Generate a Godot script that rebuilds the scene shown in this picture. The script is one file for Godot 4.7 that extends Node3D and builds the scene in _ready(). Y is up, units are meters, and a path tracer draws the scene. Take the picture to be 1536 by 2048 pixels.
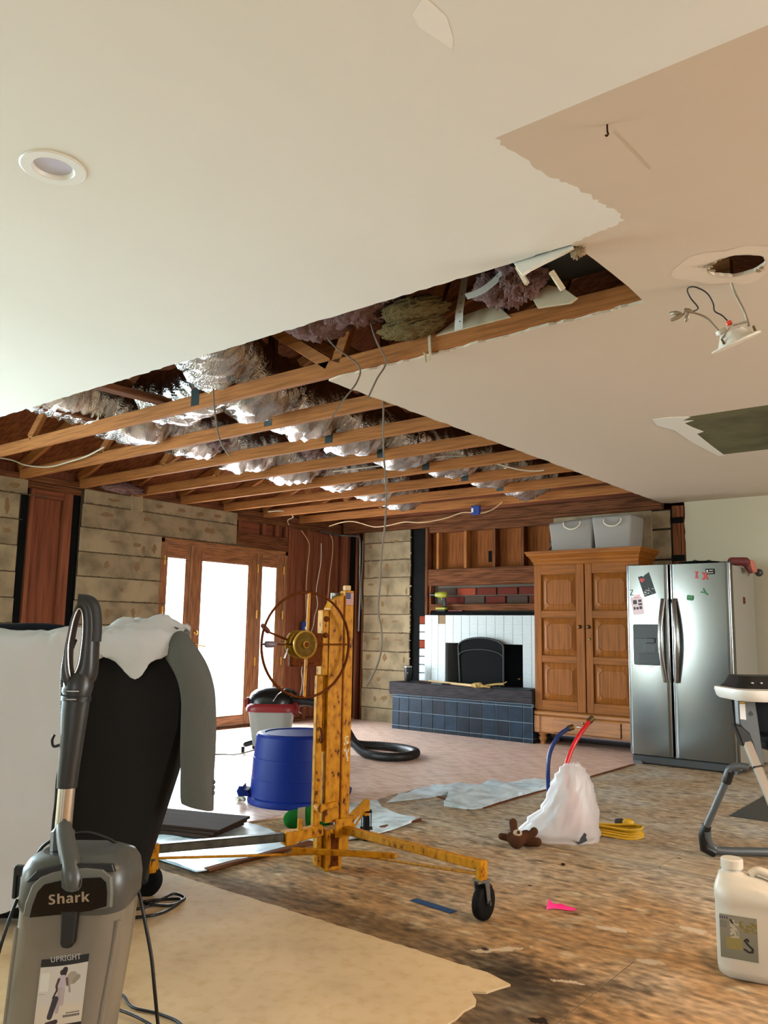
extends Node3D

# A house being gutted: ceiling cut open over a living room with fireplace, seen from a seat in the next room.
# x runs along the fireplace wall, -z towards it; the camera stands at x 0, z 0.

var rng := RandomNumberGenerator.new()
var taken := {}
var M := {}
const CEIL := 2.457
const WX := -7.24      # face of the wall with the glass doors
const WZ := -8.17      # face of the fireplace wall


func _ready() -> void:
	rng.seed = 4711
	var cam := Camera3D.new()
	cam.name = "camera"
	cam.position = Vector3(0, 1.14, 0)
	cam.rotation_degrees = Vector3(8.247, 38.506, 0.942)
	cam.fov = rad_to_deg(2.0 * atan(1024.0 / 1630.15))
	cam.near = 0.05
	cam.far = 200.0
	cam.current = true
	add_child(cam)
	var env := Environment.new()
	env.tonemap_mode = Environment.TONE_MAPPER_LINEAR
	env.tonemap_exposure = 1.33
	env.background_mode = Environment.BG_SKY
	var sky := Sky.new()
	var sm := ProceduralSkyMaterial.new()
	sm.sky_top_color = Color(0.62, 0.72, 0.86)
	sm.sky_horizon_color = Color(0.93, 0.96, 0.98)
	sm.ground_bottom_color = Color(0.75, 0.77, 0.74)
	sm.ground_horizon_color = Color(0.93, 0.96, 0.96)
	sm.sky_energy_multiplier = 2.4
	sm.ground_energy_multiplier = 2.0
	sky.sky_material = sm
	env.sky = sky
	env.sdfgi_enabled = true
	env.ssao_enabled = true
	env.ssil_enabled = true
	var we := WorldEnvironment.new()
	we.name = "world_environment"
	we.environment = env
	add_child(we)
	# daylight through the glass doors and two unseen windows; behind and right are added fill
	daylight("daylight_doors", Vector3(-7.62, 1.05, -6.25), Vector3.RIGHT, Vector2(1.8, 1.85), 30.0, Color(0.93, 0.98, 1.0))
	daylight("daylight_window", Vector3(-7.62, 1.35, -0.9), Vector3.RIGHT, Vector2(2.3, 1.35), 39.0, Color(0.82, 0.95, 1.0))
	daylight("daylight_front", Vector3(-6.5, 1.2, 3.42), Vector3.FORWARD, Vector2(1.1, 1.05), 13.0, Color(0.90, 0.98, 0.98))
	daylight("fill_behind", Vector3(0.9, 1.45, 3.42), Vector3.FORWARD, Vector2(2.3, 1.2), 1.5, Color(1.0, 0.97, 0.92))
	daylight("fill_right", Vector3(3.45, 1.45, -4.2), Vector3.LEFT, Vector2(2.3, 1.2), 20.0, Color(1.0, 0.98, 0.95))
	lamps()
	materials()
	materials_more()
	build_floor()
	build_ceiling()
	build_wall_left()
	build_door()
	build_wall_back()
	build_shell()
	build_trusses()
	build_attic()
	build_fireplace()
	build_armoire()
	build_fridge()
	build_lift()
	build_armchair()
	build_vacuum()
	build_tub_and_shopvac()
	build_floor_things()
	build_highchair()
	build_jug()
	build_ceiling_things()
	build_wires()


func daylight(called: String, at: Vector3, to: Vector3, size: Vector2, energy: float, c: Color) -> void:
	var l := AreaLight3D.new()
	l.name = called
	l.area_size = size
	l.light_energy = energy
	l.light_color = c
	l.area_range = 20.0
	l.area_attenuation = 2.0
	l.shadow_enabled = true
	add_child(l)
	l.look_at_from_position(at, at + to, Vector3.UP)


const LAMPS := [[-0.28, -2.45], [1.9, -3.6], [1.9, -1.0]]

func lamps() -> void:
	for p in LAMPS:
		var l := SpotLight3D.new()
		l.name = "recessed_lamp_light"
		l.position = Vector3(p[0], CEIL - 0.03, p[1])
		l.rotation_degrees = Vector3(-90, 0, 0)
		l.spot_range = 15.0
		l.spot_attenuation = 2.0
		l.spot_angle = 68.0
		l.spot_angle_attenuation = 0.8
		l.light_energy = 1.8
		l.light_size = 0.06
		l.light_color = Color(1.0, 0.82, 0.62)
		l.shadow_enabled = true
		add_child(l, true)


func materials() -> void:
	var t_grain := noise_tex(0.012, 3, [[0.0, grey(0.55)], [0.42, grey(0.78)], [0.55, grey(0.92)], [1.0, grey(1.0)]])
	var t_soft := noise_tex(0.012, 33, [[0.0, grey(0.72)], [0.45, grey(0.88)], [1.0, grey(1.0)]])
	M.t_soft = t_soft
	var t_blot := noise_tex(0.006, 8, [[0.0, grey(0.74)], [0.45, grey(0.90)], [0.6, grey(0.96)], [1.0, grey(1.0)]])
	var t_fine := noise_tex(0.06, 5, [[0.0, grey(0.7)], [0.5, grey(0.93)], [1.0, grey(1.0)]])
	var t_bump := noise_tex(0.03, 11, [], 512)
	var t_weave := noise_tex(0.2, 13, [], 256)
	M.t_grain = t_grain; M.t_blot = t_blot; M.t_fine = t_fine; M.t_bump = t_bump
	var gx := Vector3(0.35, 7, 7)
	var gy := Vector3(7, 0.35, 7)
	var gz := Vector3(7, 7, 0.35)
	M.ceil_white = tri_mat(Color(0.88, 0.87, 0.835), t_blot, Vector3.ONE * 0.15, 0.75, t_bump, 0.06)
	M.ceil_white.albedo_texture = noise_tex(0.004, 21, [[0.0, grey(0.95)], [1.0, grey(1.0)]], 256)
	M.ceil_tan = tri_mat(Color(0.80, 0.735, 0.655), M.ceil_white.albedo_texture, Vector3.ONE * 0.15, 0.8, t_bump, 0.06)
	M.ceil_pale = mat(Color(0.812, 0.75, 0.672), 0.85)
	M.ceil_scratch = mat(Color(0.73, 0.65, 0.56), 0.85)
	M.ceil_smear = mat(Color(0.90, 0.89, 0.86), 0.8)
	M.mud = mat(Color(0.83, 0.81, 0.76), 0.9)
	M.gypsum = tri_mat(Color(0.80, 0.74, 0.63), t_fine, Vector3.ONE * 8.0, 0.95)
	M.paper = tri_mat(Color(0.62, 0.52, 0.40), t_fine, Vector3.ONE * 4.0, 0.95)
	M.greenboard = tri_mat(Color(0.40, 0.38, 0.27), t_blot, Vector3.ONE * 0.6, 0.9)
	M.wall_paint = tri_mat(Color(0.72, 0.69, 0.60), M.ceil_white.albedo_texture, Vector3.ONE * 0.3, 0.8, t_bump, 0.05)
	M.room_paint = mat(Color(0.80, 0.76, 0.68), 0.85)
	for ax in [["x", gx], ["y", gy], ["z", gz]]:
		M["fir_" + ax[0]] = tri_mat(Color(0.68, 0.435, 0.235), t_soft, ax[1], 0.75, t_bump, 0.05)
		M["dark_fir_" + ax[0]] = tri_mat(Color(0.47, 0.29, 0.18), t_grain, ax[1], 0.85, t_bump, 0.05)
		M["red_" + ax[0]] = tri_mat(Color(0.55, 0.32, 0.22), t_soft, ax[1] * 0.5, 0.85, t_bump, 0.05)
		M["door_" + ax[0]] = tri_mat(Color(0.66, 0.44, 0.28), t_grain, ax[1] * 1.3, 0.35, t_bump, 0.02)
		M["pine_" + ax[0]] = tri_mat(Color(0.62, 0.365, 0.125), t_soft, ax[1] * 0.8, 0.5, t_bump, 0.02)
		M["pine_" + ax[0]].metallic_specular = 0.3
	M.bay_ply = tri_mat(Color(0.56, 0.33, 0.16), t_soft, Vector3(5, 0.35, 5), 0.85)
	M.deck = tri_mat(Color(0.50, 0.28, 0.15), t_grain, Vector3(1.0, 1.0, 5), 0.9)
	M.black_paper = tri_mat(Color(0.055, 0.057, 0.05), t_blot, Vector3.ONE * 1.0, 0.8, t_bump, 0.3)
	M.lath = tri_mat(Color(0.63, 0.56, 0.445), t_blot, Vector3.ONE * 0.9, 0.92, t_bump, 0.12)
	M.lath_b = tri_mat(Color(0.59, 0.52, 0.41), t_blot, Vector3.ONE * 1.1, 0.92, t_bump, 0.12)
	M.glue = mat(Color(0.50, 0.40, 0.28), 0.95)
	M.grime_soft = mat(Color(0.33, 0.275, 0.21), 0.95)
	M.grime = mat(Color(0.24, 0.20, 0.155), 0.95)
	M.glass = mat(Color(0.92, 0.97, 0.96, 0.06), 0.02)
	M.glass.transparency = BaseMaterial3D.TRANSPARENCY_ALPHA
	M.brass = mat(Color(0.83, 0.66, 0.33), 0.3, 1.0)
	M.steel = mat(Color(0.72, 0.71, 0.69), 0.35, 1.0)
	M.galv = tri_mat(Color(0.55, 0.57, 0.56), t_fine, Vector3.ONE * 6.0, 0.45, null, 0.0, 0.9)
	M.black = mat(Color(0.035, 0.035, 0.037), 0.45)
	M.black_matt = mat(Color(0.03, 0.03, 0.03), 0.85)
	M.rubber = mat(Color(0.06, 0.06, 0.06), 0.7)
	M.dark_grey = mat(Color(0.20, 0.205, 0.20), 0.4)
	M.cable_white = mat(Color(0.78, 0.74, 0.66), 0.5)
	M.cable_grey = mat(Color(0.42, 0.37, 0.31), 0.6)
	M.cable_tan = mat(Color(0.72, 0.58, 0.42), 0.5)
	M.blue_box = mat(Color(0.07, 0.20, 0.50), 0.4)
	M.plywood = tri_mat(Color(0.60, 0.45, 0.30), t_grain, Vector3(0.8, 3, 5), 0.85)
	M.concrete = tri_mat(Color(0.80, 0.79, 0.75), t_blot, Vector3.ONE * 0.5, 0.9)
	M.white = mat(Color(0.86, 0.86, 0.84), 0.5)


# ---------------------------------------------------------------- the setting
func floor_image() -> ImageTexture:
	# weathered plywood: long grain, dark scuffs, the damp dark strip by the cream sheet, plaster splashes
	var W := 720
	var H := 1120
	var x0 := -3.8
	var z0 := -7.4
	var px := 0.005
	var n1 := FastNoiseLite.new(); n1.seed = 5; n1.frequency = 1.0; n1.fractal_octaves = 4
	var n2 := FastNoiseLite.new(); n2.seed = 9; n2.frequency = 1.0; n2.fractal_octaves = 5
	var im := Image.create(W, H, false, Image.FORMAT_RGB8)
	var splash := [[-1.39, -3.22, 0.07, 0.022, 0.3], [-1.14, -3.42, 0.06, 0.025, -0.1], [-1.16, -3.0, 0.05, 0.02, 0.5], [-1.62, -2.75, 0.10, 0.018, 0.9], [-2.1, -4.9, 0.09, 0.03, 0.2], [-1.75, -4.55, 0.06, 0.02, 0.7], [-2.2, -3.55, 0.05, 0.015, 0.1], [-1.55, -3.85, 0.04, 0.014, -0.3], [-1.3, -2.66, 0.05, 0.012, 0.4]]
	var holes := [[-1.66, -2.72, 0.013], [-2.02, -3.33, 0.02], [-1.53, -4.4, 0.012], [-1.25, -2.35, 0.03], [-2.4, -4.75, 0.018], [-2.2, -5.2, 0.016], [-1.9, -3.5, 0.009]]
	for j in H:
		var z := z0 + j * px
		for i in W:
			var x := x0 + i * px
			var a := n1.get_noise_2d(x * 3.5, z * 22.0)          # grain along x
			var b := n2.get_noise_2d(x * 1.3 + 40.0, z * 1.3)   # blotches
			var f := n2.get_noise_2d(x * 13.0, z * 24.0 + 70.0)
			var warm := clampf(0.35 + b * 0.7 + 0.55 * smoothstep(-4.3, -3.2, z), 0.0, 1.0)  # browner ply towards the camera, partly warm lamp light painted in
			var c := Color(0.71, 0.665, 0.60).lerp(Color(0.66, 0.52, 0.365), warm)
			var v := 1.0 + a * 0.20 + f * 0.26
			var scuff := n1.get_noise_2d(x * 5.0 + 200.0, z * 9.0)
			if scuff > 0.18: v -= (scuff - 0.18) * 0.6
			var pale := n2.get_noise_2d(x * 4.0 - 90.0, z * 6.0)
			if pale > 0.22: c = c.lerp(Color(0.72, 0.64, 0.52), minf((pale - 0.22) * 2.6, 0.7))
			var strip := smoothstep(0.17, 0.03, absf(z + 2.63 + b * 0.08)) * smoothstep(-1.1, -1.5, x + b * 0.3)
			var damp := smoothstep(0.42, 0.05, Vector2((x + 1.38) * 1.0, (z + 2.42) * 0.8).length() + b * 0.25 + f * 0.12)
			v *= 1.0 - 0.30 * strip - 0.36 * damp
			c = Color(c.r * v, c.g * v, c.b * v)
			if z > -4.5 and z < -4.18 and x > -2.05: c = c.lerp(Color(0.76, 0.66, 0.53) * (1.0 + a * 0.15), 0.5)
			for s in splash:
				var q := Vector2(x - s[0], z - s[1]).rotated(s[4])
				var e := Vector2(q.x / s[2], q.y / s[3]).length() + f * 0.9
				if e < 1.0: c = c.lerp(Color(0.80, 0.72, 0.62), 0.85)
			for s in holes:
				if Vector2(x - s[0], (z - s[1]) * 1.4).length() + f * s[2] * 0.8 < s[2]: c = c.lerp(Color(0.10, 0.07, 0.05), 0.8)
			im.set_pixel(i, j, c)
	return ImageTexture.create_from_image(im)


func build_floor() -> void:
	var F := frame("floor")
	M.subfloor = mat(Color(1, 1, 1), 0.85)
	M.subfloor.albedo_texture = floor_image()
	M.subfloor.texture_repeat = false
	M.subfloor.detail_enabled = true
	M.subfloor.detail_albedo = noise_tex(0.05, 52, [[0.0, grey(0.62)], [0.25, grey(0.83)], [0.45, grey(0.96)], [1.0, grey(1.0)]])
	M.subfloor.detail_blend_mode = BaseMaterial3D.BLEND_MODE_MUL
	M.subfloor.detail_uv_layer = BaseMaterial3D.DETAIL_UV_2
	M.subfloor.uv2_triplanar = true
	M.subfloor.uv2_scale = Vector3(0.9, 4, 2.6)
	obj("joist_deck", G.new().span(Vector3(-7.6, -0.2, -9.0), Vector3(3.4, -0.02, 3.6)), M.dark_fir_x, F)
	# plywood sheets, seams every 1.22 m; a narrow filler strip runs behind the seam at z -4.18
	var rows := [[-8.17, -6.62], [-6.62, -5.40], [-5.40, -4.50], [-4.50, -4.18], [-4.18, -2.965], [-2.965, -1.745], [-1.745, 0.7], [0.7, 3.3]]
	var cuts := [[-7.24, -1.3, 1.14, 3.3], [-7.24, -2.7, -0.2, 3.3], [-7.24, -1.9, 0.5, 3.3], [-7.24, -1.55, 3.3], [-7.24, -3.02, -0.6, 3.3], [-7.24, -1.2, 1.2, 3.3], [-7.24, -1.0, 3.3], [-7.24, -1.0, 3.3]]
	for r in rows.size():
		for k in cuts[r].size() - 1:
			var lo := Vector3(cuts[r][k] + 0.002, -0.02, rows[r][0] + (0.006 if rows[r][0] == -4.18 else 0.002))
			var hi := Vector3(cuts[r][k + 1] - 0.002, (0.008 if rows[r][1] < -4.1 else 0.0) - rng.randf() * 0.0015, rows[r][1] - (0.006 if rows[r][1] == -4.18 else 0.002))
			var g := G.new()
			var U := func(x: float, z: float) -> Vector2: return Vector2((x + 3.8) / 3.6, (z + 7.4) / 5.6)
			g.uvquad(Vector3(lo.x, hi.y, hi.z), Vector3(hi.x, hi.y, hi.z), Vector3(hi.x, hi.y, lo.z), Vector3(lo.x, hi.y, lo.z), U.call(lo.x, hi.z), U.call(hi.x, lo.z))
			for e in [[lo.x, lo.z, lo.x, hi.z], [lo.x, hi.z, hi.x, hi.z], [hi.x, hi.z, hi.x, lo.z], [hi.x, lo.z, lo.x, lo.z]]:
				g.quad(Vector3(e[0], lo.y, e[1]), Vector3(e[2], lo.y, e[3]), Vector3(e[2], hi.y, e[3]), Vector3(e[0], hi.y, e[1]))
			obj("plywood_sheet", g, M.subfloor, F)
	# the far half keeps its old smooth flooring, a few millimetres higher, with a torn edge
	M.old_floor = mat(Color(1.0, 0.955, 0.935), 0.33)
	M.old_floor.albedo_texture = noise_tex(0.012, 31, [[0.0, Color(0.72, 0.60, 0.54)], [0.4, Color(0.86, 0.76, 0.69)], [0.6, Color(0.90, 0.81, 0.75)], [1.0, Color(0.97, 0.91, 0.87)]], 1024)
	M.old_floor.uv1_triplanar = true
	M.old_floor.uv1_scale = Vector3(0.45, 1, 1.5)
	M.old_floor.roughness_texture = M.t_blot
	M.old_floor.roughness = 0.42
	var p := v2([-7.24, -8.17, -2.88, -8.17, -2.88, -7.19, -2.87, -6.29])
	p.append_array(rough_line(Vector2(-2.93, -6.10), Vector2(-3.60, -4.95), 0.12, 0.012))
	p.append_array(rough_line(Vector2(-3.60, -4.95), Vector2(-3.57, -4.29), 0.12, 0.01))
	p.append_array(rough_line(Vector2(-3.57, -4.29), Vector2(-3.92, -2.53), 0.12, 0.01))
	p.append_array(v2([-3.92, -2.53, -7.24, -2.53]))
	obj("old_flooring", slab(p, -0.001, 0.009), M.old_floor, F)
	# cream underlayment in the near left
	M.cream = tri_mat(Color(0.80, 0.70, 0.55), noise_tex(0.008, 41, [[0.0, grey(0.90)], [0.45, grey(0.96)], [1.0, grey(1.0)]]), Vector3.ONE * 0.5, 0.7)
	M.cream.detail_enabled = true
	M.cream.detail_albedo = noise_tex(0.02, 43, [[0.0, Color(0.95, 0.93, 0.89)], [0.25, Color(0.98, 0.97, 0.95)], [0.5, Color(1, 1, 1)], [1.0, Color(1, 1, 1)]], 512)
	M.cream.detail_blend_mode = BaseMaterial3D.BLEND_MODE_MUL
	M.cream.detail_uv_layer = BaseMaterial3D.DETAIL_UV_2
	M.cream.uv2_triplanar = true
	M.cream.uv2_scale = Vector3.ONE * 1.3
	var q := v2([-7.24, 3.3])
	q.append_array(v2([-7.24, -2.52]))
	q.append_array(rough_line(Vector2(-4.2, -2.53), Vector2(-1.50, -2.53), 0.03, 0.005))
	q.append_array(v2([-1.43, -2.50, -1.45, -2.44, -1.46, -2.40, -1.50, -2.37, -1.455, -2.33]))
	q.append_array(rough_line(Vector2(-1.44, -2.30), Vector2(-1.42, -1.0), 0.05, 0.006))
	q.append_array(v2([-1.42, 3.3]))
	obj("cream_underlayment", slab(q, -0.001, 0.006), M.cream, F)


func circle_notch(c: Vector2, r: float, left: bool, jag := 0.0) -> PackedVector2Array:   # half circle of points beside x = c.x, from +z to -z
	var out := PackedVector2Array()
	for i in 17:
		var a := PI / 2 - PI * i / 16.0
		var rr := r + (rng.randf_range(-jag, jag) if i > 0 and i < 16 else 0.0)
		out.append(c + Vector2((-1 if left else 1) * cos(a) * rr, sin(a) * rr))
	return out


func build_ceiling() -> void:
	var C := frame("ceiling")
	var y0 := CEIL
	var y1 := CEIL + 0.0127
	var ca := Vector2(-2.142, -1.118)     # fitted downlight
	var cb := Vector2(-0.745, -2.95)      # open hole
	# freshly painted white boards in front of the cut
	var a1 := v2([-7.24, 3.3])
	a1.append_array(v2([-7.24, -2.455]))
	a1.append_array(rough_line(Vector2(-7.1, -2.455), Vector2(ca.x, -2.45), 0.035, 0.006))
	a1.append(Vector2(ca.x, -2.45))
	var nl := circle_notch(ca, 0.062, true)
	nl.reverse()
	a1.append_array(nl)
	a1.append(Vector2(ca.x, 3.3))
	obj("drywall_panel", slab(a1, y0, y1), M.ceil_white, C)
	var torn := PackedVector2Array()
	var key := v2([-1.150, -2.448, -1.10, -2.425, -1.045, -2.41, -0.99, -2.405, -0.935, -2.395, -1.00, -2.25, -1.02, -2.13, -1.055, -2.05, -1.085, -1.99, -1.065, -1.90, -1.075, -1.83, -1.043, -1.763])
	key = v2([-1.150, -2.448, -1.075, -2.43, -1.0, -2.41, -0.935, -2.395, -0.945, -2.27, -0.965, -2.17, -0.985, -2.09, -1.015, -2.02, -1.02, -1.92, -1.03, -1.86, -1.043, -1.763])
	for i in key.size() - 1: torn.append_array(rough_line(key[i], key[i + 1], 0.014, 0.009))
	torn.append(Vector2(-1.043, -1.763))
	var a2 := PackedVector2Array([Vector2(ca.x, 3.3)])
	var nr := circle_notch(ca, 0.062, false)
	a2.append_array(nr)
	a2.append(Vector2(ca.x, -2.45))
	a2.append_array(rough_line(Vector2(-2.08, -2.452), Vector2(-1.20, -2.449), 0.035, 0.005))
	a2.append_array(torn)
	a2.append_array(v2([3.3, -1.763, 3.3, 3.3]))
	obj("drywall_panel", slab(a2, y0, y1), M.ceil_white, C)
	# older tan boards to the right of the opening
	var endc := v2([-1.140, -2.470, -1.132, -2.60, -1.127, -2.75, -1.124, -2.90, -1.129, -3.072])
	var b1 := PackedVector2Array([Vector2(cb.x, -1.763)])
	var t2 := torn.duplicate()
	t2.reverse()
	b1.append_array(t2)
	b1.append_array(endc)
	b1.append_array(rough_line(Vector2(-1.20, -3.080), Vector2(-2.84, -3.105), 0.04, 0.010))
	b1.append_array(rough_line(Vector2(-2.872, -3.115), Vector2(-2.87, -8.17), 0.06, 0.010))
	b1.append_array(v2([-2.80, -8.17, cb.x, -8.17]))
	var n2 := circle_notch(cb, 0.092, true, 0.006)
	n2.reverse()
	b1.append_array(n2)
	obj("drywall_panel", slab(b1, y0, y1), M.ceil_tan, C)
	var b2 := PackedVector2Array([Vector2(cb.x, -1.763)])
	b2.append_array(circle_notch(cb, 0.092, false, 0.005))
	b2.append_array(v2([cb.x, -8.17, 3.3, -8.17, 3.3, -1.763]))
	obj("drywall_panel", slab(b2, y0, y1), M.ceil_tan, C)
	# green moisture board let into the ceiling, with white compound round its near end
	var gb := v2([-1.63, -4.925, -0.40, -4.925, -0.40, -6.12, -1.715, -6.12, -1.70, -5.6])
	obj("green_board", slab(gb, y0 - 0.002, y0 + 0.002), M.greenboard, C)
	obj("joint_compound", slab(v2([-1.76, -4.86, -1.66, -4.87, -1.55, -4.93, -1.62, -4.99, -1.56, -5.02, -1.63, -5.06, -1.62, -5.20, -1.60, -5.34, -1.655, -5.38, -1.68, -5.75, -1.70, -6.15, -1.74, -6.14, -1.76, -5.6, -1.74, -5.2, -1.79, -5.02]), y0 - 0.0035, y0 + 0.001), M.mud, C)
	# faint trowelled patch over a seam of the near ceiling, and the pale ring trowelled round the open hole
	obj("joint_compound", slab(v2([-0.955, -1.27, -0.905, -1.245, -0.90, -1.32, -0.925, -1.385, -0.945, -1.41, -0.955, -1.36, -0.965, -1.31]), y0 - 0.0006, y0 + 0.001), M.ceil_smear, C)
	obj("scratch", G.new().bar(Vector3(-0.775, y0 - 0.0004, -1.925), Vector3(-0.765, y0 - 0.0004, -2.155), 0.0018, 0.001), M.ceil_scratch, C)
	var ring := G.new()
	for i in 40:
		var q := []
		for k in [i, i + 1]:
			var a: float = TAU * k / 40.0
			var d := Vector3(cos(a), 0, sin(a))
			q.append(Vector3(cb.x, y0 - 0.0006, cb.y) + d * 0.099)
			q.append(Vector3(cb.x, y0 - 0.0006, cb.y) + d * (0.150 + 0.02 * sin(a * 3.0) + 0.01 * sin(a * 7.0) + 0.05 * maxf(0.0, cos(a - 2.6))))
		ring.quad(q[0], q[1], q[3], q[2])
	obj("compound_ring", ring, M.ceil_pale, C)
	# torn paper and broken gypsum along the cut
	var g := G.new()
	for k in 46:
		var x := rng.randf_range(-2.8, -1.15)
		var l := rng.randf_range(0.008, 0.03)
		g.prism(v2([0, 0, l, -0.002, l * 0.8, l * 0.5, l * 0.3, l * 0.35]), 0.003, Transform3D(Basis.from_euler(Vector3(rng.randf_range(1.2, 2.0), rng.randf_range(-0.5, 0.5), rng.randf_range(-0.3, 0.3))), Vector3(x, CEIL + 0.004, -3.09 - (x + 1.13) * -0.014)))
	for k in 60:
		var x := rng.randf_range(-5.2, -1.2)
		var l := rng.randf_range(0.006, 0.02)
		g.prism(v2([0, 0, l, -0.002, l * 0.8, l * 0.5, l * 0.3, l * 0.35]), 0.003, Transform3D(Basis.from_euler(Vector3(rng.randf_range(-2.0, -1.2), rng.randf_range(-0.5, 0.5), 0)), Vector3(x, CEIL + 0.005, -2.452)))
	for k in 60:
		var z := rng.randf_range(-8.1, -3.2)
		var l := rng.randf_range(0.01, 0.035)
		g.prism(v2([0, 0, l, -0.002, l * 0.8, l * 0.5, l * 0.3, l * 0.35]), 0.003, Transform3D(Basis.from_euler(Vector3(rng.randf_range(1.0, 2.1), rng.randf_range(1.2, 2.0), 0)), Vector3(-2.872, CEIL + 0.004, z)))
	var fr := obj("torn_edge", g, M.gypsum, C)
	fr.set_meta("kind", "stuff")
	# torn rim of the open hole
	var gt := G.new()
	for s in [[-0.83, -2.90, 0.035, 0.5], [-0.835, -2.93, 0.028, 1.4], [-0.80, -2.885, 0.02, -0.4], [-0.70, -3.03, 0.02, 2.2], [-0.68, -3.01, 0.016, 2.8], [-0.78, -2.87, 0.015, 0.2]]:
		gt.prism(v2([-0.5, 0, 0.5, 0.1, 0.4, 0.7, 0.0, 1.0, -0.4, 0.6]), 0.12, Transform3D(Basis.from_euler(Vector3(1.9, s[3], 0.2)) * Basis.from_scale(Vector3.ONE * s[2]), Vector3(s[0], CEIL + 0.002, s[1])))
	obj("torn_paper", gt, M.paper, C)


func grime(g: G, c: Vector3, l: float, h: float, b: Basis) -> void:      # a ragged smear along a joint
	var p := PackedVector2Array()
	var n := int(l / 0.02) + 2
	for i in n: p.append(Vector2(lerpf(-l / 2, l / 2, float(i) / (n - 1)), -h * (rng.randf_range(0.2, 0.8) if i > 0 and i < n - 1 else 0.1)))
	for i in n: p.append(Vector2(lerpf(l / 2, -l / 2, float(i) / (n - 1)), h * (rng.randf_range(0.1, 1.0) if i > 0 and i < n - 1 else 0.1)))
	g.prism(p, 0.0006, Transform3D(b, c))


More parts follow.
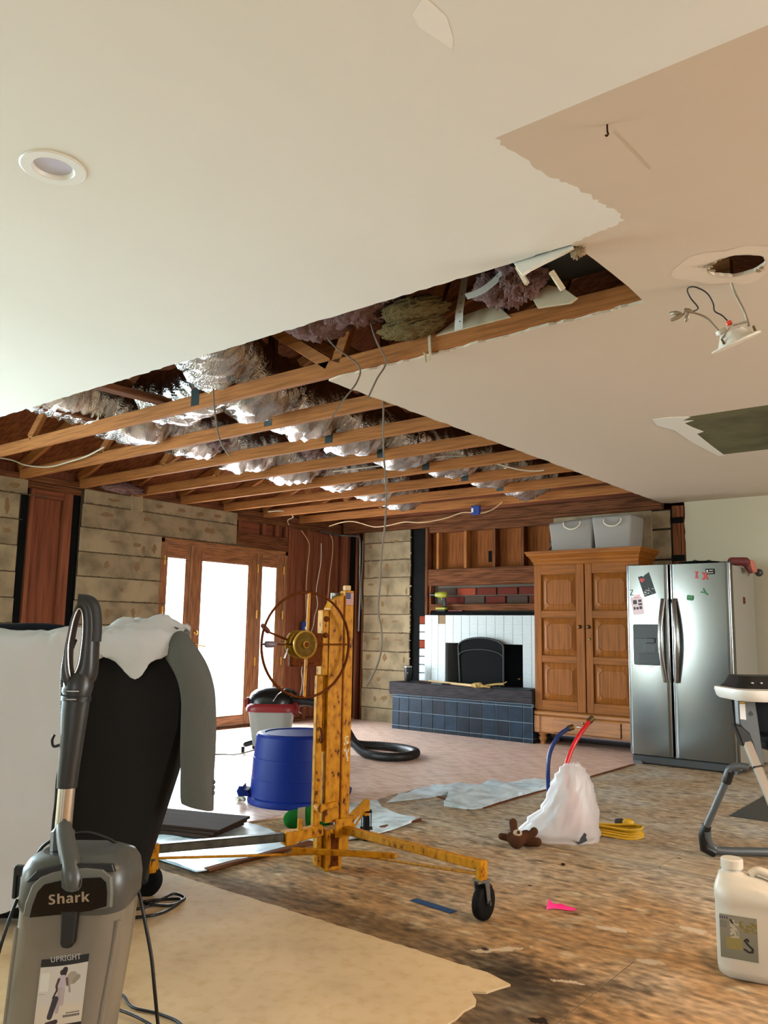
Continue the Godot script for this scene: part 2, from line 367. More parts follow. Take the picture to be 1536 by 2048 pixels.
func build_wall_left() -> void:
	var W := frame("wall_left")
	# outer sheathing with the openings of the doors and of the window out of view
	var xo := WX - 0.16
	for r in [[-9.0, 0.0, -7.22, 2.75], [-7.22, 2.09, -5.29, 2.75], [-5.29, 0.0, -2.1, 2.75], [-2.1, 0.0, 0.3, 0.65], [-2.1, 2.05, 0.3, 2.75], [0.3, 0.0, 3.6, 2.75]]:
		obj("sheathing", G.new().span(Vector3(xo, r[1], r[0]), Vector3(xo + 0.06, r[3], r[2])), M.red_y, W)
	# boards of the near stretch beyond the frame
	for r in [[-3.0, 0.0, -2.1, 2.457], [-2.1, 0.0, 0.3, 0.65], [-2.1, 2.05, 0.3, 2.457], [0.3, 0.0, 3.3, 2.457]]:
		obj("plaster_board", G.new().span(Vector3(WX - 0.1, r[1], r[0]), Vector3(WX, r[3], r[2])), M.room_paint, W)
	# gypsum lath in courses, cream, its joints dark with grime
	var J := [2.475, 2.330, 2.094, 1.855, 1.614, 1.380, 1.148, 0.915, 0.680, 0.445, 0.210, 0.0]
	for i in J.size() - 1:
		var l: float = -3.785 if i == 0 else -3.715 - 0.004 * i
		obj("lath_board", G.new().box(Vector3(WX - 0.012, (J[i] + J[i + 1]) / 2, (l - 3.0) / 2), Vector3(0.022 + 0.002 * (i % 2), J[i] - J[i + 1] - 0.007, -3.0 - l), Basis.from_euler(Vector3(0, 0, 0.006 * (i % 3 - 1))), 0.004), M.lath if i % 2 else M.lath_b, W)
		var r: float = -6.345 if i < 2 else -5.305
		var s: float = [-4.372, -4.36, -4.35, -4.352, -4.345, -4.335, -4.325, -4.32, -4.31, -4.30, -4.30][i]
		obj("lath_board", G.new().box(Vector3(WX - 0.012, (J[i] + J[i + 1]) / 2, (r + s) / 2), Vector3(0.022 + 0.002 * (i % 2), J[i] - J[i + 1] - 0.007, s - r), Basis.from_euler(Vector3(0, 0, 0.006 * (i % 3 - 1))), 0.004), M.lath_b if i % 2 else M.lath, W)
	obj("lath_backing", G.new().span(Vector3(WX - 0.03, 0, -3.74), Vector3(WX - 0.022, 2.46, -3.0)).span(Vector3(WX - 0.03, 0, -5.30), Vector3(WX - 0.022, 2.46, -4.34)).span(Vector3(WX - 0.03, 2.1, -6.34), Vector3(WX - 0.022, 2.46, -5.3)), M.grime, W)
	obj("patch_board", G.new().box(Vector3(WX + 0.004, 2.405, -4.965), Vector3(0.02, 0.17, 0.135), Basis.from_euler(Vector3(0.03, 0, 0.08)), 0.004), M.lath, W)
	# dabs of old adhesive
	var g := G.new()
	var dabs := [[2.40, -4.70, .10, .018], [2.41, -5.25, .05, .022], [2.40, -5.55, .06, .025], [2.39, -5.80, .07, .03], [2.40, -6.05, .07, .025], [2.24, -4.62, .09, .03], [2.25, -5.1, .05, .03], [2.20, -5.55, .06, .03], [2.22, -5.95, .09, .04], [1.98, -4.75, .12, .012], [1.97, -5.0, .05, .025], [1.93, -5.08, .025, .05], [1.95, -5.21, .03, .06], [1.74, -4.66, .03, .05], [1.75, -5.02, .04, .055], [1.50, -4.85, .02, .02], [1.26, -4.7, .03, .06], [2.40, -3.66, .06, .03], [2.2, -3.60, .03, .09], [1.98, -3.62, .05, .03], [1.75, -3.55, .04, .04], [1.28, -5.0, .03, .05]]
	for d in dabs:
		var pts := PackedVector2Array()
		for k in 11:
			var a := TAU * k / 11
			pts.append(Vector2(cos(a) * d[2] * rng.randf_range(0.55, 1.1), sin(a) * d[3] * rng.randf_range(0.55, 1.1)))
		g.prism(pts, 0.003, Transform3D(Basis(Vector3.BACK * -1, Vector3.UP, Vector3.RIGHT), Vector3(WX - 0.0005, d[0], d[1])))
	var da := obj("adhesive_dab", g, M.glue, W)
	da.set_meta("kind", "stuff")
	var gj := G.new()
	for i in range(1, J.size() - 1):
		for sp in [[-3.0, -3.7], [-4.38, -6.3 if i < 3 else -5.3]]:
			var z: float = sp[0]
			while z > sp[1]:
				var l := rng.randf_range(0.10, 0.4)
				if rng.randf() < 0.8: grime(gj, Vector3(WX + 0.0016, J[i], z - l / 2), l, rng.randf_range(0.006, 0.014), Basis(Vector3.FORWARD, Vector3.UP, Vector3.RIGHT))
				z -= l
	obj("joint_grime", gj, M.grime_soft, W).set_meta("kind", "stuff")
	# open bay between the two stretches of lath
	obj("bay_sheathing", G.new().span(Vector3(WX - 0.10, 0, -4.34), Vector3(WX - 0.09, 2.46, -3.70)), M.red_y, W)
	for s in [[-3.862, -3.825], [-4.252, -4.175]]:
		obj("stud", G.new().span(Vector3(WX - 0.09, 0, s[0]), Vector3(WX - 0.005, 2.40, s[1]), 0.004), M.red_y, W)
	for s in [[-3.824, -3.735], [-4.345, -4.253]]:
		obj("building_paper", G.new().span(Vector3(WX - 0.06, 0, s[0]), Vector3(WX - 0.045, 2.42, s[1]), 0.003), M.black_paper, W)
	obj("bay_header", G.new().span(Vector3(WX - 0.085, 2.33, -4.175), Vector3(WX - 0.03, 2.40, -3.862), 0.003), M.red_z, W)
	obj("top_plate", G.new().span(Vector3(WX - 0.095, 2.40, -8.3), Vector3(WX - 0.024, 2.465, -3.0), 0.004), M.dark_fir_z, W)
	obj("top_plate", G.new().span(Vector3(WX - 0.095, 2.468, -8.3), Vector3(WX - 0.005, 2.53, -3.0), 0.004), M.dark_fir_z, W)
	# header and cripples over the doors where the lath is gone
	obj("header", G.new().span(Vector3(WX - 0.09, 2.095, -7.21), Vector3(WX - 0.02, 2.26, -6.345), 0.004), M.dark_fir_z, W)
	for z in [-6.40, -6.80, -7.02, -7.18]:
		obj("cripple_stud", G.new().span(Vector3(WX - 0.09, 2.262, z - 0.019), Vector3(WX - 0.015, 2.40, z + 0.019), 0.003), M.red_y, W)
	obj("header_backing", G.new().span(Vector3(WX - 0.098, 2.09, -7.25), Vector3(WX - 0.09, 2.42, -6.3)), M.red_z, W)
	# studs and sheathing right of the doors
	obj("bay_sheathing", G.new().span(Vector3(WX - 0.10, 0, -7.72), Vector3(WX - 0.075, 2.40, -7.22)), M.red_y, W)
	obj("bay_sheathing", G.new().span(Vector3(WX - 0.10, 0, -8.16), Vector3(WX - 0.07, 2.40, -7.722)), M.red_y, W)
	for s in [[-7.255, -7.215], [-7.30, -7.258], [-7.60, -7.562], [-8.15, -8.10]]:
		obj("stud", G.new().span(Vector3(WX - 0.09, 0, s[0]), Vector3(WX - 0.012, 2.40, s[1]), 0.004), M.red_y, W)
	obj("bottom_plate", G.new().span(Vector3(WX - 0.09, 0, -8.16), Vector3(WX - 0.014, 0.04, -7.21), 0.004), M.dark_fir_z, W)
	# window out of view that lets in the daylight
	var N := frame("window_1")
	for r in [[-2.1, 0.65, 0.3, 0.71], [-2.1, 1.99, 0.3, 2.05], [-2.1, 0.71, -2.04, 1.99], [0.24, 0.71, 0.3, 1.99], [-0.93, 0.71, -0.87, 1.99]]:
		obj("window_frame", G.new().span(Vector3(WX - 0.14, r[1], r[0]), Vector3(WX + 0.01, r[3], r[2]), 0.004), M.white, N)
	obj("pane", G.new().span(Vector3(WX - 0.09, 0.71, -2.04), Vector3(WX - 0.086, 1.99, 0.24)), M.glass, N)


func leaf(D: Node3D, z0: float, z1: float, gz0: float, gz1: float, gy0: float, gy1: float) -> MeshInstance3D:     # z0 the far edge
	var x := WX - 0.035
	var d := 0.045
	var o := obj("door_leaf", G.new().span(Vector3(x - d, 0.03, gz1), Vector3(x, 2.034, z1), 0.004).span(Vector3(x - d, 0.03, z0), Vector3(x, 2.034, gz0), 0.004), M.door_y, D)
	obj("rail", G.new().span(Vector3(x - d, gy1, gz0), Vector3(x - 0.001, 2.034, gz1), 0.004), M.door_z, o)
	obj("rail", G.new().span(Vector3(x - d, 0.03, gz0), Vector3(x - 0.001, gy0, gz1), 0.004), M.door_z, o)
	obj("pane", G.new().span(Vector3(x - 0.026, gy0, gz0), Vector3(x - 0.02, gy1, gz1)), M.glass, o)
	var b := G.new()
	for r in [[gy0, gy0 + 0.012, gz0, gz1], [gy1 - 0.012, gy1, gz0, gz1], [gy0, gy1, gz0, gz0 + 0.012], [gy0, gy1, gz1 - 0.012, gz1]]:
		b.span(Vector3(x - 0.02, r[0], r[2]), Vector3(x - 0.006, r[1], r[3]), 0.003)
	obj("glazing_bead", b, M.door_z, o)
	return o


func build_door() -> void:
	var D := frame("door_1")
	var x := WX - 0.02
	obj("jamb", G.new().span(Vector3(x - 0.13, 0, -5.36), Vector3(x, 2.09, -5.30), 0.005), M.door_y, D)
	obj("jamb", G.new().span(Vector3(x - 0.13, 0, -7.215), Vector3(x, 2.09, -7.165), 0.005), M.door_y, D)
	obj("head", G.new().span(Vector3(x - 0.13, 2.035, -7.215), Vector3(x, 2.092, -5.30), 0.005).span(Vector3(x - 0.13, 2.09, -7.215), Vector3(x - 0.05, 2.14, -5.30)), M.door_z, D)
	obj("sill", G.new().span(Vector3(x - 0.14, 0, -7.165), Vector3(x + 0.02, 0.028, -5.36), 0.006), M.dark_fir_z, D)
	for z in [-5.745, -6.735]:
		obj("mullion", G.new().span(Vector3(x - 0.13, 0.028, z - 0.022), Vector3(x - 0.003, 2.035, z + 0.022), 0.005), M.door_y, D)
	leaf(D, -5.72, -5.362, -5.675, -5.415, 0.137, 1.89)
	var c := leaf(D, -6.71, -5.77, -6.594, -5.885, 0.137, 1.885)
	leaf(D, -7.163, -6.76, -7.056, -6.80, 0.137, 1.887)
	for h in [[-6.722, 1.849], [-6.722, 1.301], [-6.722, 0.748], [-7.15, 1.85], [-7.15, 1.304], [-7.15, 0.747], [-5.37, 1.848], [-5.37, 1.303], [-5.37, 0.748]]:
		obj("hinge", G.new().tube([Vector3(x + 0.004, h[1] - 0.05, h[0]), Vector3(x + 0.004, h[1] + 0.05, h[0])], 0.0045, 8).box(Vector3(x - 0.001, h[1], h[0] + 0.008), Vector3(0.004, 0.095, 0.01)), M.brass, D)
	var side := Transform3D(Basis(Vector3.UP, Vector3.RIGHT, Vector3.FORWARD), Vector3(x - 0.014, 0.935, -5.835))
	obj("handle", G.new().lathe([Vector2(0.03, 0), Vector2(0.03, 0.006), Vector2(0.012, 0.01), Vector2(0.011, 0.05)], 16, side).tube([Vector3(x + 0.035, 0.935, -5.835), Vector3(x + 0.04, 0.937, -5.88), Vector3(x + 0.034, 0.93, -5.945)], 0.008, 8), M.brass, c)
	obj("deadbolt", G.new().lathe([Vector2(0.028, 0), Vector2(0.028, 0.01), Vector2(0.02, 0.018)], 16, Transform3D(side.basis, Vector3(x - 0.014, 1.08, -5.835))).box(Vector3(x + 0.012, 1.08, -5.835), Vector3(0.016, 0.03, 0.008), Basis(), 0.002), M.brass, c)
	obj("latch", G.new().box(Vector3(x + 0.004, 1.026, -5.722), Vector3(0.012, 0.06, 0.012), Basis(), 0.002).box(Vector3(x + 0.004, 1.026, -5.755), Vector3(0.012, 0.06, 0.012), Basis(), 0.002).box(Vector3(x + 0.008, 1.026, -5.738), Vector3(0.008, 0.015, 0.035), Basis(), 0.002), M.brass, D)
	# pale patio outside
	var P := frame("floor_outside")
	obj("patio_slab", G.new().span(Vector3(-16, -0.3, -12), Vector3(-7.42, -0.12, 6)), M.concrete, P)


func build_wall_back() -> void:
	var W := frame("wall_back")
	# closing wall behind everything
	obj("sheathing", G.new().prism(v2([-7.40, 0, 3.4, 0, 3.4, 2.9, -2.0, 4.7, -7.40, 2.9]), 0.06, Transform3D(Basis(), Vector3(0, 0, -8.86))), M.deck, W)
	# lath courses left of the fireplace
	var J := [2.405, 2.252, 2.027, 1.803, 1.571, 1.338, 1.107, 0.873, 0.645, 0.409, 0.175, 0.0]
	for i in J.size() - 1:
		obj("lath_board", G.new().box(Vector3(-6.448 + 0.004 * (i % 3), (J[i] + J[i + 1]) / 2, WZ - 0.012), Vector3(0.748, J[i] - J[i + 1] - 0.007, 0.022 + 0.002 * (i % 2)), Basis.from_euler(Vector3(0.006 * (i % 3 - 1), 0, 0)), 0.004), M.lath if i % 2 else M.lath_b, W)
	obj("lath_backing", G.new().span(Vector3(-6.82, 0, WZ - 0.032), Vector3(-6.08, 2.40, WZ - 0.023)), M.grime, W)
	var g := G.new()
	var dabs := [[-6.72, 2.21, .04, .03], [-6.3, 2.26, .05, .02], [-6.74, 1.93, .015, .06], [-6.45, 1.93, .035, .07], [-6.1, 1.93, .02, .05], [-6.7, 1.72, .07, .015], [-6.42, 1.66, .02, .08], [-6.12, 1.62, .02, .05], [-6.77, 1.52, .04, .03], [-6.5, 1.47, .02, .05], [-6.12, 1.45, .015, .06], [-6.5, 1.25, .02, .05], [-6.3, 1.25, .06, .015], [-6.78, 1.02, .02, .05], [-6.6, 1.03, .07, .015], [-6.44, 1.02, .025, .04], [-6.25, 1.02, .08, .012], [-6.72, .80, .05, .04], [-6.45, .80, .04, .05], [-6.15, .78, .02, .05], [-6.55, .53, .04, .03], [-6.45, .30, .06, .04], [-6.6, .28, .03, .04]]
	for d in dabs:
		var pts := PackedVector2Array()
		for k in 11:
			var a := TAU * k / 11
			pts.append(Vector2(cos(a) * d[2] * rng.randf_range(0.55, 1.1), sin(a) * d[3] * rng.randf_range(0.55, 1.1)))
		g.prism(pts, 0.003, Transform3D(Basis(), Vector3(d[0], d[1], WZ - 0.0005)))
	var da := obj("adhesive_dab", g, M.glue, W)
	da.set_meta("kind", "stuff")
	var gj := G.new()
	for i in range(1, J.size() - 1):
		var x := -6.82
		while x < -6.15:
			var l := minf(rng.randf_range(0.10, 0.35), -6.09 - x)
			if rng.randf() < 0.85: grime(gj, Vector3(x + l / 2, J[i], WZ + 0.0016), l, rng.randf_range(0.006, 0.015), Basis())
			x += l
	obj("joint_grime", gj, M.grime_soft, W).set_meta("kind", "stuff")
	# crumbs of plaster along the sawn right edge of the lath
	var gc := G.new()
	for y in [1.69, 1.56, 1.50, 1.40, 1.33, 1.27, 1.2, 1.15, 1.02, 0.9, 0.8, 2.1, 1.95, 2.3]:
		gc.ball(Vector3(-6.066, y, WZ - 0.01), Vector3(0.02 if y == 1.69 else rng.randf_range(0.006, 0.012), rng.randf_range(0.006, 0.012), 0.01), Basis(), 5)
	var cr := obj("plaster_crumb", gc, M.gypsum, W)
	cr.set_meta("kind", "stuff")
	# dark corner: paper, stud, pipe
	obj("building_paper", G.new().span(Vector3(-7.33, 0, -8.30), Vector3(-6.80, 2.43, -8.285)), M.black_paper, W)
	obj("corner_sheathing", G.new().span(Vector3(-7.33, 0.0, -8.284), Vector3(-7.16, 2.40, -8.23)), M.red_y, W)
	obj("stud", G.new().span(Vector3(-6.985, 0, -8.28), Vector3(-6.948, 2.40, -8.19), 0.004), M.red_y, W)
	obj("stud", G.new().span(Vector3(-6.862, 0, -8.28), Vector3(-6.828, 2.40, -8.185), 0.004), M.dark_fir_y, W)
	obj("top_plate", G.new().span(Vector3(-7.2, 2.405, -8.27), Vector3(-2.9, 2.445, -8.18), 0.004), M.dark_fir_x, W)
	obj("top_plate", G.new().span(Vector3(-7.2, 2.447, -8.27), Vector3(-2.9, 2.56, -8.17), 0.004), M.dark_fir_x, W)
	obj("rim_board", G.new().span(Vector3(-7.2, 2.56, -8.25), Vector3(-2.9, 2.75, -8.19), 0.004), M.red_x, W)
	# black paper strip and jamb stud left of the chimney breast
	obj("building_paper", G.new().span(Vector3(-6.085, 0, -8.23), Vector3(-5.836, 2.40, -8.215), 0.002), M.black_paper, W)
	obj("jamb_stud", G.new().span(Vector3(-5.836, 1.33, -8.26), Vector3(-5.800, 2.40, -8.165), 0.004), M.dark_fir_y, W)
	obj("jamb_stud", G.new().span(Vector3(-5.797, 1.33, -8.27), Vector3(-5.762, 1.885, -8.19), 0.004), M.red_y, W)
	# stud bays above the fireplace
	obj("bay_sheathing", G.new().span(Vector3(-5.83, 1.885, -8.30), Vector3(-3.6, 2.34, -8.285)), M.bay_ply, W)
	for x in [-5.668, -5.268, -4.872, -4.500, -4.11, -3.72]:
		obj("stud", G.new().span(Vector3(x - 0.019, 1.885, -8.284), Vector3(x + 0.019, 2.335, -8.19), 0.004), M.fir_y if x < -5 else M.dark_fir_y, W)
	obj("bay_plate", G.new().span(Vector3(-5.80, 2.335, -8.284), Vector3(-3.3, 2.404, -8.185), 0.004), M.dark_fir_x, W)
	obj("beam", G.new().span(Vector3(-5.795, 1.685, -8.28), Vector3(-3.3, 1.884, -8.17), 0.006), M.dark_fir_x, W)
	obj("ledger", G.new().span(Vector3(-5.765, 1.385, -8.24), Vector3(-3.3, 1.462, -8.17), 0.005), M.dark_fir_x, W)
	obj("outlet_hole", G.new().box(Vector3(-4.98, 2.02, -8.283), Vector3(0.045, 0.13, 0.006)), M.black_matt, W)
	# chimney bricks that show between beam and ledger
	M.brick_a = tri_mat(Color(0.60, 0.28, 0.20), M.t_fine, Vector3.ONE * 6.0, 0.95, M.t_bump, 0.3)
	M.brick_b = tri_mat(Color(0.42, 0.20, 0.16), M.t_fine, Vector3.ONE * 6.0, 0.95, M.t_bump, 0.3)
	M.brick_c = tri_mat(Color(0.33, 0.27, 0.235), M.t_fine, Vector3.ONE * 6.0, 0.95, M.t_bump, 0.3)
	M.mortar = tri_mat(Color(0.42, 0.39, 0.35), M.t_fine, Vector3.ONE * 8.0, 0.95, M.t_bump, 0.4)
	obj("mortar_bed", G.new().span(Vector3(-5.75, 1.30, -8.42), Vector3(-3.4, 1.70, -8.262)), M.mortar, W)
	var k := 0
	for row in [[1.665, -5.70, 0], [1.565, -5.58, 1], [1.375, -5.7, 2]]:
		var x: float = row[1]
		while x < -3.5:
			var w := 0.265 + rng.randf_range(-0.012, 0.012)
			var h := 0.085
			var bm: Material = M.brick_b
			if row[2] == 0: bm = M.brick_c if x < -5.45 else (M.brick_a if k % 4 == 1 else M.brick_b)
			else: bm = M.brick_c if k % 2 else M.brick_b
			obj("brick", G.new().box(Vector3(x + w / 2, row[0] - h / 2 - 0.012, -8.29 + rng.randf_range(-0.006, 0.01)), Vector3(w, h, 0.09), Basis.from_euler(Vector3(0, 0, rng.randf_range(-0.015, 0.015))), 0.006), bm, W)
			x += w + 0.022
			k += 1
	# torn plaster and dark post between the armoire and the painted wall
	obj("plaster_board", G.new().span(Vector3(-4.10, 1.0, -8.184), Vector3(-3.0, 2.40, -8.17), 0.003), M.lath, W)
	for r in [[2.21, 2.39], [1.90, 2.19], [1.6, 1.88], [1.3, 1.58], [0.0, 1.28]]:
		obj("lath_board", G.new().span(Vector3(-3.02, r[0], -8.205), Vector3(-2.815, r[1], -8.186), 0.004), M.lath_b, W)
	obj("lath_backing", G.new().span(Vector3(-3.0, 0.0, -8.214), Vector3(-2.80, 2.40, -8.207)), M.grime, W)
	obj("post", G.new().span(Vector3(-2.79, 0, -8.26), Vector3(-2.715, 2.43, -8.172), 0.005), M.dark_fir_y, W)
	obj("post", G.new().span(Vector3(-2.712, 0, -8.25), Vector3(-2.672, 2.43, -8.185), 0.005), M.red_y, W)
	for y in [2.28, 1.90]:
		obj("blocking", G.new().span(Vector3(-2.80, y - 0.03, -8.18), Vector3(-2.68, y + 0.03, -8.165), 0.004), M.black_paper, W)
	# the painted wall on the right
	var p := v2([3.3, 0, 3.3, 2.457])
	var e := rough_line(Vector2(-2.665, 2.457), Vector2(-2.672, 0.0), 0.05, 0.007)
	p.append_array(e)
	p.append(Vector2(-2.672, 0.0))
	obj("painted_drywall", G.new().prism(p, 0.09, Transform3D(Basis(), Vector3(0, 0, -8.26))), M.wall_paint, W)


func build_shell() -> void:
	var R := frame("wall_right")
	for r in [[-8.4, 0.0, -5.4, 2.457], [-3.0, 0.0, 3.42, 2.457], [-5.4, 0.0, -3.0, 0.8], [-5.4, 2.1, -3.0, 2.457]]:
		obj("drywall", G.new().span(Vector3(3.3, r[1], r[0]), Vector3(3.42, r[3], r[2])), M.room_paint, R)
	var F := frame("wall_front")
	for r in [[-7.4, 0.0, -7.1, 2.457], [-5.9, 0.0, -0.3, 2.457], [2.1, 0.0, 3.42, 2.457], [-0.3, 0.0, 2.1, 0.8], [-0.3, 2.1, 2.1, 2.457], [-7.1, 0.0, -5.9, 0.62], [-7.1, 1.98, -5.9, 2.457]]:
		obj("drywall", G.new().span(Vector3(r[0], r[1], 3.3), Vector3(r[2], r[3], 3.42)), M.room_paint, F)
	var N := frame("window_2")
	for r in [[-7.1, 0.62, -5.9, 0.68], [-7.1, 1.92, -5.9, 1.98], [-7.1, 0.68, -7.04, 1.92], [-5.96, 0.68, -5.9, 1.92]]:
		obj("window_frame", G.new().span(Vector3(r[0], r[1], 3.28), Vector3(r[2], r[3], 3.42), 0.004), M.white, N)
	obj("pane", G.new().span(Vector3(-7.04, 0.68, 3.36), Vector3(-5.96, 1.92, 3.364)), M.glass, N)
	var N3 := frame("added_window_3")  # unseen window, added for the fill from behind
	for r in [[-0.3, 0.8, 2.1, 0.86], [-0.3, 2.04, 2.1, 2.1], [-0.3, 0.86, -0.24, 2.04], [2.04, 0.86, 2.1, 2.04], [0.87, 0.86, 0.93, 2.04]]:
		obj("window_frame", G.new().span(Vector3(r[0], r[1], 3.28), Vector3(r[2], r[3], 3.42), 0.004), M.white, N3)
	obj("pane", G.new().span(Vector3(-0.24, 0.86, 3.36), Vector3(2.04, 2.04, 3.364)), M.glass, N3)
	var N4 := frame("added_window_4")  # made-up window out of view, added for the fill from the right
	for r in [[-5.4, 0.8, -3.0, 0.86], [-5.4, 2.04, -3.0, 2.1], [-5.4, 0.86, -5.34, 2.04], [-3.06, 0.86, -3.0, 2.04], [-4.23, 0.86, -4.17, 2.04]]:
		obj("window_frame", G.new().span(Vector3(3.28, r[1], r[0]), Vector3(3.42, r[3], r[2]), 0.004), M.white, N4)
	obj("pane", G.new().span(Vector3(3.36, 0.86, -5.34), Vector3(3.364, 2.04, -3.06)), M.glass, N4)
	# roof: two slopes of dark boards, closed at the near gable
	var A := frame("ceiling_roof")
	var rise := 0.36
	var ridge := -2.0
	var yr := 2.62 + rise * (ridge + 7.4)
	for k in 22:
		var a := -7.75 + k * 0.265
		var b := a + 0.261
		if a > ridge: break
		obj("roof_board", G.new().quad_slab(Vector3(a, 2.62 + rise * (a + 7.4), -9.2), Vector3(minf(b, ridge), 2.62 + rise * (minf(b, ridge) + 7.4), 3.7), 0.02), M.deck, A)
	obj("roof_slope", G.new().quad_slab(Vector3(ridge, yr, -9.2), Vector3(3.8, yr - rise * 5.8, 3.7), 0.02), M.deck, A)
	obj("roof_cover", G.new().quad_slab(Vector3(-7.8, 2.65 + rise * -0.4, -9.3), Vector3(ridge, yr + 0.03, 3.8), 0.03), M.black_matt, A)
	obj("gable", G.new().prism(v2([-7.4, 2.47, 3.42, 2.47, 3.42, 2.75, ridge, yr, -7.4, 2.62]), 0.06, Transform3D(Basis(), Vector3(0, 0, 3.42))), M.deck, A)
	obj("eave_board", G.new().span(Vector3(-7.75, 2.40, -9.2), Vector3(-7.36, 2.45, 3.7)), M.deck, A)
	obj("eave_board", G.new().span(Vector3(-7.8, 2.40, -9.2), Vector3(-7.75, 2.62, 3.7)), M.deck, A)
	obj("eave_board", G.new().span(Vector3(3.42, 2.40, -9.2), Vector3(3.8, 2.62, 3.7)), M.deck, A)


func build_trusses() -> void:
	var Z := [-3.10, -3.715, -4.325, -4.935, -5.545, -6.155, -6.78, -7.40]
	var L := ["nearest exposed roof truss, its chord running along the narrow slot", "second exposed roof truss from the slot, next behind the nearest one", "third exposed roof truss from the slot, foil duct sagging beside it", "fourth exposed roof truss from the slot over the open room", "fifth exposed roof truss from the slot over the open room", "sixth exposed roof truss from the slot, three before the fireplace wall", "second exposed roof truss from the fireplace wall", "exposed roof truss nearest the fireplace wall, below it a tan cable"]
	var y := 2.468
	for i in Z.size():
		var z: float = Z[i]
		var far: float = -0.8 if i < 1 else -2.3
		var t := thing("roof_truss", L[i], "roof truss", Vector3(-7.3, y, z), 0.0, "exposed roof trusses")
		var dz := 0.019
		var tw := rng.randf_range(-0.01, 0.01)
		obj("bottom_chord", G.new().span(Vector3(0.0, 0, -dz), Vector3(far + 7.3, 0.089, dz), 0.003), M.fir_x, t)
		obj("top_chord", G.new().bar(Vector3(-0.3, 0.11 + 0.36 * -0.3, 0), Vector3(5.2, 0.11 + 0.36 * 5.2, 0), 0.038, 0.089, Vector3.UP, 0.003), M.fir_x, t)
		obj("web", G.new().bar(Vector3(3.35, 0.089, 0.0), Vector3(3.35, 1.22, 0), 0.038, 0.066, Vector3.RIGHT, 0.003), M.dark_fir_y, t)
		obj("web", G.new().bar(Vector3(1.35, 0.089, 0), Vector3(2.05, 0.80, 0), 0.038, 0.066, Vector3.UP, 0.003), M.fir_x, t)
		obj("web", G.new().bar(Vector3(4.45, 0.07, 0.0), Vector3(3.42, 0.75, 0), 0.038, 0.066, Vector3.UP, 0.003), M.fir_x, t)
		obj("web", G.new().bar(Vector3(4.5, 0.07, 0), Vector3(5.0, 1.2, 0), 0.038, 0.066, Vector3.UP, 0.003), M.fir_x, t)
		obj("gusset_plate", G.new().span(Vector3(3.31, 0.02, dz), Vector3(3.385, 0.13, dz + 0.0015)), M.galv_dark, t)
	# loose braces laid across the first trusses
	for b in [[-5.09, "flat wooden brace lying across the nearest truss at far left"], [-4.32, "flat wooden brace lying across the nearest truss beside the silver duct"]]:
		tag(obj("ceiling_brace", G.new().bar(Vector3(b[0] - 0.02, 2.577, -2.39), Vector3(b[0] + 0.02, 2.577, -3.14), 0.089, 0.038, Vector3.UP, 0.003), M.dark_fir_z), b[1], "brace")


func flex(path: Array, rad: float, sd: int) -> G:      # insulated foil duct: rings pulled in by the wire helix, crinkled in between
	var nz := FastNoiseLite.new()
	nz.seed = sd
	nz.frequency = 1.0
	var P := []
	for i in path.size() - 1:
		var n := maxi(2, int(path[i].distance_to(path[i + 1]) / 0.02))
		for k in n: P.append(path[i].lerp(path[i + 1], float(k) / n))
	P.append(path[-1])
	var R := []
	var sides := 30
	for i in P.size():
		var t: Vector3 = (P[mini(i + 1, P.size() - 1)] - P[maxi(i - 1, 0)]).normalized()
		var u := Vector3.UP.cross(t).normalized()
		var v := t.cross(u)
		var row := PackedVector3Array()
		var base := rad * (1.0 + 0.035 * cos(i * 1.9) + 0.05 * nz.get_noise_1d(i * 0.13))
		for k in sides:
			var a := TAU * k / sides
			var w := nz.get_noise_3d(i * 1.37, cos(a) * 1.4 + i * 0.1, sin(a) * 1.4) * 0.24 + nz.get_noise_3d(i * 0.35 + 50.0, cos(a) * 5.0, sin(a) * 5.0) * 0.07
			var q := base * (1.0 + w)
			row.append(P[i] + u * cos(a) * q + v * sin(a) * q * (0.86 if sin(a) < 0 else 0.95))
		R.append(row)
	return G.new().loft(R, true)


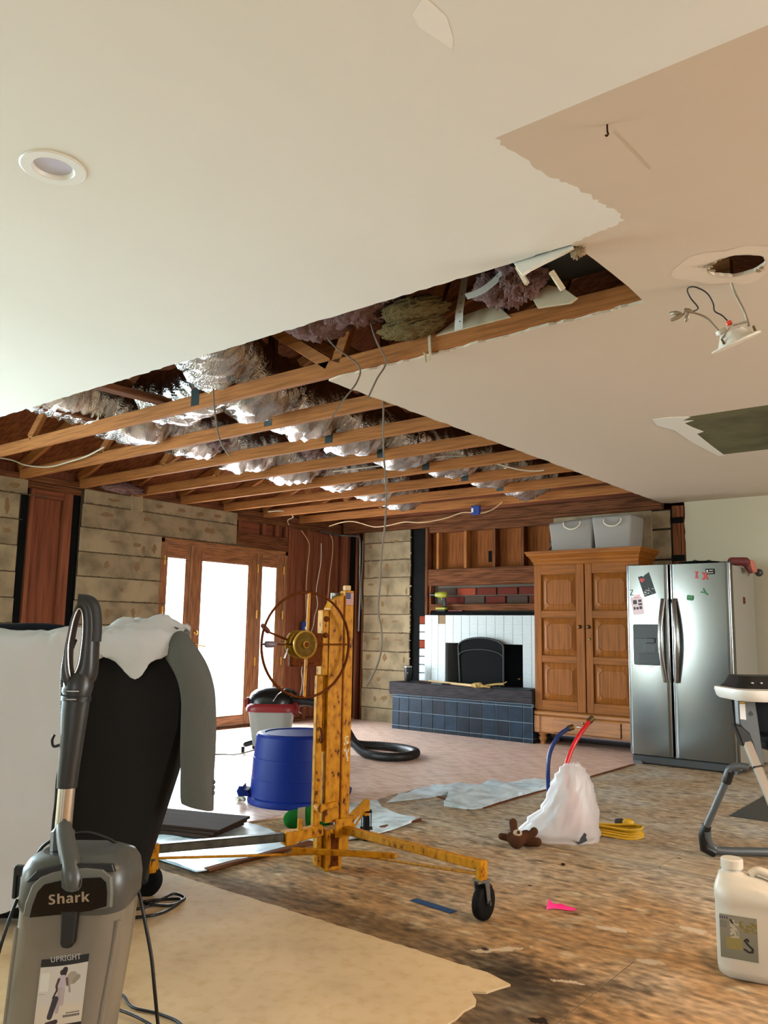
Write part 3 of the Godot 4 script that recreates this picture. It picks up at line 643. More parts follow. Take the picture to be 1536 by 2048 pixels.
func build_attic() -> void:
	M.foil = mat(Color(0.80, 0.79, 0.78), 0.17, 1.0)
	M.foil.uv1_triplanar = true
	M.foil.uv1_scale = Vector3(3, 3, 9)
	M.foil.heightmap_enabled = true
	M.foil.heightmap_texture = M.t_bump
	M.foil.heightmap_scale = 0.5
	# two runs lie across the chords and sag in every bay
	for run in [[[-5.05, -5.15, -5.2, -5.28, -5.3, -5.3, -5.34, -5.4, -5.5], 0.245, "left one of two long silver foil ducts sagging between the trusses", 3], [[-3.05, -3.72, -3.98, -4.05, -4.05, -4.0, -3.95, -3.9, -3.9], 0.245, "right one of two long silver foil ducts, climbing into the dark slot", 7]]:
		var pts := []
		var zs := [-2.2, -3.10, -3.715, -4.325, -4.935, -5.545, -6.155, -6.78, -7.4]
		for i in zs.size():
			var lift: float = 0.21 if i == 0 else 0.0
			pts.append(Vector3(run[0][i], 2.557 + 0.205 + lift, zs[i]))
			if i < zs.size() - 1:
				var sag := 0.075 + 0.02 * sin(i * 2.1)
				pts.append(Vector3((run[0][i] + run[0][i + 1]) / 2 + 0.03 * sin(i * 1.3), 2.557 + 0.205 - sag + lift * 0.4, (zs[i] + zs[i + 1]) / 2))
		tag(obj("foil_duct", flex(curve(pts, 5), run[1], run[3]), M.foil), run[2], "duct", "silver foil ducts in the roof space")
	tag(obj("foil_duct", flex(curve(v3s([-4.80, 2.76, -3.40, -4.6, 2.72, -3.42, -4.4, 2.72, -3.42, -4.17, 2.78, -3.42]), 5), 0.2, 19), M.foil), "short silver foil duct joining the two long ones behind the nearest truss", "duct", "silver foil ducts in the roof space")
	# glass-fibre batts and broken board in the slot
	var pink := tri_mat(Color(0.56, 0.43, 0.41), M.t_fine, Vector3.ONE * 7, 1.0, M.t_bump, 1.0)
	var yel := tri_mat(Color(0.47, 0.39, 0.24), M.t_fine, Vector3.ONE * 7, 1.0, M.t_bump, 1.0)
	var gp := G.new()
	gp.lump(Vector3(-2.72, 2.70, -2.86), Vector3(0.20, 0.10, 0.16), 2, 0.22, 3.5, 24)
	gp.lump(Vector3(-2.45, 2.72, -2.82), Vector3(0.22, 0.12, 0.18), 3, 0.22, 3.5, 24)
	gp.lump(Vector3(-2.22, 2.76, -2.75), Vector3(0.18, 0.12, 0.16), 4, 0.22, 3.5, 24)
	tag(obj("pink_insulation", gp, pink), "wide dusty pink insulation batt lying in the slot beside the yellow one", "insulation")
	tag(obj("pink_insulation", G.new().lump(Vector3(-1.68, 2.62, -2.93), Vector3(0.13, 0.08, 0.10), 6, 0.32, 5.0, 24).lump(Vector3(-1.56, 2.62, -2.86), Vector3(0.10, 0.10, 0.09), 9, 0.32, 5.0, 24), pink), "torn clump of dark pink insulation right of the white metal strips", "insulation")
	tag(obj("yellow_insulation", G.new().lump(Vector3(-2.22, 2.57, -2.98), Vector3(0.18, 0.045, 0.09), 12, 0.18, 4.0, 24).lump(Vector3(-2.14, 2.61, -2.90), Vector3(0.17, 0.04, 0.11), 14, 0.18, 4.0, 24), yel), "yellowish insulation batt hanging between the pink batt and the broken board", "insulation")
	tag(obj("pink_insulation", G.new().lump(Vector3(-7.05, 2.50, -4.66), Vector3(0.07, 0.05, 0.24), 21, 0.3, 5.0, 20), pink), "strip of pink insulation along the top of the lath wall", "insulation")
	for c in [[-4.72, 2.515, -3.93, "small tuft of pink insulation caught on the second truss"], [-4.35, 2.53, -4.56, "small tuft of pink insulation caught on the third truss"]]:
		tag(obj("insulation_tuft", G.new().lump(Vector3(c[0], c[1], c[2]), Vector3(0.09, 0.045, 0.05), 31, 0.6, 6.0, 12), pink), c[3], "insulation")
	tag(obj("broken_drywall", G.new().prism(v2([-2.15, 2.535, -1.74, 2.535, -1.80, 2.60, -1.88, 2.625, -2.03, 2.61]), 0.013, Transform3D(Basis.from_euler(Vector3(-0.25, 0, 0)), Vector3(0, 0.08, -3.06 + 0.6)), 0.002), M.gypsum), "broken piece of drywall leaning on the truss behind the white metal strip", "drywall scrap")
	tag(obj("broken_drywall", G.new().prism(v2([-1.58, 2.56, -1.50, 2.59, -1.42, 2.55, -1.37, 2.50, -1.40, 2.485, -1.55, 2.50]), 0.013, Transform3D(Basis(), Vector3(0, 0, -2.98)), 0.002), M.gypsum), "small broken drywall piece resting in the slot below the torn flap", "drywall scrap")
	# the flap of board that hangs torn from the edge
	var f := thing("drywall_flap", "torn flap of drywall hanging from the ceiling edge at the end of the slot", "drywall scrap", Vector3(-1.27, 2.452, -2.47))
	obj("board", G.new().prism(v2([-0.11, 0.006, -0.05, 0.016, 0.0, 0.014, 0.05, 0.02, 0.115, 0.018, 0.125, -0.006, 0.09, -0.022, 0.03, -0.04, -0.03, -0.062, -0.055, -0.078, -0.075, -0.05]), 0.012, Transform3D(Basis.from_euler(Vector3(-0.5, 0, 0)), Vector3.ZERO), 0.001), M.ceil_white, f)
	obj("torn_core", G.new().bar(Vector3(-0.105, 0.0, -0.012), Vector3(-0.06, -0.08, 0.0), 0.013, 0.015).bar(Vector3(0.02, -0.045, -0.03), Vector3(0.05, -0.11, -0.06), 0.012, 0.018), M.gypsum, f)
	obj("torn_paper", G.new().lump(Vector3(0.132, -0.012, -0.01), Vector3(0.022, 0.022, 0.012), 5, 0.6, 9.0, 10), M.paper, f)
	# perforated corner strip, bent
	var strip := thing("corner_strip", "white perforated metal corner strip hanging over the truss in the slot", "metal strip", Vector3(-1.96, 2.51, -3.02))
	var a := G.new()
	a.grid([PackedVector3Array([Vector3(-0.025, -0.01, 0.03), Vector3(0.02, -0.006, 0.03)]), PackedVector3Array([Vector3(-0.02, 0.07, 0.03), Vector3(0.022, 0.07, 0.03)]), PackedVector3Array([Vector3(-0.012, 0.15, 0.02), Vector3(0.028, 0.15, 0.02)]), PackedVector3Array([Vector3(-0.005, 0.26, 0.0), Vector3(0.03, 0.26, 0.0)])], 0.0015)
	obj("strip", a, M.white_metal, strip)
	var h := G.new()
	for y in [0.03, 0.075, 0.12, 0.165]: h.lathe([Vector2(0.003, 0), Vector2(0.003, 0.001)], 8, Transform3D(Basis(Vector3.RIGHT, Vector3.BACK, Vector3.DOWN), Vector3(0.004 + y * 0.03, y, 0.0305 - maxf(0, y - 0.07) * 0.12)))
	obj("hole", h, M.black_matt, strip)
	var cv := curve(v3s([-1.80, 2.555, -2.80, -1.72, 2.562, -2.80, -1.64, 2.60, -2.80, -1.58, 2.66, -2.80]), 6)
	var r0 := PackedVector3Array()
	var r1 := PackedVector3Array()
	for p in cv:
		r0.append(p + Vector3(0.008, -0.014, 0.0)); r1.append(p + Vector3(-0.008, 0.014, 0.0))
	tag(obj("curled_strip", G.new().grid([r0, r1], 0.0015), M.white_metal), "curled white metal strip inside the slot beside the hanging corner strip", "metal strip")
	var cs := thing("corner_scrap", "cream scrap of corner bead dangling below the truss in the slot", "drywall scrap", Vector3(-2.19, 2.42, -3.07))
	obj("leg", G.new().prism(v2([0.0, 0.17, 0.018, 0.165, 0.022, 0.0, 0.012, -0.015]), 0.006, Transform3D(), 0.001).prism(v2([-0.004, 0.05, 0.006, 0.04, 0.014, -0.01, 0.004, 0.0]), 0.02, Transform3D(Basis(), Vector3(-0.016, 0, -0.01)), 0.001), M.gypsum, cs)
	tag(obj("metal_pan", G.new().span(Vector3(-1.55, 2.62, -3.04), Vector3(-1.05, 2.70, -2.55)), M.galv_dark), "dark ribbed metal duct inside the end of the slot", "duct")


func build_fireplace() -> void:
	var t := thing("fireplace", "fireplace with white tiled surround, timber ledge and blue slate tile hearth", "fireplace", Vector3(-5.08, 0, -8.17))
	var ox := -5.08
	var oz := -8.17
	M.white_tile = tri_mat(Color(0.79, 0.83, 0.835), M.t_fine, Vector3.ONE * 3.0, 0.35)
	M.grout_white = mat(Color(0.60, 0.64, 0.64), 0.9)
	M.soot = mat(Color(0.012, 0.012, 0.012), 0.95)
	# surround: columns of white tiles round the opening x -5.50 .. -4.47, up to y 1.0
	var core := G.new()
	for r in [[-5.80, 0.53, -5.50, 1.325], [-4.47, 0.53, -4.145, 1.325], [-5.50, 1.005, -4.47, 1.325]]:
		core.span(Vector3(r[0] - ox, r[1], -0.28), Vector3(r[2] - ox, r[3], 0.036))
	obj("surround_core", core, M.grout_white, t)
	var xs := [-5.80, -5.70, -5.605, -5.50, -5.388, -5.277, -5.163, -5.053, -4.937, -4.821, -4.706, -4.593, -4.47, -4.36, -4.25, -4.145]
	var ys := [0.535, 0.69, 0.85, 1.005, 1.115, 1.225, 1.328]
	for i in xs.size() - 1:
		for k in ys.size() - 1:
			if xs[i] >= -5.501 and xs[i] < -4.48 and ys[k] < 1.0: continue
			if i == 2 and k == 5: continue            # a tile is gone; raw board shows
			obj("tile", G.new().span(Vector3(xs[i] - ox + 0.0015, ys[k] + 0.0003, 0.036), Vector3(xs[i + 1] - ox - 0.0015, ys[k + 1] - 0.0003, 0.048 + rng.randf() * 0.0008), 0.0006), M.white_tile, t)
	obj("bare_board", G.new().span(Vector3(-5.602 - ox, 1.226, 0.0365), Vector3(-5.503 - ox, 1.327, 0.038)), M.paper, t)
	# sides of the bricks at the left edge, some painted
	for k in 8:
		var red := k == 7 or k == 4
		obj("brick", G.new().span(Vector3(-5.895 - ox, 0.545 + k * 0.0975, -0.2), Vector3(-5.803 - ox, 0.635 + k * 0.0975, 0.03), 0.005), M.brick_a if red else M.white_tile, t)
	# firebox
	var fb := G.new()
	fb.span(Vector3(-5.52 - ox, 0.50, -0.50), Vector3(-4.45 - ox, 1.03, -0.48)).span(Vector3(-5.52 - ox, 0.50, -0.48), Vector3(-5.501 - ox, 1.02, 0.03)).span(Vector3(-4.469 - ox, 0.50, -0.48), Vector3(-4.45 - ox, 1.02, 0.03)).span(Vector3(-5.52 - ox, 1.004, -0.48), Vector3(-4.45 - ox, 1.02, 0.03)).span(Vector3(-5.52 - ox, 0.50, -0.48), Vector3(-4.45 - ox, 0.53, 0.03))
	obj("firebox", fb, M.soot, t)
	obj("brass_ball", G.new().ball(Vector3(-4.60 - ox, 0.62, -0.1), Vector3(0.02, 0.015, 0.015), Basis(), 6), M.brass, t)  # small brass ball inside the firebox
	obj("mantel_ledge", G.new().span(Vector3(-5.76 - ox, 1.329, -0.10), Vector3(-4.145 - ox, 1.372, 0.0), 0.004), M.black_matt, t)
	# hearth
	M.timber = tri_mat(Color(0.24, 0.222, 0.232), M.t_grain, Vector3(0.6, 9, 9), 0.7, M.t_bump, 0.15)
	obj("hearth_timber", G.new().span(Vector3(-6.035 - ox, 0.404, 0.045 - 0.30), Vector3(-4.146 - ox, 0.542, 0.44), 0.008), M.timber, t)
	obj("hearth_slab", G.new().span(Vector3(-6.0 - ox, 0.40, -0.02), Vector3(-4.15 - ox, 0.535, 0.1)), M.timber, t)
	M.grout = mat(Color(0.50, 0.56, 0.61), 0.9)
	obj("hearth_core", G.new().span(Vector3(-5.985 - ox, 0.0, 0.0), Vector3(-4.155 - ox, 0.402, 0.430)), M.grout, t)
	M.slate = [tri_mat(Color(0.10, 0.165, 0.23), M.t_blot, Vector3.ONE * 3.0, 0.45, M.t_bump, 0.15), tri_mat(Color(0.115, 0.185, 0.255), M.t_blot, Vector3.ONE * 2.0, 0.45, M.t_bump, 0.15), tri_mat(Color(0.105, 0.135, 0.18), M.t_blot, Vector3.ONE * 2.5, 0.45, M.t_bump, 0.15)]
	for m in M.slate: m.metallic_specular = 0.3
	var hx := [-5.985, -5.876, -5.735, -5.555, -5.397, -5.233, -5.072, -4.910, -4.749, -4.588, -4.422, -4.258, -4.155]
	var hy := [0.0, 0.052, 0.212, 0.372, 0.402]
	for i in hx.size() - 1:
		for k in hy.size() - 1:
			obj("slate_tile", G.new().span(Vector3(hx[i] - ox + 0.005, hy[k] + (0.004 if k else 0.0), 0.43), Vector3(hx[i + 1] - ox - 0.005, hy[k + 1] - 0.004, 0.438 + rng.randf() * 0.002), 0.002), M.slate[rng.randi() % 3], t)
	for k in 3:
		obj("slate_tile", G.new().span(Vector3(-4.155 - ox, hy[k] + 0.003, 0.02), Vector3(-4.148 - ox, hy[k + 1] - 0.003, 0.425), 0.002), M.slate[2], t)
	# arched spark screen before the opening
	var s := thing("fire_screen", "dark arched mesh fire screen standing in the firebox opening", "fire screen", Vector3(-4.975, 0.53, -8.06))
	var arch := []
	for i in 25:
		var a := PI * i / 24
		arch.append(Vector3(-cos(a) * 0.30, 0.44 + sin(a) * 0.10, 0))
	arch = [Vector3(-0.275, 0.01, 0)] + arch + [Vector3(0.30, 0.01, 0)]
	obj("frame", G.new().tube(arch, 0.011, 8), M.iron, s)
	var arc := []
	for i in 13:
		var a := PI * i / 12
		arc.append(Vector3(-cos(a) * 0.29, 0.335 + sin(a) * 0.075, 0.004))
	obj("inner_arch", G.new().tube(arc, 0.007, 8), M.iron, s)
	var poly := PackedVector2Array()
	for p in arch: poly.append(Vector2(p.x, p.y))
	obj("mesh_panel", G.new().prism(poly, 0.003, Transform3D(Basis(), Vector3(0, 0, -0.008))), M.soot_mesh, s)
	obj("leg", G.new().box(Vector3(-0.27, 0.02, 0.02), Vector3(0.02, 0.035, 0.12), Basis(), 0.003), M.iron, s)
	obj("leg", G.new().box(Vector3(0.29, 0.02, 0.02), Vector3(0.02, 0.035, 0.12), Basis(), 0.003), M.iron, s)
	# things that lie on the ledge and the hearth
	var cup := thing("tumbler", "black insulated tumbler with steel rim standing on the left end of the hearth", "tumbler", Vector3(-5.905, 0.542, -7.93))
	obj("body", G.new().lathe([Vector2(0.036, 0.0), Vector2(0.038, 0.004), Vector2(0.046, 0.165), Vector2(0.046, 0.17)], 24), M.black, cup)
	obj("rim", G.new().lathe([Vector2(0.047, 0.166), Vector2(0.048, 0.172), Vector2(0.046, 0.180), Vector2(0.040, 0.181), Vector2(0.039, 0.172)], 24), M.steel, cup)
	obj("emblem", G.new().box(Vector3(0.022, 0.10, 0.036), Vector3(0.012, 0.012, 0.003), Basis.from_euler(Vector3(-0.05, 0.55, 0))), M.steel, cup)
	var rod := thing("wooden_rod", "pale wooden rod with a knotted rope end lying along the hearth", "stick", Vector3(-5.0, 0.556, -7.80))
	obj("rod", G.new().tube([Vector3(-0.62, 0.0, -0.16), Vector3(0.13, 0.0, 0.06)], 0.015, 10), M.pale_wood, rod)
	var knot := G.new().blob([[Vector3(0.12, 0.0, 0.05), Vector3(0.22, 0.01, 0.07), 0.024, 0.03], [Vector3(0.16, 0.015, 0.06), Vector3(0.19, -0.005, 0.10), 0.02, 0.02], [Vector3(0.21, 0.0, 0.04), Vector3(0.26, 0.005, 0.08), 0.02, 0.018]], 0.006, 0.008)
	obj("knot", knot, M.rope, rod)
	obj("rope_end", G.new().tube(curve(v3s([0.25, 0.0, 0.07, 0.33, 0.015, 0.06, 0.42, 0.03, 0.05, 0.50, 0.035, 0.04]), 4), 0.012, 8).tube(curve(v3s([0.47, 0.035, 0.045, 0.51, 0.05, 0.03, 0.53, 0.06, 0.035]), 3), 0.006, 6).tube(curve(v3s([0.22, -0.004, 0.06, 0.30, 0.0, 0.10, 0.36, -0.005, 0.09]), 4), 0.009, 8), M.rope, rod)
	var tool := thing("hand_tool", "dark metal tool lying under the pale rod on the hearth", "tool", Vector3(-5.36, 0.543, -7.80))
	obj("blade", G.new().prism(v2([-0.13, 0.0, 0.05, -0.03, 0.13, 0.02, 0.06, 0.06, -0.03, 0.04]), 0.012, Transform3D(Basis(Vector3.RIGHT, Vector3.FORWARD, Vector3.UP), Vector3.ZERO), 0.003), M.galv_dark, tool)
	obj("handle", G.new().tube([Vector3(-0.12, 0.012, 0), Vector3(-0.34, 0.012, -0.08)], 0.011, 8), M.dark_wood, tool)
	tag(obj("metal_sheet", G.new().box(Vector3(-4.40, 0.548, -7.80), Vector3(0.44, 0.008, 0.13), Basis.from_euler(Vector3(0, 0.03, 0)), 0.002), M.galv_dark), "thin dark metal sheet lying at the right end of the hearth", "metal sheet")
	var d := thing("cordless_drill", "yellow and black cordless drill standing on the ledge above the white tiles", "drill", Vector3(-5.56, 1.372, -8.14), 10.0)
	obj("motor_housing", G.new().tube([Vector3(-0.08, 0.20, 0.02), Vector3(-0.02, 0.20, 0.02), Vector3(0.055, 0.20, 0.02), Vector3(0.07, 0.20, 0.02)], [0.026, 0.037, 0.037, 0.026], 14), M.drill_yellow, d)
	obj("chuck", G.new().tube([Vector3(-0.16, 0.20, 0.02), Vector3(-0.13, 0.20, 0.02), Vector3(-0.08, 0.20, 0.02)], [0.01, 0.02, 0.022], 12), M.black, d)
	obj("handle", G.new().bar(Vector3(0.03, 0.18, 0.02), Vector3(0.045, 0.05, 0.02), 0.036, 0.048, Vector3.RIGHT, 0.012), M.black, d)
	obj("trigger", G.new().box(Vector3(0.005, 0.15, 0.02), Vector3(0.012, 0.03, 0.02), Basis(), 0.004), M.drill_yellow, d)
	obj("battery", G.new().box(Vector3(0.0, 0.035, 0.02), Vector3(0.13, 0.03, 0.075), Basis(), 0.008), M.drill_yellow, d)
	obj("battery_base", G.new().box(Vector3(0.005, 0.011, 0.02), Vector3(0.11, 0.022, 0.07), Basis(), 0.005), M.black, d)
	tag(obj("pliers", G.new().bar(Vector3(-5.46, 1.382, -8.13), Vector3(-5.30, 1.382, -8.15), 0.035, 0.018, Vector3.UP, 0.005).bar(Vector3(-5.34, 1.382, -8.15), Vector3(-5.26, 1.384, -8.13), 0.02, 0.016, Vector3.UP, 0.004), M.dark_red), "dark red handled tool lying on the ledge right of the drill", "tool")


func raised_panel(c: Vector3, w: float, h: float) -> G:      # field with clipped corners falling away to the frame
	var g := G.new()
	var o := PackedVector3Array()
	var i := PackedVector3Array()
	var f := PackedVector3Array()
	var m := 0.058
	var cl := 0.035
	for q in [[1, 1], [-1, 1], [-1, -1], [1, -1]]:
		var X: float = q[0] * w / 2
		var Y: float = q[1] * h / 2
		var x: float = q[0] * (w / 2 - m)
		var y: float = q[1] * (h / 2 - m)
		var pair := [[Vector3(X, Y - q[1] * 0.014, 0.0), Vector3(x, y - q[1] * cl, 0.022)], [Vector3(X - q[0] * 0.014, Y, 0.0), Vector3(x - q[0] * cl, y, 0.022)]]
		if q[0] * q[1] < 0: pair.reverse()
		for pr in pair:
			o.append(c + pr[0]); i.append(c + pr[1]); f.append(c + pr[1] + Vector3(0, 0, -0.004) - (pr[1] * Vector3(1, 1, 0)).normalized() * 0.006)
	g.flat()
	for k in 8:
		var k2 := (k + 1) % 8
		g.quad(o[k], o[k2], i[k2], i[k])
		g.quad(i[k], i[k2], f[k2], f[k])
	g.cap(f, false)
	return g


func build_armoire() -> void:
	var t := thing("armoire", "tall pine armoire with six raised door panels beside the fridge", "armoire", Vector3(-3.565, 0, -7.77))
	var D := 0.40
	obj("carcass", G.new().span(Vector3(-0.565, 0.345, -D), Vector3(0.565, 1.86, -0.024), 0.004), M.pine_y, t)
	# crown moulding
	var R := []
	for p in [[0.0, 1.845], [0.008, 1.858], [0.012, 1.875], [0.03, 1.895], [0.034, 1.91], [0.06, 1.935], [0.075, 1.945], [0.078, 1.963], [0.09, 1.966], [0.09, 1.985]]:
		var e: float = p[0]
		R.append(PackedVector3Array([Vector3(-0.565 - e * 0.75, p[1], e), Vector3(-0.565 - e * 0.75, p[1], -D), Vector3(0.565 + e * 0.75, p[1], -D), Vector3(0.565 + e * 0.75, p[1], e)]))
	for r in R: r.reverse()
	var gc := G.new()
	for i in R.size() - 1:
		for k in 4:
			gc.oquad(R[i][k], R[i][(k + 1) % 4], R[i + 1][(k + 1) % 4], R[i + 1][k], Vector3(0, R[i][0].y, -0.2))
	gc.oquad(R[-1][0], R[-1][1], R[-1][2], R[-1][3], Vector3.ZERO)
	obj("cornice", gc, M.pine_x, t)
	# doors: stiles, rails and three raised panels each
	for s in [[-0.570, -0.006, -0.291], [0.006, 0.570, 0.276]]:
		var cx: float = s[2]
		var pw := 0.392
		var l: float = cx - pw / 2
		var r: float = cx + pw / 2
		var Y := [0.357, 0.455, 0.838, 0.909, 1.295, 1.368, 1.745, 1.845]
		var d := obj("door", G.new().span(Vector3(s[0], Y[0], -0.024), Vector3(l, Y[7], 0), 0.003).span(Vector3(r, Y[0], -0.024), Vector3(s[1], Y[7], 0), 0.003), M.pine_y, t)
		for k in [0, 2, 4, 6]: obj("rail", G.new().span(Vector3(l, Y[k], -0.024), Vector3(r, Y[k + 1], -0.0005), 0.002), M.pine_x, d)
		for k in [1, 3, 5]:
			obj("panel", raised_panel(Vector3(cx, (Y[k] + Y[k + 1]) / 2, -0.023), pw, Y[k + 1] - Y[k]), M.pine_y, d)
		var kx := -0.056 if s[0] < -0.1 else 0.040
		obj("knob", G.new().lathe([Vector2(0.019, 0), Vector2(0.021, 0.003), Vector2(0.008, 0.006), Vector2(0.008, 0.014), Vector2(0.017, 0.02), Vector2(0.014, 0.028), Vector2(0.001, 0.031)], 14, Transform3D(Basis(Vector3.RIGHT, Vector3.BACK, Vector3.DOWN), Vector3(kx, 1.205, 0))), M.dark_brass, d)
		if s[0] > 0: obj("keyhole", G.new().lathe([Vector2(0.013, 0), Vector2(0.012, 0.003), Vector2(0.001, 0.003)], 12, Transform3D(Basis(Vector3.RIGHT, Vector3.BACK, Vector3.DOWN), Vector3(0.046, 1.082, 0))), M.dark_brass, d)
	# base with one drawer, on turned feet
	obj("base", G.new().span(Vector3(-0.578, 0.122, -D - 0.005), Vector3(0.578, 0.300, 0.006), 0.012).span(Vector3(-0.585, 0.300, -D - 0.01), Vector3(0.585, 0.345, 0.014), 0.012), M.pine_light, t)
	for x in [-0.545, 0.545]:
		obj("corner_block", G.new().span(Vector3(x - 0.035, 0.126, 0.0), Vector3(x + 0.035, 0.298, 0.016), 0.008), M.pine_light, t)
	var dr := obj("drawer", G.new().span(Vector3(-0.355, 0.142, 0.0), Vector3(0.350, 0.283, 0.011), 0.003), M.pine_light, t)
	obj("drawer_gap", G.new().span(Vector3(0.352, 0.142, 0.0), Vector3(0.360, 0.283, 0.0075)).span(Vector3(-0.358, 0.138, 0.0), Vector3(0.36, 0.1415, 0.0075)), M.black_matt, t)
	obj("handle", G.new().tube(v3s([-0.10, 0.225, 0.011, -0.10, 0.218, 0.03, -0.045, 0.216, 0.032, 0.0, 0.218, 0.03, 0.0, 0.225, 0.011]), 0.005, 8), M.steel, dr)
	obj("keyhole", G.new().lathe([Vector2(0.013, 0), Vector2(0.012, 0.003), Vector2(0.001, 0.003)], 12, Transform3D(Basis(Vector3.RIGHT, Vector3.BACK, Vector3.DOWN), Vector3(-0.035, 0.255, 0.011))), M.dark_brass, dr)
	for f in [[-0.51, -0.05], [0.51, -0.05], [-0.51, -D + 0.05], [0.51, -D + 0.05]]:
		obj("foot", G.new().lathe([Vector2(0.03, 0), Vector2(0.034, 0.01), Vector2(0.024, 0.025), Vector2(0.034, 0.045), Vector2(0.044, 0.07), Vector2(0.036, 0.088), Vector2(0.026, 0.095), Vector2(0.045, 0.105), Vector2(0.045, 0.124)], 18, Transform3D(Basis(), Vector3(f[0], 0, f[1]))), M.pine_light, t)
	# fabric bins on top
	for b in [[-3.655, -7.80, 0.46, 0.315, "grey fabric bin with rope handle on the armoire, left one with a slumped rim", true, 3.0], [-3.205, -7.78, 0.385, 0.315, "grey fabric bin with rope handle on the armoire, right one standing square", false, 0.0]]:
		var n := thing("fabric_bin", b[4], "bin", Vector3(b[0], 1.985, b[1]), b[6], "grey fabric bins on the armoire")
		var w: float = b[2]
		var hh: float = b[3]
		var g := G.new()
		var dd := 0.33
		var rows := []
		for ring in [[0.0, 0.0], [0.02, -0.012], [0.5, 0.0], [0.9, 0.012], [1.0, 0.008]]:
			var pr := rrect(Vector3(0, ring[0] * hh, -0.02), w + ring[1] * 2, dd + ring[1], 0.02, 4)
			if b[5]:
				for k in pr.size():
					if ring[0] > 0.6: pr[k].y -= 0.035 * smoothstep(0.1, -0.2, pr[k].x) * (1.0 if pr[k].z > 0 else 0.2)
			rows.append(pr)
		for ring in [[0.985, -0.008], [0.5, -0.02], [0.1, -0.02]]:
			var pr := rrect(Vector3(0, ring[0] * hh, -0.02), w + ring[1] * 2, dd + ring[1] * 2, 0.02, 4)
			if b[5]:
				for k in pr.size():
					if ring[0] > 0.6: pr[k].y -= 0.035 * smoothstep(0.1, -0.2, pr[k].x) * (1.0 if pr[k].z > 0 else 0.2)
			rows.append(pr)
		g.loft(rows)
		obj("body", g, M.bin_cloth, n)
		var hc := 0.02
		var fz := 0.156
		obj("handle", G.new().tube(curve([Vector3(hc - 0.095, hh * 0.87, fz), Vector3(hc - 0.085, hh * 0.76, fz + 0.008), Vector3(hc - 0.04, hh * 0.67, fz + 0.014), Vector3(hc, hh * 0.65, fz + 0.016), Vector3(hc + 0.04, hh * 0.67, fz + 0.014), Vector3(hc + 0.08, hh * 0.77, fz + 0.008), Vector3(hc + 0.085, hh * 0.88, fz)], 4), 0.0075, 8), M.rope_white, n)
		for sx in [-0.095, 0.085]:
			obj("eyelet", G.new().lathe([Vector2(0.012, 0), Vector2(0.011, 0.003), Vector2(0.005, 0.003)], 10, Transform3D(Basis(Vector3.RIGHT, Vector3.BACK, Vector3.DOWN), Vector3(hc + sx, hh * 0.875, fz - 0.003))), M.steel, n)
	var fg := thing("figurine", "small dark and silver figurine on the armoire left of the grey bins", "figurine", Vector3(-3.93, 1.985, -7.80))
	obj("figure", G.new().blob([[Vector3(-0.01, 0.02, 0), Vector3(0.02, 0.025, 0), 0.028, 0.03], [Vector3(0.01, 0.03, 0), Vector3(0.0, 0.075, 0), 0.024, 0.018], [Vector3(0.0, 0.085, 0), Vector3(-0.02, 0.10, 0), 0.018, 0.014], [Vector3(0.03, 0.05, 0), Vector3(0.05, 0.09, 0), 0.012, 0.016]], 0.007, 0.01), M.galv_dark, fg)
	obj("stand", G.new().lathe([Vector2(0.045, 0), Vector2(0.045, 0.008), Vector2(0.03, 0.012)], 14), M.pewter, fg)


func fridge_door(w: float, y0: float, y1: float) -> G:     # bowed front with rounded long edges, in xz from left corner
	var prof := PackedVector2Array()
	var n := 14
	var dep := 0.072
	prof.append(Vector2(w, 0.0)); prof.append(Vector2(w, dep - 0.018))
	for k in n + 1:
		var x := w - 0.012 - (w - 0.024) * k / n
		var e := (x / w - 0.5) * 2.0
		prof.append(Vector2(x, dep + 0.003 * (1.0 - e * e) - 0.004))
	prof.append(Vector2(0.0, dep - 0.018)); prof.append(Vector2(0, 0))
	var R := []
	for y in [y0, y1]:
		var r := PackedVector3Array()
		for q in prof: r.append(Vector3(q.x, y, q.y))
		r.reverse()
		R.append(r)
	var g := G.new()
	g.loft([R[0], R[1]], true)
	return g


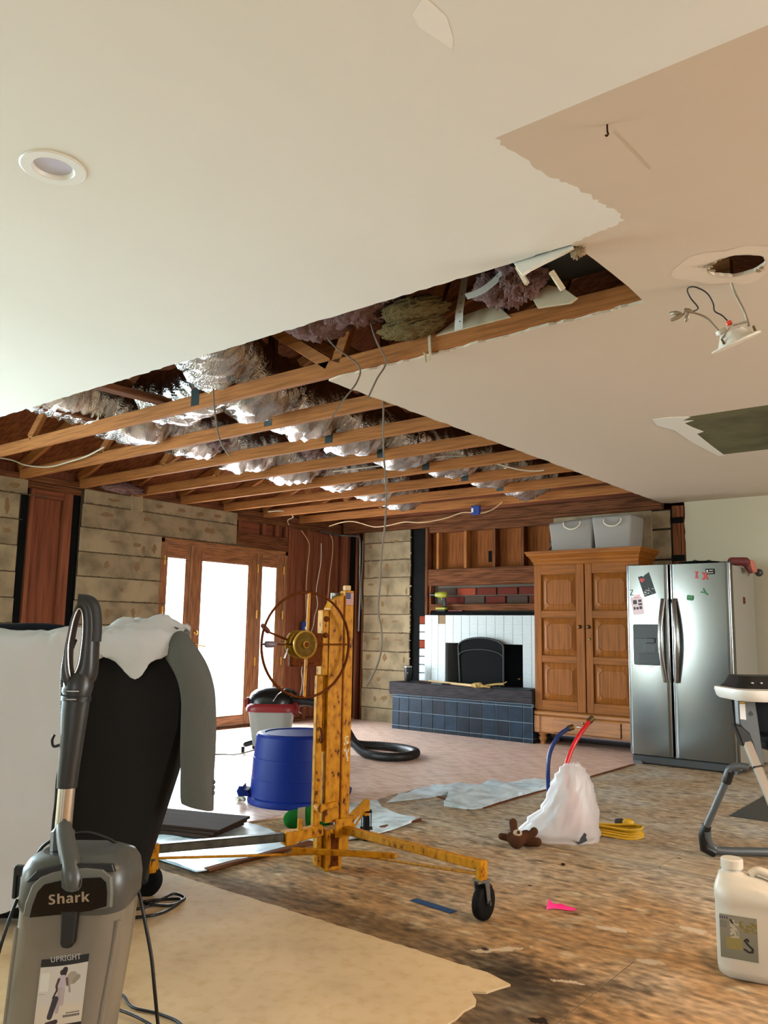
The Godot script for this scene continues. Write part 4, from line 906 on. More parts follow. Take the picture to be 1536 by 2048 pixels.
func build_fridge() -> void:
	var t := thing("refrigerator", "stainless steel side-by-side fridge with dispenser between armoire and white wall", "fridge", Vector3(-2.455, 0, -7.30), 0.6)
	# own axes: x from -0.46 to 0.46, doors stand forward of z 0
	obj("cabinet", G.new().span(Vector3(-0.452, 0.03, -0.72), Vector3(0.452, 1.745, -0.012), 0.006), M.fridge_side, t)
	var lx := -0.457
	var dl := obj("door", fridge_door(0.386, 0.095, 1.758), M.inox, t, Vector3(lx, 0, 0))
	var dr := obj("door", fridge_door(0.518, 0.095, 1.758), M.inox, t, Vector3(lx + 0.397, 0, 0))
	obj("gasket", G.new().span(Vector3(-0.45, 0.10, -0.013), Vector3(0.45, 1.75, 0.004)).span(Vector3(-0.075, 0.10, 0.0), Vector3(-0.056, 1.75, 0.03)), M.black_matt, t)
	obj("grille", G.new().span(Vector3(-0.45, 0.015, -0.1), Vector3(0.45, 0.090, 0.035), 0.01), M.dark_grey, t)
	obj("foot", G.new().span(Vector3(-0.44, 0.0, -0.02), Vector3(-0.36, 0.04, 0.055), 0.008), M.plastic_grey, t)
	obj("foot", G.new().span(Vector3(0.34, 0.0, -0.02), Vector3(0.44, 0.04, 0.055), 0.008), M.plastic_grey, t)
	# dispenser: frame, upper panel, dark niche
	var dx := 0.062
	var dw := 0.240
	obj("dispenser_frame", G.new().prism(rr2(0.262, 0.385, 0.02), 0.012, Transform3D(Basis(), Vector3(dx + dw / 2, 1.05, 0.064)), 0.004), M.inox_bright, dl)
	obj("dispenser_niche", G.new().prism(rr2(dw, 0.362, 0.016), 0.003, Transform3D(Basis(), Vector3(dx + dw / 2, 1.05, 0.0795))), M.niche, dl)
	obj("control_panel", G.new().prism(rr2(dw - 0.006, 0.125, 0.012), 0.004, Transform3D(Basis(), Vector3(dx + dw / 2, 1.165, 0.0825)), 0.002), M.plastic_dark, dl)
	obj("lever", G.new().span(Vector3(dx + 0.12, 1.065, 0.08), Vector3(dx + 0.20, 1.11, 0.098), 0.006).span(Vector3(dx + 0.10, 0.985, 0.0825), Vector3(dx + 0.205, 1.06, 0.088), 0.004), M.dark_grey, dl)
	obj("drip_tray", G.new().span(Vector3(dx + 0.05, 0.875, 0.0825), Vector3(dx + dw - 0.012, 0.975, 0.086), 0.003), M.plastic_dark, dl)
	for s in [[lx + 0.345, -1], [lx + 0.44, 1]]:
		var P := []
		for i in 17:
			var a := float(i) / 16
			P.append(Vector3(s[0] + s[1] * 0.022 * sin(PI * a), 1.455 - 0.725 * a, 0.085 + 0.05 * sin(PI * a)))
		obj("handle", G.new().tube(P, 0.014, 10, false, true, 1.5, Vector3.RIGHT).box(Vector3(s[0], 1.44, 0.072), Vector3(0.024, 0.03, 0.03), Basis(), 0.004).box(Vector3(s[0], 0.745, 0.072), Vector3(0.024, 0.03, 0.03), Basis(), 0.004), M.inox_handle, t)
	obj("badge", G.new().box(Vector3(0.295, 1.685, 0.077), Vector3(0.075, 0.048, 0.003), Basis(), 0.001), M.gloss_black, t)
	obj("badge_print", G.new().box(Vector3(0.272, 1.69, 0.079), Vector3(0.012, 0.014, 0.001)).box(Vector3(0.305, 1.694, 0.079), Vector3(0.03, 0.004, 0.001)).box(Vector3(0.298, 1.674, 0.079), Vector3(0.045, 0.003, 0.001)), M.white, t)
	obj("hinge_cover", G.new().box(Vector3(0.40, 1.76, -0.04), Vector3(0.09, 0.025, 0.12), Basis(), 0.006), M.dark_grey, t)
	obj("hinge_cover", G.new().box(Vector3(-0.40, 1.76, -0.04), Vector3(0.09, 0.025, 0.12), Basis(), 0.006), M.dark_grey, t)
	# what sticks to the doors and lies on top
	var zf := -7.30 + 0.0755
	var ft := thing("flyer", "black flyer with a red heart stuck aslant on the left fridge door", "flyer", Vector3(-2.715, 1.585, zf - 0.001), 0.6)
	ft.rotation.z = 0.30
	obj("sheet", G.new().prism(v2([-0.055, -0.10, 0.055, -0.10, 0.055, 0.10, 0.004, 0.085, -0.008, 0.075, -0.018, 0.088, -0.055, 0.088]), 0.0012), M.flyer_dark, ft)
	var heart := PackedVector2Array()
	for i in 20:
		var a := TAU * i / 20
		heart.append(Vector2(16 * pow(sin(a), 3), 13 * cos(a) - 5 * cos(2 * a) - 2 * cos(3 * a) - cos(4 * a)) * 0.0014)
	obj("heart", G.new().prism(heart, 0.0005, Transform3D(Basis.from_euler(Vector3(0, 0, -0.3)), Vector3(-0.028, 0.05, 0.0012))), M.magnet_red, ft)
	var pr := G.new()
	for i in 16: pr.box(Vector3(rng.randf_range(-0.045, 0.045), rng.randf_range(-0.09, -0.04), 0.0014), Vector3(rng.randf_range(0.006, 0.022), rng.randf_range(0.003, 0.009), 0.0004), Basis.from_euler(Vector3(0, 0, rng.randf_range(-0.3, 0.3))))
	obj("print", pr, M.print_grey, ft)
	var f2 := thing("flyer", "small white and pink flyer with a navy letter Z on the left fridge door", "flyer", Vector3(-2.805, 1.425, zf - 0.0005), 0.6)
	f2.rotation.z = 0.10
	obj("sheet", G.new().prism(v2([-0.05, -0.11, 0.05, -0.11, 0.05, 0.03, 0.035, 0.055, -0.06, 0.05]), 0.0012), M.flyer_pink, f2)
	obj("letter", text("Z", 0.05, 0.002), M.navy, f2, Vector3(-0.062, 0.052, 0.001))
	var p2 := G.new()
	p2.box(Vector3(0.005, 0.062, 0.0014), Vector3(0.06, 0.006, 0.0006), Basis.from_euler(Vector3(0, 0, 0.08))).box(Vector3(0.0, 0.046, 0.0014), Vector3(0.05, 0.005, 0.0006), Basis.from_euler(Vector3(0, 0, 0.08)))
	obj("pink_script", p2, M.pink_print, f2)
	var p3 := G.new()
	for q in [[-0.022, 0.005, .036, .038], [0.024, 0.012, .03, .022], [0.024, -0.018, .034, .018], [-0.032, -0.05, .018, .026], [-0.005, -0.052, .022, .022], [0.025, -0.05, .024, .026]]:
		p3.box(Vector3(q[0], q[1], 0.0014), Vector3(q[2], q[3], 0.0005))
	obj("photo_print", p3, M.print_dark, f2)
	for m in [["I", 1.628, -2.275, 0.06, M.magnet_red, "red letter I magnet high on the right fridge door", 0.0], ["X", 1.612, -2.215, 0.065, M.magnet_red, "red letter X magnet high on the right fridge door", 0.0], ["Y", 1.475, -2.17, 0.06, M.magnet_green, "green letter Y magnet on the right fridge door", 0.9]]:
		var o := obj("letter_magnet", text(m[0], m[3], 0.009, true), m[4], self, Vector3(m[2] - 0.015, m[1] - 0.02, zf - 0.004))
		o.rotation.z = m[6]
		tag(o, m[5], "magnet", "letter magnets on the fridge")
	var gm := thing("letter_magnet", "squarish green block magnet left of the green letter on the fridge", "magnet", Vector3(-2.335, 1.462, zf - 0.002), 0.6, "letter magnets on the fridge")
	gm.rotation.z = -0.12
	obj("block", G.new().prism(rr2(0.052, 0.045, 0.01), 0.01, Transform3D(), 0.002), M.magnet_green, gm)
	obj("number", text("03", 0.022, 0.002), M.green_light, gm, Vector3(-0.015, -0.008, 0.0095))
	var sm := obj("letter_magnet", text("B", 0.06, 0.008, true), M.dark_red, self, Vector3(-2.001, 1.40, -7.62))
	sm.rotation.y = PI / 2
	tag(sm, "dark red letter magnet on the white side of the fridge", "magnet", "letter magnets on the fridge")
	var bowl := thing("bowl", "low black dish lying on top of the fridge", "dish", Vector3(-2.33, 1.752, -7.52))
	obj("dish", G.new().lathe([Vector2(0.08, 0), Vector2(0.15, 0.012), Vector2(0.19, 0.035), Vector2(0.195, 0.038), Vector2(0.185, 0.036), Vector2(0.14, 0.018), Vector2(0.05, 0.012)], 28), M.black, bowl)
	obj("wire", G.new().tube(curve(v3s([-0.08, 0.03, 0, -0.05, 0.06, 0, 0.02, 0.04, 0.02, 0.08, 0.055, 0, 0.12, 0.03, 0.02]), 5), 0.005, 6), M.black, bowl)
	var bx := thing("tool_pouch", "brown leather pouch with pale flap on the right back of the fridge top", "pouch", Vector3(-2.02, 1.752, -7.58))
	obj("pouch", G.new().blob([[Vector3(-0.04, 0.04, 0.05), Vector3(0.06, 0.035, 0.0), 0.035, 0.04], [Vector3(0.05, 0.03, 0), Vector3(0.09, -0.05, -0.03), 0.025, 0.02]], 0.009, 0.015), M.dark_red, bx)
	obj("flap", G.new().box(Vector3(0.085, -0.0, -0.10), Vector3(0.05, 0.11, 0.12), Basis.from_euler(Vector3(0, 0, 0.2)), 0.01), M.pink_skin, bx)
	obj("buckle", G.new().ball(Vector3(0.12, -0.05, -0.20), Vector3(0.035, 0.035, 0.035), Basis(), 7), M.dark_grey, bx)


func text(s: String, h: float, d: float, bold := false) -> TextMesh:
	var f := SystemFont.new()
	f.font_names = PackedStringArray(["Droid Sans"])
	f.font_weight = 700 if bold else 500
	var m := TextMesh.new()
	m.font = f
	m.text = s
	m.font_size = 64
	m.pixel_size = h / 46.0
	m.depth = d
	m.curve_step = 1.5
	m.horizontal_alignment = HORIZONTAL_ALIGNMENT_LEFT
	m.vertical_alignment = VERTICAL_ALIGNMENT_BOTTOM
	return m


func caster(parent: Node3D, top: Vector3, r: float, face: float, mats: Material, ytop: float) -> void:
	var b := Basis.from_euler(Vector3(0, face, 0))
	var c := Vector3(top.x, r, top.z) + b * Vector3(0.02, 0, 0)
	var k := obj("caster", G.new().lathe([Vector2(r * 0.55, -0.016), Vector2(r * 0.95, -0.017), Vector2(r, -0.009), Vector2(r, 0.009), Vector2(r * 0.95, 0.017), Vector2(r * 0.55, 0.016)], 28, Transform3D(b * Basis(Vector3.RIGHT, Vector3.BACK, Vector3.DOWN), c)), M.rubber, parent)
	obj("hub", G.new().lathe([Vector2(r * 0.55, -0.012), Vector2(r * 0.55, 0.012)], 20, Transform3D(b * Basis(Vector3.RIGHT, Vector3.BACK, Vector3.DOWN), c)).lathe([Vector2(0.009, -0.034), Vector2(0.009, 0.034)], 10, Transform3D(b * Basis(Vector3.RIGHT, Vector3.BACK, Vector3.DOWN), c)), M.dark_grey, k)
	var f := G.new()
	for s in [-0.026, 0.026]:
		f.prism(v2([0.012, 0.0, 0.0, 0.012, -0.012, 0.0, -0.030, r * 1.25, 0.002, r * 1.25]), 0.004, Transform3D(b, c + b * Vector3(0, 0, s - 0.002)), 0.001)
	f.box(c + b * Vector3(-0.016, r * 1.25 + 0.003, 0), Vector3(0.05, 0.008, 0.06), b, 0.002)
	f.tube([Vector3(top.x, c.y + r * 1.25, top.z), Vector3(top.x, ytop, top.z)], 0.014, 10)
	obj("fork", f, mats, k)


func build_lift() -> void:
	var rust := noise_tex(0.03, 61, [[0.0, Color(0.22, 0.11, 0.05)], [0.19, Color(0.40, 0.22, 0.08)], [0.27, Color(0.78, 0.50, 0.10)], [0.6, Color(0.88, 0.60, 0.16)], [1.0, Color(0.95, 0.68, 0.22)]], 512, FastNoiseLite.TYPE_SIMPLEX_SMOOTH, 6)
	M.yellow = tri_mat(Color(0.80, 0.79, 0.50), rust, Vector3(1.8, 0.9, 1.8), 0.5)
	M.yellow.metallic_specular = 0.25
	M.rusty = tri_mat(Color(0.42, 0.31, 0.22), rust, Vector3.ONE * 3.0, 0.7, null, 0.0, 0.3)
	var t := thing("drywall_lift", "rusty yellow drywall lift with crank wheel and three castered legs", "drywall lift", Vector3(-2.745, 0, -3.13), -20.0)
	# mast: three nested channels
	var g := G.new()
	g.span(Vector3(-0.03, 0.05, -0.046), Vector3(0.03, 1.335, 0.004), 0.004)
	obj("outer_channel", g, M.yellow, t)
	obj("cap_block", G.new().span(Vector3(-0.016, 1.335, -0.036), Vector3(0.016, 1.362, -0.004), 0.004), M.pale_wood, t)
	obj("channel_groove", G.new().span(Vector3(0.005, 0.24, 0.004), Vector3(0.026, 1.27, 0.017)), M.rusty, t)
	obj("middle_channel", G.new().prism(v2([0.017, 0.22, 0.092, 0.22, 0.092, 1.245, 0.070, 1.285, 0.017, 1.31]), 0.07, Transform3D(Basis(Vector3.BACK, Vector3.UP, Vector3.LEFT), Vector3(0.035, 0, 0)), 0.004), M.yellow, t)
	obj("inner_plate", G.new().span(Vector3(-0.03, 0.915, 0.092), Vector3(0.03, 1.235, 0.128), 0.004), M.yellow, t)
	obj("inner_channel", G.new().span(Vector3(-0.018, 0.20, 0.108), Vector3(0.016, 0.915, 0.142), 0.004).span(Vector3(-0.012, 0.55, 0.092), Vector3(0.010, 0.92, 0.104), 0.002), M.yellow, t)
	obj("hook", G.new().tube(curve(v3s([0.016, 0.66, 0.125, 0.04, 0.655, 0.128, 0.05, 0.625, 0.125, 0.035, 0.60, 0.122, 0.018, 0.61, 0.12]), 4), 0.008, 8), M.rusty, t)
	for p in [[1.19, 0.11], [1.11, 0.112]]:
		obj("bolt", G.new().lathe([Vector2(0.014, 0.0), Vector2(0.014, 0.006), Vector2(0.007, 0.008), Vector2(0.001, 0.008)], 10, Transform3D(Basis(Vector3.UP, Vector3.RIGHT, Vector3.FORWARD), Vector3(0.030, p[0], p[1]))), M.rusty, t)
	obj("back_bar", G.new().span(Vector3(-0.045, 1.0, -0.03), Vector3(-0.032, 1.325, 0.05), 0.003), M.galv, t)
	# flag sticker near the top
	var im := Image.create(64, 64, false, Image.FORMAT_RGB8)
	for y in 64:
		for x in 64:
			var c := Color(0.78, 0.76, 0.72) if (y * 13 / 64) % 2 else Color(0.62, 0.13, 0.13)
			if x < 40 and y < 34: c = Color(0.15, 0.17, 0.36) if (x % 8 != 4 or y % 8 != 4) else Color(0.8, 0.8, 0.8)
			im.set_pixel(x, y, c)
	var fm := mat(Color(0.9, 0.9, 0.9), 0.6)
	fm.albedo_texture = ImageTexture.create_from_image(im)
	var fl := G.new()
	fl.uvquad(Vector3(0.0308, 1.262, 0.000), Vector3(0.0308, 1.262, -0.042), Vector3(0.0308, 1.325, -0.042), Vector3(0.0308, 1.325, 0.000))
	obj("flag_sticker", fl, fm, t)
	# stencilled marks, rubbed
	var sm := G.new()
	for i in 16:
		sm.box(Vector3(0.0306, 0.50 + rng.randf() * 0.12, -0.02 + rng.randf_range(-0.013, 0.013)), Vector3(0.0006, rng.randf_range(0.004, 0.022), rng.randf_range(0.003, 0.008)), Basis.from_euler(Vector3(rng.randf_range(-0.5, 0.5), 0, 0)))
	obj("paint_mark", sm, M.mark_white, t)
	# crank wheel, drum and grips; the axle points along x
	var c := Vector3(0.16, 1.067, 0.275)
	var W := Node3D.new()
	W.name = "crank"
	t.add_child(W)
	W.position = c
	W.rotation.y = 0.12
	var rim := []
	for i in 56:
		var a := TAU * i / 56
		rim.append(Vector3(-0.05, sin(a) * 0.247, cos(a) * 0.247 - 0.03))
	obj("rim", G.new().tube(rim, 0.0065, 8, true), M.rusty, W)
	obj("spoke", G.new().bar(Vector3(-0.05, -0.245, -0.024), Vector3(-0.05, 0.245, -0.036), 0.012, 0.014, Vector3.RIGHT, 0.002), M.yellow, W)
	obj("spoke", G.new().bar(Vector3(-0.05, 0.0, -0.275), Vector3(-0.05, 0.0, 0.215), 0.008, 0.010, Vector3.RIGHT, 0.002), M.rusty, W)
	var ax := Basis(Vector3.UP, Vector3.RIGHT, Vector3.FORWARD)
	obj("drum", G.new().edgelathe([Vector2(0.062, -0.01), Vector2(0.066, -0.008), Vector2(0.066, -0.002), Vector2(0.060, 0.0), Vector2(0.056, -0.004)], 30, Transform3D(ax, Vector3(-0.012, 0, 0))).edgelathe([Vector2(0.02, -0.004), Vector2(0.018, 0.006), Vector2(0.010, 0.010), Vector2(0.001, 0.010)], 30, Transform3D(ax, Vector3(-0.012, 0, 0))).edgelathe([Vector2(0.04, -0.075), Vector2(0.04, -0.008)], 26, Transform3D(ax, Vector3(-0.012, 0, 0))).edgelathe([Vector2(0.001, -0.085), Vector2(0.064, -0.085), Vector2(0.066, -0.078), Vector2(0.062, -0.072), Vector2(0.04, -0.072)], 30, Transform3D(ax, Vector3(-0.012, 0, 0))).edgelathe([Vector2(0.04, -0.046), Vector2(0.064, -0.045), Vector2(0.066, -0.041), Vector2(0.063, -0.036), Vector2(0.04, -0.036)], 30, Transform3D(ax, Vector3(-0.012, 0, 0))), M.brassy, W)
	obj("drum_face", G.new().lathe([Vector2(0.058, -0.006), Vector2(0.057, -0.004), Vector2(0.018, -0.004)], 28, Transform3D(ax, Vector3(-0.0115, 0, 0))), M.drum_dark, W)
	obj("axle", G.new().tube([Vector3(-0.22, 0, 0), Vector3(0.0, 0, 0)], 0.012, 10), M.rusty, W)
	obj("grip", G.new().tube([Vector3(-0.04, 0, 0.205), Vector3(-0.04, 0, 0.198), Vector3(-0.04, 0, 0.165), Vector3(-0.04, 0, 0.155), Vector3(-0.045, 0.0, 0.14)], [0.012, 0.015, 0.015, 0.013, 0.005], 12), M.grip, W)
	obj("grip", G.new().tube([Vector3(-0.10, 0.09, 0.19), Vector3(-0.10, 0.083, 0.182), Vector3(-0.10, 0.058, 0.155), Vector3(-0.10, 0.053, 0.149)], [0.008, 0.012, 0.012, 0.007], 12), M.dark_red, W)
	obj("grip_stem", G.new().tube([Vector3(-0.10, 0.055, 0.15), Vector3(-0.08, 0.02, 0.06)], 0.005, 8), M.rusty, W)
	obj("wire_end", G.new().tube(curve(v3s([-0.06, -0.02, 0.066, -0.06, -0.05, 0.08, -0.06, -0.065, 0.085]), 3), 0.004, 6), M.steel, W)
	obj("winch_plate", G.new().span(Vector3(0.0, 0.96, 0.13), Vector3(0.03, 1.12, 0.30), 0.003), M.rusty, t)
	# foot of the mast with the three legs
	obj("foot_box", G.new().span(Vector3(-0.035, 0.0, 0.0), Vector3(0.045, 0.19, 0.09), 0.004).span(Vector3(-0.03, 0.02, 0.095), Vector3(0.02, 0.19, 0.12), 0.003), M.yellow, t)
	obj("foot_groove", G.new().span(Vector3(0.046, 0.02, 0.02), Vector3(0.048, 0.17, 0.06)), M.rusty, t)
	obj("pulley", G.new().tube([Vector3(0.02, 0.295, 0.13), Vector3(0.06, 0.295, 0.13)], 0.020, 14).bar(Vector3(0.04, 0.295, 0.12), Vector3(0.04, 0.305, 0.03), 0.03, 0.028, Vector3.UP, 0.004), M.yellow, t)
	var lr := obj("leg", G.new().bar(Vector3(0.04, 0.182, -0.01), Vector3(0.945, 0.213, -0.149), 0.036, 0.036, Vector3.UP, 0.004).span(Vector3(0.045, 0.15, -0.06), Vector3(0.056, 0.235, 0.045), 0.002), M.yellow, t)
	var ll := obj("leg", G.new().bar(Vector3(0.015, 0.188, 0.10), Vector3(0.017, 0.17, 0.30), 0.05, 0.05, Vector3.UP, 0.004).bar(Vector3(0.017, 0.172, 0.24), Vector3(0.017, 0.170, 0.30), 0.062, 0.062, Vector3.UP, 0.004).span(Vector3(0.006, 0.19, 0.205), Vector3(0.028, 0.25, 0.225), 0.003), M.yellow, t)
	obj("sliding_tube", G.new().bar(Vector3(0.016, 0.176, 0.28), Vector3(0.012, 0.196, 0.895), 0.038, 0.038, Vector3.UP, 0.004), M.dark_steel, ll)
	obj("end_bracket", G.new().span(Vector3(-0.014, 0.10, 0.888), Vector3(0.038, 0.218, 0.93), 0.004), M.yellow, ll)
	var lb := obj("leg", G.new().bar(Vector3(-0.03, 0.175, -0.04), Vector3(-0.385, 0.197, -0.39), 0.034, 0.036, Vector3.UP, 0.004).bar(Vector3(-0.372, 0.215, -0.378), Vector3(-0.372, 0.12, -0.378), 0.03, 0.03, Vector3.RIGHT, 0.003), M.yellow, t)
	obj("end_bracket", G.new().span(Vector3(0.915, 0.155, -0.168), Vector3(0.950, 0.232, -0.128), 0.004), M.yellow, lr)
	obj("tie_rod", G.new().tube([Vector3(0.04, 0.075, 0.0), Vector3(0.93, 0.178, -0.147)], 0.006, 8), M.yellow, lr)
	obj("tie_rod", G.new().tube([Vector3(0.0, 0.075, 0.11), Vector3(0.012, 0.155, 0.90)], 0.006, 8), M.yellow, ll)
	obj("tie_rod", G.new().tube([Vector3(-0.03, 0.07, -0.03), Vector3(-0.372, 0.165, -0.375)], 0.006, 8), M.yellow, lb)
	obj("brace_bar", G.new().bar(Vector3(0.05, 0.122, 0.27), Vector3(0.34, 0.118, -0.10), 0.02, 0.026, Vector3.UP, 0.003).box(Vector3(0.345, 0.118, -0.105), Vector3(0.03, 0.02, 0.03), Basis(), 0.006), M.yellow, t)
	caster(t, Vector3(0.931, 0, -0.147), 0.068, 1.95, M.galv, 0.16)
	caster(t, Vector3(0.012, 0, 0.91), 0.068, 4.2, M.galv, 0.12)
	caster(t, Vector3(-0.379, 0, -0.384), 0.066, -0.5, M.rubber, 0.15)


func build_armchair() -> void:
	# own axes: x to the right of its back, z out of its back
	var at := Vector3(-2.75, 0, -1.98)
	var t := thing("armchair", "high-backed dark armchair seen from behind under white cloth", "armchair", at, 38.5)
	var out := v2([-0.05, 0.03, -0.018, 0.115, 0.045, 0.333, 0.108, 0.555, 0.155, 0.76, 0.160, 0.86, 0.150, 0.95, 0.12, 1.02, 0.06, 1.06, -0.15, 1.075, -0.60, 1.10, -0.80, 1.08, -0.87, 1.0, -0.88, 0.86, -0.85, 0.6, -0.78, 0.30, -0.72, 0.03])
	var R := []
	var cen := Vector2(-0.36, 0.6)
	for z in [[-0.20, 0.93], [-0.19, 0.97], [-0.15, 1.0], [-0.05, 1.0], [-0.012, 0.985], [0.0, 0.95]]:
		var r := PackedVector3Array()
		for p in out:
			var q := cen + (p - cen) * Vector2(z[1], z[1])
			r.append(Vector3(q.x, maxf(q.y, 0.03), z[0]))
		R.append(r)
	obj("back", G.new().loft(R), M.leather, t)
	obj("seat", G.new().box(Vector3(-0.42, 0.30, -0.50), Vector3(0.50, 0.34, 0.62), Basis(), 0.05), M.leather, t)
	obj("arm", G.new().box(Vector3(-0.74, 0.36, -0.50), Vector3(0.15, 0.50, 0.62), Basis(), 0.05), M.leather, t)
	obj("arm", G.new().box(Vector3(-0.17, 0.36, -0.50), Vector3(0.12, 0.45, 0.62), Basis(), 0.05), M.leather, t)
	for f in [[-0.12, -0.1], [-0.66, -0.1], [-0.16, -0.75], [-0.7, -0.75]]:
		obj("foot", G.new().box(Vector3(f[0], 0.02, f[1]), Vector3(0.06, 0.04, 0.06), Basis(), 0.01), M.black, t)
	tag(obj("dark_cushion", G.new().tube(curve(v3s([-0.74, 1.10, -0.17, -0.5, 1.108, -0.17, -0.36, 1.095, -0.16, -0.26, 1.085, -0.15]), 6), 0.038, 12), M.navy_cloth, self, Vector3.ZERO), "dark blue black bundle on top of the armchair behind the white cloth", "cushion").transform = t.transform
	# white cloth thrown over it: one sheet hanging low at the left, rucked over the top to the right
	var C := [
		v3s([-0.95, 0.62, -0.24, -0.75, 0.70, -0.24, -0.55, 0.80, -0.25, -0.36, 0.85, -0.24, -0.2, 0.88, -0.25, -0.04, 0.90, -0.24, 0.10, 0.92, -0.22]),
		v3s([-0.94, 1.07, -0.20, -0.75, 1.085, -0.22, -0.55, 1.09, -0.22, -0.36, 1.095, -0.22, -0.2, 1.10, -0.22, -0.04, 1.13, -0.21, 0.115, 1.10, -0.20]),
		v3s([-0.93, 1.118, -0.10, -0.75, 1.122, -0.10, -0.56, 1.105, -0.08, -0.36, 1.118, -0.10, -0.2, 1.13, -0.11, -0.04, 1.168, -0.11, 0.125, 1.13, -0.13]),
		v3s([-0.92, 1.09, 0.02, -0.75, 1.09, 0.02, -0.56, 1.078, 0.02, -0.37, 1.10, 0.015, -0.21, 1.115, 0.01, -0.04, 1.148, 0.0, 0.125, 1.115, -0.04]),
		v3s([-0.92, 0.98, 0.045, -0.75, 0.98, 0.05, -0.56, 0.99, 0.045, -0.37, 1.0, 0.04, -0.21, 1.06, 0.03, -0.05, 1.08, 0.035, 0.115, 1.085, 0.0]),
		v3s([-0.92, 0.75, 0.07, -0.75, 0.76, 0.05, -0.56, 0.77, 0.06, -0.35, 0.83, 0.045, -0.215, 1.02, 0.03, -0.07, 1.01, 0.045, 0.09, 1.055, 0.015]),
		v3s([-0.92, 0.45, 0.09, -0.75, 0.45, 0.07, -0.55, 0.46, 0.085, -0.335, 0.55, 0.055, -0.215, 0.995, 0.025, -0.065, 0.975, 0.04, 0.06, 1.03, 0.02]),
		v3s([-0.92, 0.07, 0.10, -0.75, 0.06, 0.08, -0.54, 0.07, 0.095, -0.325, 0.22, 0.06, -0.21, 0.98, 0.022, -0.035, 0.935, 0.04, 0.02, 1.012, 0.02])]
	var P := patch(C, 7, 6)
	var nz := FastNoiseLite.new()
	nz.seed = 77
	nz.frequency = 2.4
	for i in P.size():
		for k in P[i].size():
			var p: Vector3 = P[i][k]
			var fold := sin(p.x * 21.0 + nz.get_noise_2d(p.x * 2.0, p.y) * 3.0) * 0.008 * clampf((1.08 - p.y) * 2.5, 0.0, 1.0)
			var ruck := nz.get_noise_3d(p.x * 3.6 + p.z * 2.0, p.y * 1.2, p.z * 3.2) * 0.045 * smoothstep(0.9, 1.08, p.y) * smoothstep(-0.75, -0.2, p.x)
			P[i][k] = p + Vector3(0, ruck, fold + ruck * 0.4 + nz.get_noise_2d(p.x * 2.0, p.y * 1.6) * 0.012)
	var cl := obj("white_cloth", G.new().grid(P, 0.003), M.sheet)
	cl.transform = t.transform
	tag(cl, "large white cloth draped over the back of the dark armchair", "cloth")
	# grey jacket over the right corner, one sleeve hanging
	var J := thing("jacket", "grey wool jacket hanging by one sleeve over the armchair corner", "jacket", at, 38.5)
	var S := []
	for s in [[0.045, 1.10, -0.10, 0.05, 0.035, 1.0], [0.085, 1.075, -0.04, 0.062, 0.045, 0.9], [0.132, 1.03, 0.0, 0.062, 0.05, 0.7], [0.178, 0.96, 0.018, 0.064, 0.05, 0.45], [0.205, 0.88, 0.025, 0.066, 0.048, 0.2], [0.217, 0.78, 0.028, 0.067, 0.046, 0.06], [0.221, 0.67, 0.03, 0.066, 0.043, 0.0], [0.224, 0.57, 0.03, 0.064, 0.040, 0.0], [0.228, 0.50, 0.03, 0.063, 0.037, -0.05], [0.231, 0.462, 0.03, 0.062, 0.034, -0.2]]:
		var r := PackedVector3Array()
		for k in 24:
			var a := TAU * k / 24
			var u := Vector3(cos(s[5]), sin(s[5]), 0)
			var w := 1.0 + 0.05 * sin(a * 3.0 + s[1] * 9.0) + 0.03 * sin(a * 5.0 - s[1] * 17.0)
			r.append(Vector3(s[0], s[1], s[2]) + u * cos(a) * s[3] * w + Vector3(0, 0, 1) * sin(a) * s[4] * w)
		r.reverse()
		S.append(r)
	var dense := []
	for i in S.size() - 1:
		for q in 4:
			var r := PackedVector3Array()
			for k in 24: r.append(S[i][k].cubic_interpolate(S[i + 1][k], S[maxi(i - 1, 0)][k], S[mini(i + 2, S.size() - 1)][k], q / 4.0))
			dense.append(r)
	dense.append(S[-1])
	for r in dense: r.reverse()
	dense.reverse()
	obj("sleeve", G.new().loft(dense), M.wool, J)
	for y in [0.555, 0.535, 0.515]:
		obj("cuff_button", G.new().ball(Vector3(0.283, y, 0.03), Vector3(0.010, 0.010, 0.010), Basis(), 8), M.dark_grey, J)
	obj("body", G.new().blob([[Vector3(0.06, 1.10, -0.12), Vector3(-0.08, 1.06, -0.25), 0.04, 0.05], [Vector3(-0.08, 1.06, -0.25), Vector3(-0.12, 0.75, -0.27), 0.05, 0.055]], 0.015, 0.02), M.wool, J)


